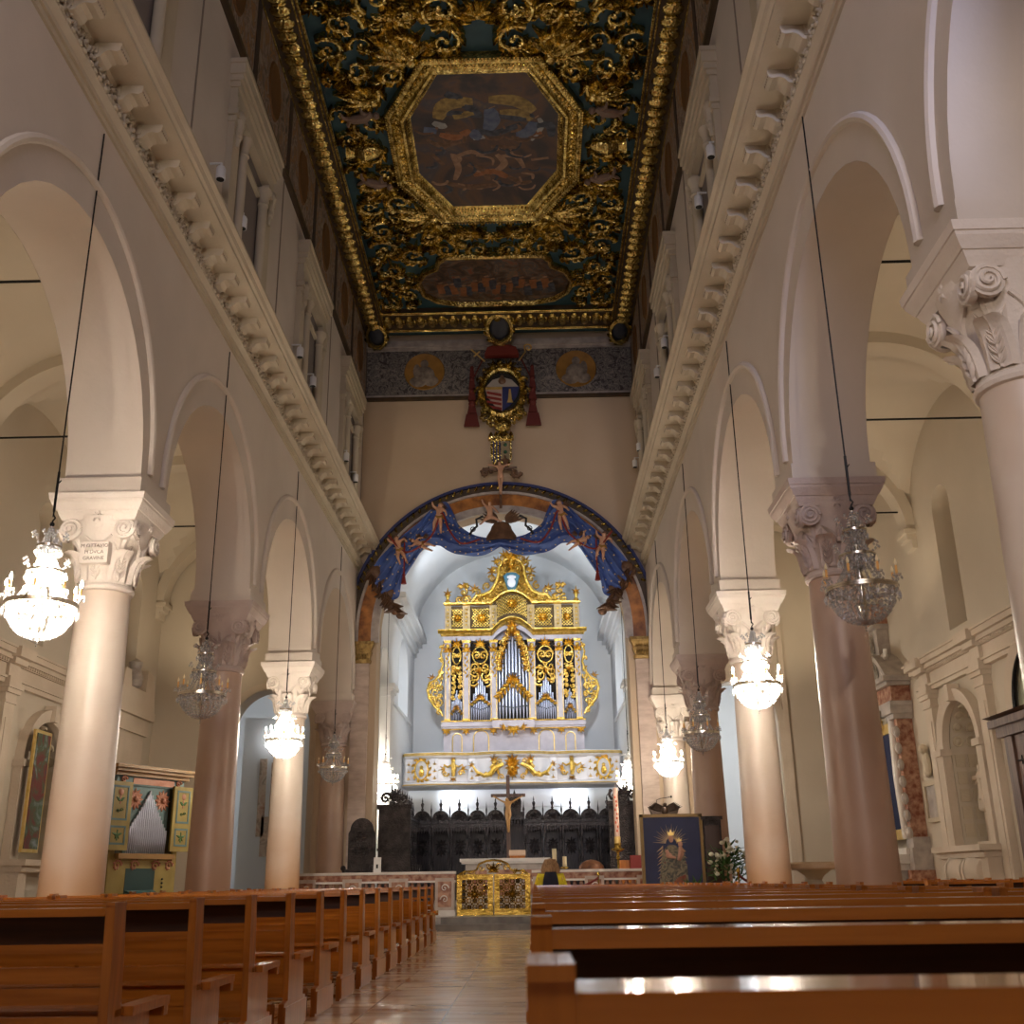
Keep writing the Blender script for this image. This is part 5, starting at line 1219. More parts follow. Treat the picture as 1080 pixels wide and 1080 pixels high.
# side ears
for s_ in (-1, 1):
    def ear(q):
        T = frame((0, -.02, 0), (s_, 0, 0), (0, 0, 1), (0, -1, 0))
        q.tube([T @ Vector((a, Zo(z), .04)) for a, z in ((2.1, 7.8), (2.2, 7.5), (2.12, 7.2), (2.2, 6.9), (2.35, 6.7), (2.52, 6.62), (2.58, 6.4), (2.5, 6.1), (2.36, 5.9), (2.2, 5.75), (2.12, 5.6))], [.03, .03, .035, .04, .045, .045, .05, .05, .045, .04, .03], 8)
        for (a, z, r) in ((2.35, 6.3, .17), (2.3, 6.6, .13), (2.48, 6.5, .1), (2.25, 6.0, .12), (2.5, 6.2, .09), (2.2, 6.95, .09), (2.18, 7.3, .08), (2.16, 7.7, .07), (2.22, 5.75, .09), (2.38, 6.45, .12), (2.22, 6.45, .11), (2.4, 6.1, .11), (2.2, 6.75, .1), (2.2, 6.2, .1), (2.3, 5.9, .09)): scroll(q, T, a, Zo(z), r, rnd.random()*6, 1, 1.3, .03, .09, True, 1.0)
        palmette(q, T, 2.45, Zo(6.75), 1.0, .18, 5, 1, .08)
    goldmesh('side_ear_carving', ear)
# balcony with bowed white front
bal = thing('organ_balcony', 'white curved organ balcony with gilded relief carvings', 'balcony', (.12, 31.0, 3.45))
def bp(x): 
    u = abs(x)
    return -.22*(1-(u/1.0)**4) if u < 1.0 else (0.0 if u < 1.25 else .05-.17*sin(pi*(u-1.25)/1.85) if u < 3.1 else .2)
xs = [-3.13+6.25*i/84 for i in range(85)]
def brow(z, d): return [(x, bp(x)-d, z) for x in xs]
q = MB(); prof = [(0, .05), (.04, .12), (.10, .12), (.12, .06), (.14, .0), (.76, .0), (.78, .05), (.82, .10), (.90, .12), (.95, .06), (.95, -.2)]
q.grid([brow(z, d) for z, d in prof]); q.grid([brow(0, .05), [(x, 1.2, 0) for x in xs]]); q.grid([brow(.95, -.2), brow(.0, -.2)]); q.build('balcony_front', balc, bal)
q = MB()
for z, d in ((.05, .13), (.87, .13), (.91, .12)): q.tube(brow(z, d), .020, 6)
q.build('gilded_rim', gold_paint, bal)
q = MB()
for x in (-2.95, -2.2, -1.15, 1.15, 2.2, 2.95):
    q.box(x-.09, x+.09, bp(x)-.05, bp(x)+.02, .14, .77)
q.build('balcony_pilaster', balc, bal)
def rel(nm, x, fn):
    q = MB(); T = frame((x, bp(x)-.03, .46), (1, 0, 0), (0, 0, 1), (0, -1, 0)) @ Matrix.Diagonal((1.22, 1.2, 1.3, 1)); fn(q, T); q.build(nm, gold, bal)
def central(q, T):
    T = T @ TR((0, 0, .03)); rosette(q, T, 0, 0, .17, .10, 8); palmette(q, T, 0, .1, pi/2, .26, 7, 1.2, .08, .3); palmette(q, T, 0, -.1, -pi/2, .18, 7, 1.4, .07, .3)
    for d in (-1, 1):
        q.tube([T @ Vector((d*a, z, .03)) for a, z in ((.2, .1), (.38, .02), (.5, -.12), (.65, -.17), (.82, -.08), (.92, .08))], [.05, .075, .075, .06, .045, .02], 8)
        for k in range(4): blade(q, T, d*(.35+.12*k), -.02-.03*k, (-1.9+.5*k) if d > 0 else pi+1.9-.5*k, .17, .08, .05)
        q.ball(T @ Vector((d*.42, .13, .05)), .07, 8, 6); q.tube([T @ Vector((d*.42, .1, .04)), T @ Vector((d*.5, .0, .04))], .05, 6); palmette(q, T, d*.42, .18, pi/2, .16, 5, 1.2, .05)
        palmette(q, T, d*.93, .06, .9 if d > 0 else pi-.9, .12, 5, 1, .04)
        for a, z in ((.25, -.2), (.28, .16)): scroll(q, T, d*a, z, .08, rnd.random()*6, d, 1.1, .02, .05, True, .8)
rel('central_relief', 0, central)
def medall(q, T):
    q.tube([T @ Vector((.155*cos(a), .23*sin(a), .02)) for a in [k*pi/10 for k in range(21)]], .025, 6)
    for k in range(12): a = k*pi/6; blade(q, T, .17*cos(a), .25*sin(a), a+.5, .11, .07, .04, .8)
    q.ball(T @ Vector((0, .06, .02)), .055, 8, 6); q.ball(T @ Vector((0, -.06, .01)), .10, 8, 6, (.8, .4, 1.2)); palmette(q, T, 0, .24, pi/2, .12, 5, 1.2, .04)
def figrel(q, T):
    q.ball(T @ Vector((0, .2, .03)), .06, 8, 6); q.tube([T @ Vector((0, .16, .03)), T @ Vector((.02, .02, .05)), T @ Vector((0, -.16, .03))], [.06, .08, .05], 8)
    for d in (-1, 1):
        q.tube([T @ Vector((0, .12, .03)), T @ Vector((d*.13, .06, .03)), T @ Vector((d*.22, .12, .02))], [.035, .03, .02], 6); scroll(q, T, d*.18, -.08, .08, 0, d, 1.1, .02, .05, True, .8)
        palmette(q, T, d*.2, .02, -.2 if d > 0 else pi+.2, .15, 5, 1, .04)
    palmette(q, T, 0, -.2, -pi/2, .12, 5, 1.3, .04); palmette(q, T, 0, .24, pi/2, .1, 5, 1.3, .04)
for x in (-2.58, 2.58): rel('oval_relief', x, medall)
for x in (-1.68, 1.68): rel('figure_relief', x, figrel)
def small(q, T):
    for z in (-.2, .0, .2): palmette(q, T, 0, z-.06, pi/2, .10, 3, .7, .03, .3)
for x in (-2.95, -2.2, -1.15, 1.15, 2.2, 2.95): 
    q = MB(); small(q, frame((x, bp(x)-.06, .46), (1, 0, 0), (0, 0, 1), (0, -1, 0))); q.build('pilaster_drop', gold, bal)

# ------------------------------------------------------------------ choir stalls
def make_stall():
    t = thing('choir_stall', 'tmp', 'choir stall', (0, 0, 0)); hw = .26
    q = MB(); q.box(-hw, hw, -.05, .0, 0, 1.95); q.build('back_panel', darkpanel, t)
    q = MB(); q.box(-hw+.03, hw-.03, -.50, -.05, .43, .48); q.build('seat', darkwood, t)
    q = MB(); q.box(-hw, -hw+.045, -.55, -.03, 0, .95); q.box(hw-.045, hw, -.55, -.03, 0, .95); q.build('arm_panel', darkwood, t)
    q = MB(); 
    for s_ in (-1, 1): q.lathe([(.03, .95), (.028, 1.05), (.036, 1.08), (.022, 1.14), (.030, 1.4), (.022, 1.62), (.036, 1.66), (.036, 1.95)], 8, TR((s_*(hw-.035), -.38, 0)))
    q.build('colonnette', darkwood, t)
    q = MB(); q.box(-hw, hw, -.44, 0, 1.95, 2.06); q.box(-hw, hw, -.48, 0, 2.06, 2.11); q.box(-hw+.02, hw-.02, -.40, -.30, 1.86, 1.95)
    for j in range(7): x = -hw+.05+j*(2*hw-.1)/6; q.lathe([(.028, 1.95), (.02, 1.86), (.001, 1.77)], 6, TR((x, -.42, 0)), caps=False)
    for j in range(5): q.box(-hw+.06+.09*j, -hw+.10+.09*j, -.46, -.43, 1.97, 2.04)
    T = frame((0, -.045, 1.45), (1, 0, 0), (0, 0, 1), (0, -1, 0)); palmette(q, T, 0, .0, pi/2, .22, 7, 1.3, .05, .3); palmette(q, T, 0, -.05, -pi/2, .25, 7, 1.0, .05, .3)
    q.build('canopy', darkwood, t)
    q = MB(); q.prism([(-hw+.01, 2.11)] + arc(0, 2.18, hw-.015, 14) + [(hw-.01, 2.11)], -.30, -.24, 'y')
    T = frame((0, -.30, 2.2), (1, 0, 0), (0, 0, 1), (0, -1, 0)); palmette(q, T, 0, 0, pi/2, .17, 7, 1.5, .05, .3)
    for d in (-1, 1): scroll(q, T, d*.12, .02, .07, 0, d, 1.2, .016, .04, False)
    q.tube([(x, -.31, z) for x, z in arc(0, 2.18, hw-.03, 14)], .018, 6); q.build('arched_crest', darkwood, t)
    q = MB(); q.lathe([(.02, 2.42), (.045, 2.46), (.02, 2.50), (.035, 2.55), (.05, 2.60), (.015, 2.66), (.022, 2.69), (.001, 2.80)], 8, TR((0, -.27, 0)))
    q.build('finial', darkwood, t)
    q = MB(); q.lathe([(.022, 2.11), (.03, 2.16), (.015, 2.3), (.025, 2.42), (.012, 2.5), (.001, 2.66)], 8, TR((hw, -.30, 0))); q.build('pinnacle', darkwood, t)
    return t
st = make_stall(); first = True; G = 'carved black choir stalls'
ords = ['second', 'third', 'fourth', 'fifth']
xs_ = [-2.50, -1.97, -1.44, -.92, -.40, .70, 1.23, 1.75, 2.28, 2.80]
for i, x in enumerate(xs_):
    if i < 5: lab = 'carved black choir stall on the back wall, ' + ['at the left corner', 'second from the left corner', 'third from the left corner', 'fourth from the left corner', 'just left of the central throne'][i]
    else: lab = 'carved black choir stall on the back wall, ' + ['just right of the central throne', 'fourth from the right corner', 'third from the right corner', 'second from the right corner', 'at the right corner'][i-5]
    o = st if first else dup(st, None, None, lab); first = False; o['label'] = lab; o['group'] = G; o.location = (x, 32.0, .42)
for sx in (-1, 1):
    for j in range(10):
        y = 26.75+.54*j
        if y > 31.6: break
        side = 'left' if sx < 0 else 'right'
        lab = 'carved black choir stall along the %s chancel wall, %s' % (side, ['nearest the arch', 'second from the arch', 'third from the arch', 'fourth from the arch', 'fifth from the arch', 'sixth from the arch', 'seventh from the arch', 'eighth from the arch', 'deepest inside'][j])
        o = dup(st, ((CL+.03) if sx < 0 else (CR-.03), y, .42), sx*-pi/2 if False else (pi/2 if sx < 0 else -pi/2), lab, G)
for sx in (-1, 1):
    t = thing('stall_end_panel', 'carved dark end panel of the choir stalls beside the %s chancel pier' % ('left' if sx < 0 else 'right'), 'panel', ((CL+.42) if sx < 0 else (CR-.42), 26.42, .42))
    q = MB(); q.box(-.38, .38, -.06, .06, 0, 2.15); q.build('panel', darkwood, t)
    q = MB(); q.box(-.42, .42, -.10, .08, 2.15, 2.26); q.box(-.40, .40, -.09, .08, 1.2, 1.26); q.build('moulding', darkwood, t)
    q = MB(); T = frame((0, -.02, 2.3), (1, 0, 0), (0, 0, 1), (0, -1, 0))
    for a in (-.22, 0, .2): scroll(q, T, a, .1, .14, rnd.random()*6, 1, 1.2, .04, .08)
    palmette(q, T, 0, .12, pi/2, .26, 7, 1.2, .08); q.build('scroll_crest', darkwood, t)
t = thing('bishop_throne', 'central black choir throne with taller rounded canopy in the middle of the back stalls', 'throne', (.15, 32.0, .42))
q = MB(); q.box(-.28, .28, -.05, 0, 0, 2.2); q.box(-.28, -.23, -.6, 0, 0, 1.0); q.box(.23, .28, -.6, 0, 0, 1.0); q.box(-.23, .23, -.55, 0, .45, .5); q.build('seat_body', darkpanel, t)
q = MB(); q.box(-.28, .28, -.45, 0, 2.15, 2.35)
for j in range(7): q.lathe([(.028, 2.15), (.02, 2.06), (.001, 1.95)], 6, TR((-.26+.087*j, -.42, 0)), caps=False)
for s_ in (-1, 1): q.lathe([(.03, 1.0), (.04, 1.05), (.02, 1.2), (.03, 2.15)], 8, TR((s_*.27, -.40, 0))); q.lathe([(.02, 2.35), (.035, 2.42), (.015, 2.5), (.001, 2.7)], 8, TR((s_*.255, -.40, 0)))
q.build('canopy', darkwood, t)
q = MB(); q.prism([(-.18, 2.35)] + arc(0, 2.62, .2, 12) + [(.18, 2.35)], -.40, -.32, 'y'); T = frame((0, -.40, 2.6), (1, 0, 0), (0, 0, 1), (0, -1, 0)); rosette(q, T, 0, 0, .15, .06, 8); q.lathe([(.02, 2.8), (.04, 2.85), (.001, 2.98)], 8, TR((0, -.36, 0))); q.build('rounded_crest', darkwood, t)

# ------------------------------------------------------------------ altar, rail, gate, crucifix, candle
t = thing('high_altar', 'white marble altar table standing behind the gilded gate', 'altar', (0, 26.9, .42))
q = MB(); q.box(-1.08, 1.06, -.45, .45, .93, 1.0); q.box(-1.04, 1.02, -.42, .42, .88, .93); q.build('mensa', marble_white, t)
q = MB(); q.box(-.95, .93, -.36, .36, 0, .88); q.build('altar_body', marble_grey, t)
q = MB()
for x in (-.66, 0, .66): q.box(x-.22, x+.22, -.375, -.36, .18, .74)
q.build('inlay_panel', marble_red, t)
t = thing('altar_crucifix', 'tall dark wooden crucifix with pale carved body behind the altar', 'crucifix', (.06, 27.5, .42))
q = MB(); q.box(-.045, .045, -.03, .03, .1, 3.0); q.box(-.43, .43, -.025, .025, 2.47, 2.55); q.build('cross', doorwood, t)
q = MB(); q.box(-.2, .2, -.2, .2, 0, .1); q.build('base', darkwood, t)
human('carved_body', dict(shL=(-.12, 0, .36), elL=(-.30, 0, .44), haL=(-.62, 0, .62), shR=(.12, 0, .36), elR=(.34, 0, .48), haR=(.62, 0, .62), head=(-.05, -.06, .47), top=(-.07, -.09, .53), knL=(-.04, -.09, -.40), anL=(-.01, .0, -.76), foL=(-.01, -.05, -.84), knR=(.03, -.07, -.40), anR=(.02, .0, -.76), foR=(.02, -.05, -.84)), .60, mat('boxwood_body', (.50, .28, .10), .5), t, TR((0, -.09, 2.12)), 1.1)
t = thing('book_stand', 'small reddish brown book stand with open book on the altar', 'book stand', (.28, 26.75, 1.42))
q = MB(); q.prism([(-.12, 0), (.12, 0), (.12, .16), (-.1, .05)], -.18, .18, 'x'); q.build('stand', pewend, t); q = MB(); q.prism([(-.1, .055), (.12, .165), (.12, .19), (-.1, .075)], -.2, .2, 'x'); q.build('open_book', mat('book_pages', (.6, .42, .3), .7), t)
for (x, h, r) in ((1.16, .42, .055), (1.40, .24, .05)):
    t = thing('altar_candle', 'thick ivory candle right of the altar, %s' % ('the taller one' if h > .3 else 'the shorter one'), 'candle', (x, 26.6, 1.2))
    q = MB(); q.lathe([(r, 0), (r, h), (.01, h-.01)], 16); q.build('wax', candlewax, t); q = MB(); q.lathe([(.11, -.03), (.10, 0), (r+.01, .015)], 16); q.lathe([(.1, -.78), (.03, -.7), (.03, -.03)], 12); q.build('holder', brass, t)
# balustrade rail
rail_stone = mat('pinkish_rail_stone', (.42, .33, .27), .4, c2=(.55, .46, .40), scale=5, coords='World')
def rail(nm, x0, x1, label):
    t = thing('altar_rail', label, 'altar rail', (x0, 23.55, .24)); L = x1-x0
    q = MB(); q.box(0, L, -.17, .17, .84, .88); q.box(0, L, -.15, .15, .825, .84); q.build('top_slab', marble_white, t)
    q = MB(); q.box(0, L, -.15, .15, 0, .12); q.build('plinth', marble_white, t)
    q = MB(); q.box(0, L, -.13, .13, .70, .825); q.build('inlaid_band', marble_red, t)
    q = MB(); q.box(0, L, -.14, .14, .66, .70); q.build('lower_fillet', marble_white, t)
    n = max(2, int(L/1.05)); 
    for i in range(n+1):
        x = .22+(L-.44)*i/n; q = MB(); q.box(x-.2, x+.2, -.15, .15, .12, .75); p = q.build('rail_pier', rail_stone, t)
        q = MB(); q.box(x-.14, x+.14, -.158, -.15, .18, .68); q.build('red_inlay', marble_red, p)
        q = MB(); T = frame((x, -.158, .43), (1, 0, 0), (0, 0, 1), (0, -1, 0)); scroll(q, T, 0, .12, .09, 0, 1, 1.2, .012, .012, False); scroll(q, T, 0, -.1, .09, pi, -1, 1.2, .012, .012, False); q.build('white_scroll_inlay', marble_white, p)
        if i < n:
            xa = x+.2; xb = .22+(L-.44)*(i+1)/n-.2; m_ = max(2, int((xb-xa)/.13))
            for k in range(m_):
                xx = xa+(k+.5)*(xb-xa)/m_; q = MB(); q.lathe([(.045, .12), (.03, .18), (.05, .3), (.03, .42), (.03, .46), (.05, .58), (.03, .66)], 10, TR((xx, 0, 0))); q.build('baluster', marble_red, t)
    return t
rail('', -4.3, -.97, 'white marble altar rail with red inlay, left of the gilded gate'); rail('', .62, 4.3, 'white marble altar rail with red inlay, right of the gilded gate')
q = MB(); q.box(-4.35, -.95, 23.2, 23.35, .0, .235); 
gt = thing('gilded_gate', 'low openwork gilded double gate in the altar rail', 'gate', (-.175, 23.42, .25))
for s_ in (-1, 1):
    q = MB(); a, c = sorted((s_*.012, s_*.765))
    for (x0, x1, z0, z1) in ((a, c, 0, .12), (a, c, .70, .80), (a, a+.11, .12, .70), (c-.11, c, .12, .70)): q.box(x0, x1, -.035, .035, z0, z1)
    lf = q.build('gate_leaf', brass, gt)
    q = MB(); m_ = (a+c)/2
    for i in range(5):
        for j in range(5): 
            T = frame((m_+(i-2)*.118, -.02, .41+(j-2)*.125), (1, 0, 0), (0, 0, 1), (0, -1, 0)); q.lathe([(.030, -.01), (.046, .01), (.054, 0), (.030, -.01)], 10, T, caps=False)
            if (i+j) % 2: rosette(q, T, 0, 0, .05, .03, 4)
            for an in range(4): blade(q, T, .05*cos(an*pi/2+.78), .05*sin(an*pi/2+.78), an*pi/2+.78, .05, .03, .02, 0, 2)
    T = frame((m_, -.03, .41), (1, 0, 0), (0, 0, 1), (0, -1, 0)); rosette(q, T, 0, 0, .11, .06, 8); q.build('openwork_filling', brass, lf)
q = MB(); T = frame((0, -.01, .80), (1, 0, 0), (0, 0, 1), (0, -1, 0))
for d in (-1, 1):
    q.tube([T @ Vector((d*a, z, 0)) for a, z in ((.72, .0), (.6, .06), (.45, .05), (.35, .09), (.3, .2), (.15, .26), (0, .28))], .022, 6)
    for a, z in ((.6, .03), (.45, .04), (.25, .12), (.1, .17)): scroll(q, T, d*a, z, .06, 0, d, 1.2, .014, .03, True, .7)
palmette(q, T, 0, .05, pi/2, .2, 7, 1.2, .04); q.build('scrolled_cresting', brass, gt)
# paschal candle
t = thing('paschal_candle', 'tall decorated paschal candle on a turned brass stand in front of the stalls', 'candle', (2.52, 24.6, .42))
q = MB(); q.lathe([(.20, 0), (.2, .03), (.10, .07), (.03, .14), (.05, .2), (.02, .26), (.04, .4), (.022, .46), (.03, .62), (.045, .66), (.02, .7), (.028, .9), (.05, .94), (.025, .98), (.03, 1.05), (.14, 1.10), (.15, 1.13), (.08, 1.14), (.075, 1.2), (.085, 1.24)], 20); q.build('brass_stand', brass, t)
q = MB(); q.lathe([(.070, 1.24), (.070, 1.38)], 16); q.build('gold_collar', gold_paint, t)
q = MB(); q.lathe([(.058, 1.38), (.055, 2.42), (.004, 2.43)], 16, caps=False); q.tube([(0, 0, 2.42), (0, 0, 2.5)], .006, 5); q.build('wax', mat('rose_tinted_wax', (.70, .48, .38), .5), t)
q = MB()
for k in range(9): z = 1.5+.09*k; q.ball((.02*sin(k*2.2), -.054, z), .022, 6, 4, (1, .3, 1.4))
q.build('red_decoration', mat('red_candle_paint', (.55, .10, .04), .5), t)
# episcopal chair left, small white box, stone lectern shapes right
t = thing('high_back_chair', 'black high backed chair with rounded top left of the altar rail', 'chair', (-3.18, 24.9, .42))
q = MB(); q.prism([(-.30, 0), (-.30, 1.55)] + [(x, z) for x, z in arc(0, 1.62, .26, 14)] + [(.30, 1.55), (.30, 0)], .02, .10, 'y'); q.build('backrest', darkwood, t)
q = MB(); q.box(-.30, .30, -.48, .05, .42, .50); q.build('seat', darkwood, t)
for s_ in (-1, 1):
    q = MB(); q.box(s_*.30-.03, s_*.30+.03, -.48, .06, .50, .78); q.ball((s_*.31, -.46, .80), .06, 8, 6); q.build('armrest', darkwood, t)
    for yy in (-.45, .05): q = MB(); q.box(s_*.27-.03, s_*.27+.03, yy-.03, yy+.03, 0, .42); q.build('leg', darkwood, t)
q = MB(); T = frame((0, .02, 1.5), (1, 0, 0), (0, 0, 1), (0, -1, 0)); rosette(q, T, 0, 0, .15, .03, 8); scroll(q, T, -.1, -.35, .1, 0, 1, 1.2, .015, .03); scroll(q, T, .1, -.35, .1, pi, -1, 1.2, .015, .03); q.build('back_carving', darkwood, t)
t = thing('white_notice_box', 'small upright white box on the rail left of the altar', 'box', (-2.62, 23.55, 1.12)); q = MB(); q.box(-.075, .075, -.04, .04, 0, .30); q.build('body', white_lamp, t); q = MB(); q.box(-.02, .02, -.045, -.04, .08, .16); q.build('dark_slot', blackm, t)
t = thing('draped_faldstool', 'brown patterned cushion seat behind the right altar rail', 'stool', (1.98, 25.6, .42)); q = MB(); q.ball((0, 0, .70), .3, 14, 8, (1, .7, .75)); q.build('cushion', mat('brown_brocade', (.12, .045, .02), .6, c2=(.25, .10, .04), scale=9), t)
q = MB(); 
for s_ in (-1, 1): q.box(s_*.2-.02, s_*.2+.02, -.2, .2, 0, .6)
q.build('frame', darkwood, t)
t = thing('red_chair', 'wooden chair with a red cushion behind the right altar rail', 'chair', (2.95, 25.3, .42)); q = MB(); q.box(-.35, .35, -.25, .25, .40, .47); q.box(-.35, .35, .2, .26, .47, .9); q.build('wooden_frame', pewend, t); q = MB(); q.box(-.1, .34, .1, .2, .5, 1.0); q.build('red_cushion', redcloth, t)
for x in (-.33, .33):
    for y in (-.23, .23): q = MB(); q.box(x-.02, x+.02, y-.02, y+.02, 0, .4); q.build('leg', pewend, t)
for i, (x0, x1) in enumerate(((1.05, 1.95), (4.05, 4.75))):
    t = thing('rope_barrier', 'dark red rope barrier in front of the right altar rail, %s' % ('beside the seated person' if i == 0 else 'beside the white flowers'), 'rope barrier', (x0, 22.5 if i == 0 else 18.7, 0)); L = x1-x0
    for x in (0, L): q = MB(); q.lathe([(.14, 0), (.14, .02), (.02, .04), (.015, .98), (.035, 1.0), (.03, 1.05), (.001, 1.07)], 12, TR((x, 0, 0))); q.build('brass_post', brass, t)
    q = MB(); q.tube([(L*u, 0, .95-.16*4*u*(1-u)) for u in [k/12 for k in range(13)]], .02, 8); q.build('rope', redcloth, t)

# ------------------------------------------------------------------ Madonna panel, cabinet, eagle lectern, flowers
t = thing('madonna_panel', 'large framed Madonna and child picture on dark blue ground beside a right column', 'painting', (3.14, 19.95, .0)); t.scale = (.93, .93, .93)
q = MB(); q.box(-.56, .56, .0, .05, .55, 2.12); q.build('blue_ground', mat('dark_blue_ground', (.012, .018, .075), .55, c2=(.018, .026, .10), scale=2), t)
q = MB()
for (x0, x1, z0, z1) in ((-.60, -.54, .5, 2.16), (.54, .60, .5, 2.16), (-.60, .60, .5, .56), (-.6, .6, 2.10, 2.16)): q.box(x0, x1, -.03, .06, z0, z1)
q.build('gilt_frame', mat('tarnished_gilt_frame', (.22, .14, .05), .45, .5), t)
for s_ in (-1, 1): q = MB(); q.tube([(s_*.45, .08, .55), (s_*.5, .25, .0)], .03, 6); q.build('easel_leg', darkwood, t)
def flat(q, pts, y0, th=.012): q.prism(pts, y0-th, y0, 'y')
q = MB()
for k in range(20):
    a = pi*(.02+.96*k/19)+0*pi; cx_, cz_ = -.02, 1.62; r1 = .30+.06*(k % 2)
    flat(q, [(cx_+.1*cos(a-.1), cz_+.1*sin(a-.1)), (cx_+r1*cos(a), cz_+r1*sin(a)), (cx_+.1*cos(a+.1), cz_+.1*sin(a+.1))], -.002)
for k in range(14):
    for s_ in (-1, 1): z = .75+.06*k; flat(q, [(s_*.16-.02, z), (s_*(.27+.02*(k % 2))-.02, z-.07), (s_*.16-.02, z+.05)], -.002)
q.build('painted_rays', mat('painted_gold_rays', (.42, .26, .12), .5, c2=(.55, .40, .25), scale=9), t)
q = MB(); flat(q, [(-.27, .62), (-.28, .9), (-.24, 1.25), (-.19, 1.48), (-.06, 1.60), (.06, 1.58), (.20, 1.45), (.26, 1.2), (.27, .9), (.25, .62)], -.014); q.build('painted_mantle', painting('mantle_paint', [(.3, (.02, .03, .035)), (.45, (.10, .09, .06)), (.55, (.30, .24, .14)), (.62, (.05, .06, .05)), (.7, (.22, .05, .03))], 9, 1.5), t)
q = MB(); flat(q, [(-.12, .64), (-.1, .85), (.08, 1.0), (.22, 1.05), (.23, .85), (.18, .64)], -.027); q.build('painted_red_skirt', mat('painted_red_skirt', (.20, .04, .02), .6, c2=(.30, .10, .04), scale=9), t)
q = MB(); q.ball((-.02, -.03, 1.70), .055, 10, 8, (.85, .3, 1.25)); q.ball((.15, -.04, 1.60), .05, 10, 8, (.9, .4, 1.1)); q.tube([(.15, -.04, 1.55), (.15, -.05, 1.42), (.10, -.05, 1.30)], [.05, .075, .045], 8, flat=.5); q.ball((-.08, -.04, 1.40), .05, 8, 6, (1.3, .4, 1)); q.tube([(.15, -.04, 1.5), (.23, -.04, 1.46)], .02, 6); q.tube([(-.12, -.03, 1.5), (-.08, -.04, 1.38), (.05, -.04, 1.35)], [.035, .04, .02], 8); q.build('painted_faces', mat('painted_rosy_flesh', (.60, .32, .22), .5), t)
q = MB(); 
for (x, z, s) in ((-.02, 1.76, 1.), (.13, 1.645, .75)):
    flat(q, [(x-.05*s, z), (x-.075*s, z+.09*s), (x-.03*s, z+.05*s), (x, z+.12*s), (x+.03*s, z+.05*s), (x+.075*s, z+.09*s), (x+.05*s, z)], -.03)
q.build('painted_crowns', gold_paint, t)
t = thing('dark_cabinet', 'tall dark wooden cabinet standing behind the Madonna panel', 'cabinet', (3.83, 20.12, 0))
q = MB(); q.box(-.14, .20, -.18, .20, 0, 1.90); q.build('body', darkwood, t); q = MB(); q.box(-.16, .23, -.21, .23, 1.90, 1.96); q.build('cornice', darkwood, t)
q = MB(); q.box(-.10, .16, -.20, -.18, .1, 1.8); p = q.build('door', mat('dark_brown_cabinet_door', (.055, .025, .016), .4), t); q = MB(); q.ball((.1, -.21, 1.0), .02, 8, 6); q.build('knob', brass, p)
t = thing('eagle_lectern', 'dark bronze eagle lectern rising behind the Madonna panel', 'lectern', (3.62, 24.9, .42))
q = MB(); q.lathe([(.28, 0), (.25, .06), (.08, .16), (.05, .3), (.05, 1.7), (.09, 1.75), (.06, 1.8)], 16); q.build('pole', darkwood, t)
bronze = mat('dark_bronze', (.05, .032, .022), .4, .6)
q = MB(); q.prism([(-.34, 2.02), (.34, 2.02), (.28, 1.86), (.0, 1.80), (-.28, 1.86)], -.12, .2, 'y'); q.build('book_rest', bronze, t)
q = MB(); q.ball((0, -.16, 1.94), .08, 10, 8, (1, .8, 1.5)); q.ball((0, -.22, 2.05), .045, 8, 6)
T = frame((0, -.14, 1.95), (1, 0, 0), (0, 0, 1), (0, -1, 0))
for d in (-1, 1):
    for k in range(6): blade(q, T, d*.05, -.02+.015*k, (.05+.06*k) if d > 0 else pi-.05-.06*k, .36-.03*k, .06, .03, d*.3)
q.build('eagle', bronze, t)
t = thing('gooseneck_microphone', 'thin gooseneck microphone beside the eagle lectern', 'microphone', (3.45, 24.8, 2.44)); q = MB(); q.tube([(0, 0, 0), (.0, 0, .14), (.08, 0, .17), (.30, -.02, .20)], .008, 6); q.build('neck', blackm, t); q = MB(); q.ball((.33, -.02, .205), .025, 8, 6); q.build('head', blackm, t)
t = thing('flower_arrangement', 'large arrangement of white and cream flowers in a pot right of the Madonna panel', 'flowers', (4.02, 19.35, 0))
q = MB(); q.lathe([(.12, 0), (.2, .3), (.22, .6), (.19, .62)], 16); q.build('pot', marble_white, t)
q = MB(); R4 = random.Random(3)
for k in range(150):
    a = R4.random()*6.28; e = R4.random()*1.4; r = .16+.22*R4.random(); x, y, z = r*cos(a)*cos(e), r*sin(a)*cos(e), .95+r*1.4*sin(e)-.15*R4.random()
    T = TR((x, y, z)) @ RZ(a) @ RY(R4.uniform(-1.2, .6)); blade(q, T, 0, 0, 0, .17, .05, .01, .3, 3)
q.build('foliage', leafm, t)
q = MB()
for k in range(46):
    a = R4.random()*6.28; e = R4.random()*1.5; r = .24+.16*R4.random(); x, y, z = r*cos(a)*cos(e), r*sin(a)*cos(e), .95+r*1.5*sin(e)
    q.ball((x, y-.03, z), .032+.016*R4.random(), 7, 5, (1, 1, .8))
q.build('blossoms', petal, t)
t = thing('green_plant', 'low leafy green plant at the foot of the Madonna panel', 'plant', (3.42, 19.35, .0))
q = MB(); q.lathe([(.1, 0), (.14, .25), (.12, .26)], 14); q.build('pot', doorwood, t); q = MB()
for k in range(60): a = R4.random()*6.28; T = TR((0, 0, .3+.4*R4.random())) @ RZ(a) @ RY(-R4.uniform(.3, 1.3)); blade(q, T, 0, 0, 0, .35, .06, .01, .5, 4)
q.build('leaves', leafm, t)
t = thing('stone_table', 'stone topped side table on a turned pedestal in the right aisle between the columns', 'table', (5.62, 20.0, 0))
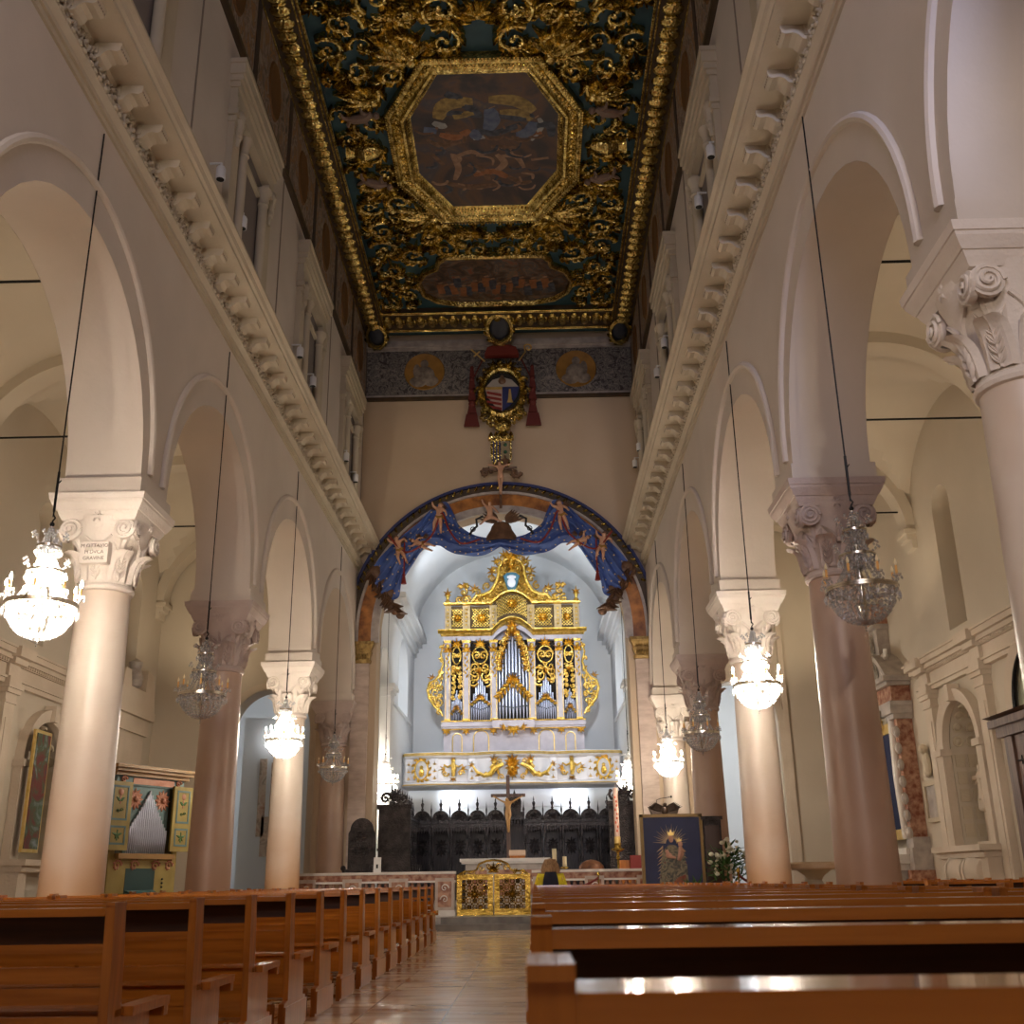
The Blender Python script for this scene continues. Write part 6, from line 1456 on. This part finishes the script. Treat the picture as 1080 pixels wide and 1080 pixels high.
q = MB(); q.lathe([(.55, 1.02), (.60, 1.05), (.60, 1.12), (.56, 1.15)], 32); q.build('tabletop', mat('tan_stone_top', (.50, .34, .20), .4, c2=(.62, .46, .32), scale=4), t)
q = MB(); q.lathe([(.22, 0), (.24, .06), (.14, .12), (.12, .3), (.18, .55), (.2, .7), (.12, .85), (.16, .92), (.3, 1.02)], 24); q.build('pedestal', cream, t)

# ------------------------------------------------------------------ small painted organ in the left aisle
ang = atan2(1.6, .75); pn = thing('positive_organ', 'small painted organ with open yellow doors standing in the left aisle', 'organ', (-5.50, 17.55, 0), ang)
q = MB(); q.box(-.72, .72, .0, .85, 0, 2.55); q.build('case_side', olivedark, pn)
q = MB(); q.box(-.72, .72, -.03, .0, 0, 1.35); q.box(-.72, -.62, -.03, .0, 1.35, 2.5); q.box(.62, .72, -.03, 0, 1.35, 2.5); q.build('case_front', olive, pn)
q = MB(); 
for (z0, z1, e, d) in ((1.32, 1.40, .60, .10), (2.56, 2.62, .80, .10), (2.62, 2.67, .84, .16), (2.67, 2.72, .88, .20)): q.box(-e, e, -d, .2, z0, z1)
q.build('cornice', mat('brown_gilt_moulding', (.30, .17, .05), .5), pn)
q = MB(); q.box(-.74, .74, -.05, 0, 2.42, 2.56); q.build('frieze', teal_paint, pn); q = MB(); q.box(-.4, .5, -.06, -.05, 2.445, 2.54); q.build('salmon_frieze_panel', salmon, pn)
q = MB(); T = frame((0, -.055, 0), (1, 0, 0), (0, 0, 1), (0, -1, 0))
for x in (-.6, .6): scroll(q, T, x, 2.50, .06, 0, 1, 1.3, .014, .02)
q.build('frieze_scrolls', salmon, pn)
q = MB(); q.box(-.45, .45, -.02, .01, 1.4, 2.46); q.build('curtain_board', teal_paint, pn)
q = MB(); 
for x in (-.3, .3): rosette(q, frame((x, -.02, 2.22), (1, 0, 0), (0, 0, 1), (0, -1, 0)), 0, 0, .17, .02, 12)
q.build('painted_flower_rosette', salmon, pn)
for i in range(21):
    u = i/10-1; x = u*.41; zt = 1.76+.60*(1-abs(u))**1.1+(.0); q = MB(); q.lathe([(.006, 1.40), (.017, 1.53-.06*(1-abs(u))+.08), (.018, zt)], 8, TR((x, -.045, 0)), caps=False)
    q.build('organ_pipe', pipe, pn)
for s_, (a, c) in ((-1, (-.93, -.46)), (1, (.46, .90))):
    q = MB(); q.box(a, c, -.12, -.08, 1.44, 2.46); d_ = q.build('painted_door', olive, pn)
    q = MB()
    for (z0, z1) in ((1.52, 1.80), (1.88, 2.40)):
        for (x0, x1, y0, y1) in ((a+.07, c-.07, z0, z0+.03), (a+.07, c-.07, z1-.03, z1), (a+.07, a+.10, z0, z1), (c-.10, c-.07, z0, z1)): q.box(x0, x1, -.126, -.12, y0, y1)
    q.build('teal_border', teal_paint, d_)
    m_ = (a+c)/2; q = MB(); q.ball((m_, -.125, 2.30), .05, 8, 6, (1, .2, 1)); q.box(m_-.012, m_+.012, -.125, -.12, 2.12, 2.28); q.build('painted_blossom', salmon, d_)
    q = MB(); T = frame((m_, -.122, 0), (1, 0, 0), (0, 0, 1), (0, -1, 0))
    for sg in (-1, 1): blade(q, T, 0, 2.17, pi/2+sg*1.0, .1, .05, .01); scroll(q, T, sg*.035, 2.03, .035, 0, sg, 1, .008, .01, False); blade(q, T, 0, 1.66, sg*.3 if sg > 0 else pi-.3, .11, .04, .01); blade(q, T, 0, 1.68, -pi/2+sg*.5, .09, .03, .01)
    q.box(m_-.012, m_+.012, -.125, -.12, 1.58, 1.74); q.build('painted_leaf_motif', leafm, d_)
q = MB(); q.box(-.36, .26, -.035, -.03, .62, 1.18); q.build('keyboard_recess', mat('recess_dark_teal', (.015, .05, .05), .7), pn)
q = MB(); q.prism([(-.30, .62), (-.03, .62), (-.03, .86), (-.10, .84), (-.28, .72)], -.34, .24, 'x'); q.build('velvet_keydesk', green_vel, pn)
q = MB(); q.box(-.36, .26, -.34, -.02, .57, .62); q.build('keydesk_shelf', pewend, pn)
q = MB()
for k in range(6): q.ball((.42, -.05, .72+.06*k), .018, 6, 4)
q.build('stop_knobs', blackm, pn)
q = MB(); T = frame((0, -.032, 0), (1, 0, 0), (0, 0, 1), (0, -1, 0))
for x in (-.55, -.2, .25, .55): scroll(q, T, x, 1.22, .09, 0, 1, 1.2, .016, .015)
q.build('lower_scrolls', salmon, pn)

# ------------------------------------------------------------------ arms, crucifixion and drapery on the arch
ca = thing('coat_of_arms', 'large gilded bishop coat of arms with red hat and tassels hung on the front wall', 'coat of arms', (.09, YE-.22, 13.0))
T = frame((0, -.1, 0), (1, 0, 0), (0, 0, 1), (0, -1, 0))
q = MB(); q.lathe([(.001, .05), (.48, .05), (.5, .0)], 32, T @ TR((0, -.05, 0)) @ Matrix.Diagonal((1, 1.2, 1, 1)), caps=False); q.build('shield_field', blackm, ca)
q = MB(); rows = []
for (k_, o_) in ((.95, .04), (1.0, .12), (1.12, .15), (1.28, .1), (1.34, .0)): rows.append([T @ Vector((.47*k_*cos(a), .58*k_*sin(a)-.05, o_)) for a in [i*2*pi/32 for i in range(32)]])
q.grid(rows, wrap=True)
for k in range(16):
    a = 2*pi*k/16; scroll(q, T, .60*cos(a), .74*sin(a)-.05, .12, a, 1 if cos(a) > 0 else -1, 1.2, .03, .16, True, 1.1)
for d in (-1, 1):
    scroll(q, T, d*.25, -.85, .18, 0, d, 1.3, .05, .15); scroll(q, T, d*.45, -.72, .15, 0, d, 1.3, .04, .15); palmette(q, T, d*.15, .62, 1.2 if d > 0 else pi-1.2, .3, 7, 1.2, .14)
q.ball(T @ Vector((0, -1.0, .1)), .2, 10, 8, (1.1, .6, 1)); palmette(q, T, 0, -1.05, -pi/2, .25, 7, 1.3, .12); q.build('gilded_wreath', gold_dark, ca)
q = MB(); q.prism([(-.44, .02), (0, .02), (0, -.60), (-.2, -.45), (-.38, -.2)], -.20, -.15, 'y'); q.build('shield_left_half', mat('arms_white_red', (.42, .30, .26), .6), ca)
q = MB()
for k in range(4): q.prism([(-.40+.0*k, -.10-.13*k+.05), (-.40, -.16-.13*k+.05), (-.02, -.45-.13*k+.25), (-.02, -.38-.13*k+.25)], -.215, -.20, 'y')
q.build('red_stripes', redcloth, ca)
q = MB(); q.box(-.43, 0, -.21, -.15, .0, .07); q.build('gold_bar', gold_paint, ca)
q = MB(); q.prism([(0, .07), (.44, .07), (.38, -.2), (.2, -.45), (0, -.60)], -.20, -.15, 'y'); q.build('shield_blue_half', bluepaint, ca)
q = MB(); q.prism([(.12, -.38), (.28, -.38), (.25, -.3), (.22, .0), (.18, .0), (.15, -.3)], -.23, -.20, 'y'); q.build('gold_tower', gold_paint, ca)
q = MB(); q.prism([(-.42, .08), (.42, .08), (.25, .28), (.0, .36), (-.25, .28)], -.20, -.15, 'y'); q.build('white_mount', mat('grey_white_paint', (.36, .33, .30), .6), ca)
q = MB(); q.ball((0, -.22, .24), .1, 10, 8, (1, .5, 1)); q.ball((0, -.22, .36), .05, 8, 6); q.build('mount_emblem', darkflesh, ca)
q = MB(); q.prism([(-.45, .98), (.45, .98), (.38, 1.20), (.2, 1.26), (-.2, 1.26), (-.38, 1.20)], -.28, -.05, 'y'); q.build('red_hat', mat('dark_red_hat', (.16, .02, .012), .6), ca)
q = MB(); q.tube([(-.45, -.15, .85), (-.78, -.15, 1.18)], .022, 6); q.tube([(-.74, -.15, 1.0), (-.58, -.15, 1.14)], .022, 6); q.ball((-.79, -.15, 1.19), .03, 6, 5); q.build('gold_cross', gold_paint, ca)
q = MB(); q.tube([(.45, -.15, .85), (.62, -.15, 1.10)] + [(.70+.12*(1-.06*k)*cos(2.6-k*.45), -.15, 1.22+.12*(1-.05*k)*sin(2.6-k*.45)) for k in range(15)], .022, 6); q.build('gold_crozier', gold_paint, ca)
for d in (-1, 1):
    q = MB(); q.tube([(d*.5, -.1, .95), (d*.75, -.1, .4), (d*.78, -.1, .0)], .02, 6)
    for (z, w_, n) in ((.42, .16, 1), (.08, .22, 1), (-.26, .26, 1), (-.62, .30, 1)): q.frustum(d*.79-w_*.4, d*.79+w_*.4, -.14, -.05, z, d*.79-w_*.25, d*.79+w_*.25, -.13, -.06, z+.26); q.ball((d*.79, -.1, z+.28), w_*.32, 8, 6)
    q.frustum(d*.8-.20, d*.8+.20, -.14, -.05, -.98, d*.8-.14, d*.8+.14, -.13, -.06, -.64); q.build('red_tassels', mat('dark_red_tassel', (.11, .014, .010), .7), ca)
cs = thing('crowned_shield', 'small crowned painted shield between the coat of arms and the crucifix', 'shield', (.04, YE-.12, 11.3))
q = MB(); q.prism([(-.27, .38), (.27, .38), (.27, -.1), (.2, -.35), (0, -.5), (-.2, -.35), (-.27, -.1)], -.1, -.0, 'y'); q.build('gilt_frame', gold_dark, cs)
q = MB()
for k in range(3): q.box(-.21+.08*k, -.18+.08*k, -.115, -.10, -.25, .32)
q.build('blue_stripes', bluepaint, cs); q = MB(); q.box(.0, .22, -.11, -.10, -.25, .32); q.build('light_field', mat('pale_shield_field', (.30, .24, .14), .6), cs)
q = MB()
for k in range(3): q.ball((.11, -.12, .22-.2*k), .05, 8, 6)
q.build('green_charges', mat('dark_green_charge', (.03, .10, .05), .6), cs)
q = MB(); q.box(-.33, .33, -.14, 0, .38, .46)
for k in range(5): q.lathe([(.07, .46), (.05, .55), (.001, .62)], 8, TR((-.26+.13*k, -.07, 0)))
q.build('crown', gold_dark, cs)
cx = thing('wall_crucifix', 'small crucifix carried by figures at the crown of the triumphal arch', 'crucifix', (.02, YE-.42, 10.5))
q = MB(); q.tube([(0, .06, .45), (0, .06, -.75)], .035, 6); q.tube([(-.42, .06, .28), (.42, .06, .34)], .03, 6); q.build('cross', darkflesh, cx)
human('crucified_body', dict(shL=(-.12, 0, .36), elL=(-.30, 0, .40), haL=(-.50, 0, .46), shR=(.12, 0, .36), elR=(.30, 0, .42), haR=(.50, 0, .50), head=(-.04, -.06, .47), top=(-.05, -.08, .53), knL=(-.04, -.06, -.40), anL=(-.01, .0, -.76), foL=(-.01, -.05, -.84), knR=(.03, -.05, -.40), anR=(.02, .0, -.76), foR=(.02, -.05, -.84)), .64, flesh, cx, TR((0, -.06, .10)), 1.0)
human('holding_figure', dict(elL=(-.32, 0, .25), haL=(-.45, -.05, .1), elR=(.2, -.1, .3), haR=(.1, -.2, .2), knL=(-.25, -.1, -.2), anL=(-.45, -.05, -.25), foL=(-.52, -.1, -.25), knR=(.2, -.1, -.2), anR=(.4, 0, -.2), foR=(.5, -.05, -.2)), .55, darkflesh, cx, TR((.12, .1, .38)), 1.1)
q = MB(); scroll(q, frame((0, .1, .2), (1, 0, 0), (0, 0, 1), (0, -1, 0)), -.38, 0, .15, 0, 1, 1.1, .05, .08); scroll(q, frame((0, .1, .2), (1, 0, 0), (0, 0, 1), (0, -1, 0)), .38, 0, .15, 0, -1, 1.1, .05, .08); q.build('cloud_scrolls', darkflesh, cx)
# central group: dark eagle-like throne figure with a putto
cg = thing('arch_figure_group', 'dark carved bust with a reaching putto hanging at the centre of the arch', 'sculpture', (.03, YE-.45, 9.1))
q = MB(); rows = [[(r_*cos(a)*1.0, -.05+r_*.6*sin(a), z) for a in [k*2*pi/20 for k in range(20)]] for r_, z in ((.40, -.28), (.36, -.12), (.27, .02), (.24, .12), (.18, .2), (.06, .25))]; q.grid(rows, wrap=True); q.build('dark_bust', darkflesh, cg)
human('reaching_putto', dict(shL=(-.12, 0, .36), elL=(-.25, -.02, .5), haL=(-.32, -.05, .68), elR=(.25, -.1, .2), haR=(.35, -.1, .05), knL=(-.2, -.1, -.2), anL=(-.35, 0, -.35), foL=(-.42, -.05, -.38), knR=(.2, -.1, -.15), anR=(.4, 0, -.25), foR=(.48, -.05, -.25)), .62, flesh, cg, TR((-.28, -.15, .38)), 1.25)
q = MB()
for d in (-1, 1): 
    for k in range(6): blade(q, frame((d*.1, .02, .25), (1, 0, 0), (0, 0, 1), (0, -1, 0)), 0, .02*k, (.1+.14*k) if d > 0 else pi-.1-.14*k, .5-.04*k, .1, .05, d*.2)
q.build('dark_wings', darkflesh, cg)
q = MB(); 
for d in (-1, 1): q.tube([(d*.45, -.1, .38), (d*.62, -.1, .30), (d*.60, -.1, .12), (d*.72, -.1, .02), (d*.78, -.1, -.1)], .03, 6); q.lathe([(.05, -.02), (.07, 0), (.05, .02)], 10, frame((d*.70, -.12, .04), (1, 0, 0), (0, 0, 1), (0, -1, 0)), caps=False)
q.build('knotted_rope', blackm, cg)
# blue starry swags
UP = [(-3.22, 8.05), (-2.99, 8.44), (-2.53, 8.95), (-2.07, 9.36), (-1.67, 9.83), (-1.36, 9.95), (-1.17, 9.64), (-1.03, 9.31), (-.77, 9.09), (-.42, 8.96), (0, 8.92)]
LO = [(-2.80, 7.38), (-2.50, 7.47), (-2.42, 7.85), (-2.15, 8.33), (-1.90, 8.78), (-1.56, 8.83), (-1.31, 8.68), (-1.03, 8.55), (-.70, 8.49), (-.35, 8.54), (0, 8.72)]
for sx in (-1, 1):
    sw = thing('starry_drapery', 'blue carved drapery with gold stars swagged round the %s half of the arch' % ('left' if sx < 0 else 'right'), 'drapery', (0, YE-.30, 8.8))
    rows = []; NU, NV = 90, 26
    for i in range(NU+1):
        t_ = i/NU; a = cr(UP, t_); c = cr(LO, t_); row = []
        for j in range(NV+1):
            v = j/NV; sag = .06*sin(pi*v); f_ = .055*sin(v*19+3.0*sin(t_*9))+.03*sin(v*37+t_*14)
            row.append((-sx*(a[0]+(c[0]-a[0])*v), -.10-f_-.14*sin(pi*v)-.06*sin(t_*pi*3), a[1]+(c[1]-a[1])*v-8.8))
        rows.append(row)
    q = MB(); q.grid(rows); q.grid([[(x, y+.05, z) for x, y, z in r] for r in rows]); q.build('cloth', bluecloth, sw)
    q = MB(); R5 = random.Random(9)
    for i in range(4, NU-2, 4):
        for j in range(3, NV, 5):
            jj = min(NV-1, j+(i//4 % 2)*2); x, y, z = rows[i][jj]
            if R5.random() < .8:
                T = frame((x, y-.012, z), (1, 0, 0), (0, 0, 1), (0, -1, 0)); 
                for k in range(5): a_ = k*2*pi/5+.3; q.add([T @ Vector((0, 0, .012)), T @ Vector((.012*cos(a_-.6), .012*sin(a_-.6), .004)), T @ Vector((.030*cos(a_), .030*sin(a_), .002)), T @ Vector((.012*cos(a_+.6), .012*sin(a_+.6), .004))], [(0, 1, 2, 3)])
    q.build('gold_stars', gold_paint, sw)
    q = MB(); P_ = [(-2.75, 9.0), (-2.3, 8.55), (-1.7, 8.95), (-1.45, 9.55), (-1.25, 9.1), (-.95, 8.75), (-.5, 8.85)]; pts = []
    for k in range(40): x, z = cr(P_, k/39); pts.append((-sx*x, -.36, z-8.8))
    q.tube(pts, .024, 6); q.tube([(-sx*-2.35, -.36, .0), (-sx*-2.35, -.36, -.75)], .018, 6); q.lathe([(.02, 0), (.05, .03), (.02, .06), (.03, .1)], 8, TR((-sx*-2.35, -.36, -.85))); q.lathe([(.07, -1.05), (.03, -.85)], 8, TR((-sx*-2.35, -.36, 0))); q.build('red_cord', redcloth, sw)
    dk_ = thing('drapery_tassel_clump', 'dark brown carved fringe clump at the %s lower end of the blue drapery' % ('left' if sx < 0 else 'right'), 'carving', (-sx*-2.75 if False else sx*2.70, YE-.40, 7.6))
    q = MB(); R6 = random.Random(4)
    for k in range(16): u = k/15; q.ball((sx*(.45-.65*u+.12*R6.uniform(-1, 1)), .05*R6.uniform(-1, 1), .55-1.0*u+.1*R6.uniform(-1, 1)), .17-.06*u, 10, 7, (1, .7, 1))
    T = frame((0, -.08, 0), (1, 0, 0), (0, 0, 1), (0, -1, 0))
    for k in range(18): u = k/17; blade(q, T, sx*(.45-.62*u), .5-.95*u, -pi/2+R6.uniform(-.9, .9), .3, .12, .12, R6.uniform(-1, 1))
    q.build('carved_fringe', darkflesh, dk_)
def putto(x, z, s, lab, pose=None, lean=0., mt=flesh, y=-.62):
    t = thing('flying_putto', lab, 'putto', (x, YE+y, z), group='carved putti on the drapery')
    base = dict(head=(0, -.03, .50, .085), top=(0, -.03, .58, .065), elL=(-.28, -.05, .42), haL=(-.36, -.08, .60), elR=(.25, -.08, .25), haR=(.32, -.12, .08), knL=(-.12, -.14, -.30), anL=(-.10, .0, -.56), foL=(-.10, -.08, -.62), knR=(.14, -.08, -.32), anR=(.18, .04, -.58), foR=(.20, -.04, -.64))
    base.update(pose or {})
    human('body', base, s, mt, t, RY(lean), 1.45)
    q = MB()
    for d in (-1, 1):
        for k in range(4): blade(q, frame((d*.04*s, .08*s, .36*s), (1, 0, 0), (0, 0, 1), (0, -1, 0)), 0, 0, (.2+.28*k) if d > 0 else pi-.2-.28*k, .34*s, .09*s, .03)
    q.build('wing', darkflesh, t)
    q = MB(); q.ball((-.0*s, .03*s, .60*s), .09*s, 10, 7, (1, .9, .8), RY(lean)); q.build('hair', darkflesh, t)
    q = MB(); q.tube([RY(lean) @ Vector((-.12*s, -.04*s, .02*s)), RY(lean) @ Vector((0, -.09*s, -.04*s)), RY(lean) @ Vector((.14*s, -.04*s, .04*s)), RY(lean) @ Vector((.24*s, .0, -.05*s))], [.05*s, .07*s, .06*s, .02*s], 8); q.build('loincloth', mat('gilt_loincloth', (.28, .15, .03), .5), t)
for sx in (-1, 1):
    sd = 'left' if sx < 0 else 'right'
    putto(sx*1.52, 9.45, .62, 'carved putto near the top of the %s drapery holding up the cloth' % sd, None, -sx*.15)
    putto(sx*2.48, 8.62, .60, 'carved putto standing lower down on the %s drapery' % sd, dict(elR=(.3, -.1, .4), haR=(.4, -.1, .2)), sx*.25)
    putto(sx*1.92, 8.75, .50, 'carved putto lying along the lower edge of the %s drapery' % sd, None, sx*1.15)

# ------------------------------------------------------------------ pews
def make_pew(L, both=True):
    t = thing('wooden_pew', 'tmp', 'pew', (0, 0, 0), group='wooden pews')      # x: 0..L, faces +y
    for x0 in (0, L-.036):
        q = MB(); poly = [(-.10, 0), (.52, 0), (.50, .18), (.44, .18), (.42, .43), (.46, .43), (.46, .46), (.10, .46), (.03, .86), (-.08, .86), (-.02, .46), (-.08, .18), (-.10, .18)]
        q.prism([(-.14, .0), (.52, 0), (.52, .19), (.44, .20), (.42, .44), (.09, .44), (.035, .855), (-.085, .855), (-.03, .20), (-.14, .19)], x0, x0+.036, 'x')
        q.box(x0+.0, x0+.036, -.09, .04, .85, .862); p = q.build('pew_end', pewend, t, angle=20)
        q = MB(); s_ = -1 if x0 == 0 else 1; xx = x0 if x0 == 0 else x0+.036
        q.prism([(-.14, .02), (.53, .02), (.53, .17), (-.14, .17)], xx+s_*.012, xx, 'x'); q.build('foot_board', pewend, p)
        q = MB(); xa, xb = sorted((x0-.03*(x0 == 0), x0+.042+.03*(x0 > 0))); q.prism([(.12, .44), (.56, .44), (.57, .455), (.57, .475), (.12, .475)], xa-.0, xb, 'x'); q.prism([(.50, .40), (.55, .40), (.55, .44), (.50, .44)], xa, xb, 'x'); q.build('arm_nosing', pewend, p)
    q = MB(); q.frustum(.036, L-.036, -.085, .03, .812, .036, L-.036, -.08, .03, .842); q.build('top_rail', pewwood, t)
    q = MB(); q.box(.036, L-.036, -.06, .03, .680, .712); q.box(.036, L-.036, -.045, -.02, .572, .628); q.box(.036, L-.036, -.04, -.015, .497, .556); q.box(.036, L-.036, -.035, -.01, .385, .455); q.build('back_rail', pewwood, t)
    q = MB(); q.box(.036, L-.036, .012, .028, .70, .815); q.build('back_panel', pewin, t)
    q = MB(); q.box(L*.5-.02, L*.5+.02, -.05, .02, .20, .80); q.build('middle_stile', pewwood, t)
    q = MB(); q.box(.0, L, .02, .46, .445, .47); q.build('seat', pewwood, t)
    q = MB(); q.box(.036, L-.036, .02, .04, .30, .445); q.box(.036, L-.036, -.03, -.01, .22, .42); q.build('lower_board', pewwood, t)
    q = MB(); q.box(.06, L-.06, -.36, -.18, .19, .22); q.box(.06, .10, -.36, -.14, .0, .19); q.box(L-.10, L-.06, -.36, -.14, 0, .19); q.build('kneeler', pewwood, t)
    return t
PL = 2.03
pew = make_pew(PL); pshort = make_pew(.93)
ordn = ['first', 'second', 'third', 'fourth', 'fifth', 'sixth', 'seventh', 'eighth', 'ninth', 'tenth', 'eleventh', 'twelfth', 'thirteenth', 'fourteenth', 'fifteenth', 'sixteenth', 'seventeenth', 'eighteenth']
fl = fs = True
def put(src, x, y, lab, grp, first_):
    o = src if first_ else dup(src, None, None, lab, grp); o['label'] = lab; o['group'] = grp; o.location = (x, y, 0); return o
for k in range(17):
    y = .93+1.05*k
    put(pew, .655, y, 'varnished pew right of the centre aisle, %s row from the camera' % ordn[k], 'pews right of the aisle', fl); fl = False
    if k > 1: put(pshort, 2.72, y, 'short pew between the right block and the columns, %s row from the camera' % ordn[k], 'short pews by the right columns', fs); fs = False
for k in range(14):
    y = 4.44+1.055*k
    put(pew, -.955-PL, y, 'varnished pew left of the centre aisle, %s row into view' % ordn[k], 'pews left of the aisle', False)
    put(pshort, -.955-PL-.03-.93+.27*0, y, 'short pew between the left block and the columns, %s row into view' % ordn[k], 'short pews by the left columns', False)
for k in range(4):
    put(pshort, 5.0+.0, 12.6+1.1*k, 'short pew standing in the right aisle, %s from the camera' % ordn[k], 'pews in the right aisle', False); put(pshort, 6.1, 12.6+1.1*k, 'short pew near the right aisle wall, %s from the camera' % ordn[k], 'pews in the right aisle', False)

# ------------------------------------------------------------------ seated person seen from behind
pp = thing('person', 'seated person in yellow jacket with dark hood, seen from behind near the altar rail', 'person', (.93, 17.98, 0))
human('body', dict(pelvis=(0, 0, 0, .15), waist=(0, .02, .17, .13), chest=(0, 0, .36, .135), neck=(0, .01, .53, .055), head=(0, .05, .64, .085), top=(0, .06, .73, .07), shL=(-.17, 0, .46, .065), elL=(-.22, .06, .18, .05), haL=(-.12, .28, .10, .04), shR=(.17, 0, .46, .065), elR=(.22, .06, .18, .05), haR=(.12, .28, .10, .04), hiL=(-.10, .06, 0, .09), knL=(-.12, .42, .02, .065), anL=(-.12, .40, -.38, .045), foL=(-.12, .54, -.43, .04), hiR=(.10, .06, 0, .09), knR=(.12, .42, .02, .065), anR=(.12, .40, -.38, .045), foR=(.12, .54, -.43, .04)), .95, skin, pp, TR((0, 0, .51)), 1.0)
human('jacket', dict(pelvis=(0, 0, .02, .17), waist=(0, .02, .17, .155), chest=(0, 0, .36, .165), neck=(0, .0, .50, .10), head=(0, .0, .52, .08), top=(0, .0, .53, .07), shL=(-.18, 0, .45, .09), elL=(-.24, .06, .18, .07), haL=(-.13, .26, .10, .055), shR=(.18, 0, .45, .09), elR=(.24, .06, .18, .07), haR=(.13, .26, .10, .055), hiL=(-.08, .02, .02, .12), knL=(-.08, .08, .02, .1), anL=(-.08, .10, .02, .09), foL=(-.08, .12, .02, .08), hiR=(.08, .02, .02, .12), knR=(.08, .08, .02, .1), anR=(.08, .1, .02, .09), foR=(.08, .12, .02, .08)), .95, yellow, pp, TR((0, 0, .52)), 1.08)
q = MB(); rows = []
for j in range(9):
    v = j/8; z = .60+.44*v; rows.append([(.135*(1-.35*v**3)*u, -.195+.05*u*u-.02*sin(pi*v)+(.05*v**4), z) for u in [k/5-1 for k in range(11)]])
q.grid(rows); q.grid([[(x, y+.06, z) for x, y, z in r] for r in rows]); q.build('dark_hood', navy, pp)
q = MB(); q.ball((0, .04, 1.13), .112, 18, 12, (1.0, 1.05, 1.05)); 
for k in range(26):
    a = pi+(.1+.8*k/25)*pi; x = .105*cos(a); y = .04+.115*sin(a)*1.0; q.tube([(x*.7, .04+(y-.04)*.7, 1.225), (x*1.12, y, 1.13), (x*1.35, y-.01, 1.06), (x*1.3+.01*sin(k*5), y-.0, 1.0+.025*sin(k*3))], [.02, .026, .022, .008], 6)
q.build('hair', hairm, pp)
for p_ in (pp,): pass

# ------------------------------------------------------------------ loose pieces of a part become parts of their own
SPLIT_NAMES = {'coffered_soffit', 'painted_limb', 'painted_arm', 'painted_shadow', 'painted_wing', 'painted_glow', 'corner_leaf_fan', 'central_leaf_band', 'painted_robe', 'painted_cloak', 'painted_figure', 'painted_angel_body', 'painted_fallen_body', 'painted_face', 'rosette', 'pilaster_frame', 'ring_frame', 'jamb', 'strap_hinge', 'inlay_panel', 'central_crown_carving', 'upper_pilaster', 'side_crest_scrolls', 'balcony_pilaster', 'pilaster_drop', 'moulding', 'white_scroll_inlay', 'back_carving', 'frame', 'cornice', 'frieze_scrolls', 'painted_flower_rosette', 'painted_leaf_motif', 'stop_knobs', 'lower_scrolls', 'green_charges', 'cloud_scrolls', 'knotted_rope', 'gilded_rosettes', 'inner_bulbs', 'blossoms'}
RENAME = {'frieze_scrolls': 'frieze_scroll', 'stop_knobs': 'stop_knob', 'lower_scrolls': 'lower_scroll', 'cloud_scrolls': 'cloud_scroll', 'gilded_rosettes': 'gilded_rosette', 'inner_bulbs': 'inner_bulb', 'blossoms': 'blossom', 'green_charges': 'green_charge', 'side_crest_scrolls': 'side_crest_scroll'}
def clusters(me):
    n = len(me.vertices); par = list(range(n))
    def fd(a):
        while par[a] != a: par[a] = par[par[a]]; a = par[a]
        return a
    for e in me.edges:
        a, c = fd(e.vertices[0]), fd(e.vertices[1])
        if a != c: par[a] = c
    isl = {}
    for v in me.vertices: isl.setdefault(fd(v.index), []).append(v.index)
    keys = list(isl); bx_ = {}
    for k in keys:
        cs_ = [me.vertices[i].co for i in isl[k]]; bx_[k] = [min(c[i] for c in cs_) for i in range(3)] + [max(c[i] for c in cs_) for i in range(3)]
    grp = {k: k for k in keys}
    def fg(a):
        while grp[a] != a: a = grp[a]
        return a
    for i, a in enumerate(keys):
        A = bx_[a]
        for c in keys[i+1:]:
            B = bx_[c]; m_ = .18*max(max(A[3+j]-A[j] for j in range(3)), max(B[3+j]-B[j] for j in range(3)))
            if all(A[j]-m_ <= B[3+j] and B[j]-m_ <= A[3+j] for j in range(3)): ga, gc = fg(a), fg(c); grp[ga] = gc if ga != gc else grp[ga]
    return {vi: fg(k) for k in keys for vi in isl[k]}
done = {}
for o in list(S.objects):
    base_ = o.name.split('.')[0]
    if o.type != 'MESH' or o.parent is None or base_ not in SPLIT_NAMES or len(o.data.vertices) > 30000: continue
    me = o.data
    if me.name not in done:
        cl = clusters(me); gs = sorted(set(cl.values())); out = []
        if 1 < len(gs) <= 60:
            for g_ in gs:
                fs_ = [p for p in me.polygons if cl[p.vertices[0]] == g_]
                if not fs_: continue
                ids = sorted({v for p in fs_ for v in p.vertices}); mp_ = {v: i for i, v in enumerate(ids)}
                m2 = bpy.data.meshes.new(me.name); m2.from_pydata([me.vertices[v].co for v in ids], [], [[mp_[v] for v in p.vertices] for p in fs_])
                for q_ in me.materials: m2.materials.append(q_)
                for p2, p in zip(m2.polygons, fs_): p2.material_index = p.material_index
                m2.update(); m2.shade_smooth(); m2.set_sharp_from_angle(angle=radians(35)); out.append(m2)
        done[me.name] = out
    out = done[me.name]
    if len(out) > 1:
        for k_, m2 in enumerate(out):
            if k_ == 0: o.data = m2
            else:
                c = o.copy(); c.data = m2; C.objects.link(c); c.parent = o.parent
                if base_ in RENAME: c.name = RENAME[base_]
        if base_ in RENAME: o.name = RENAME[base_]
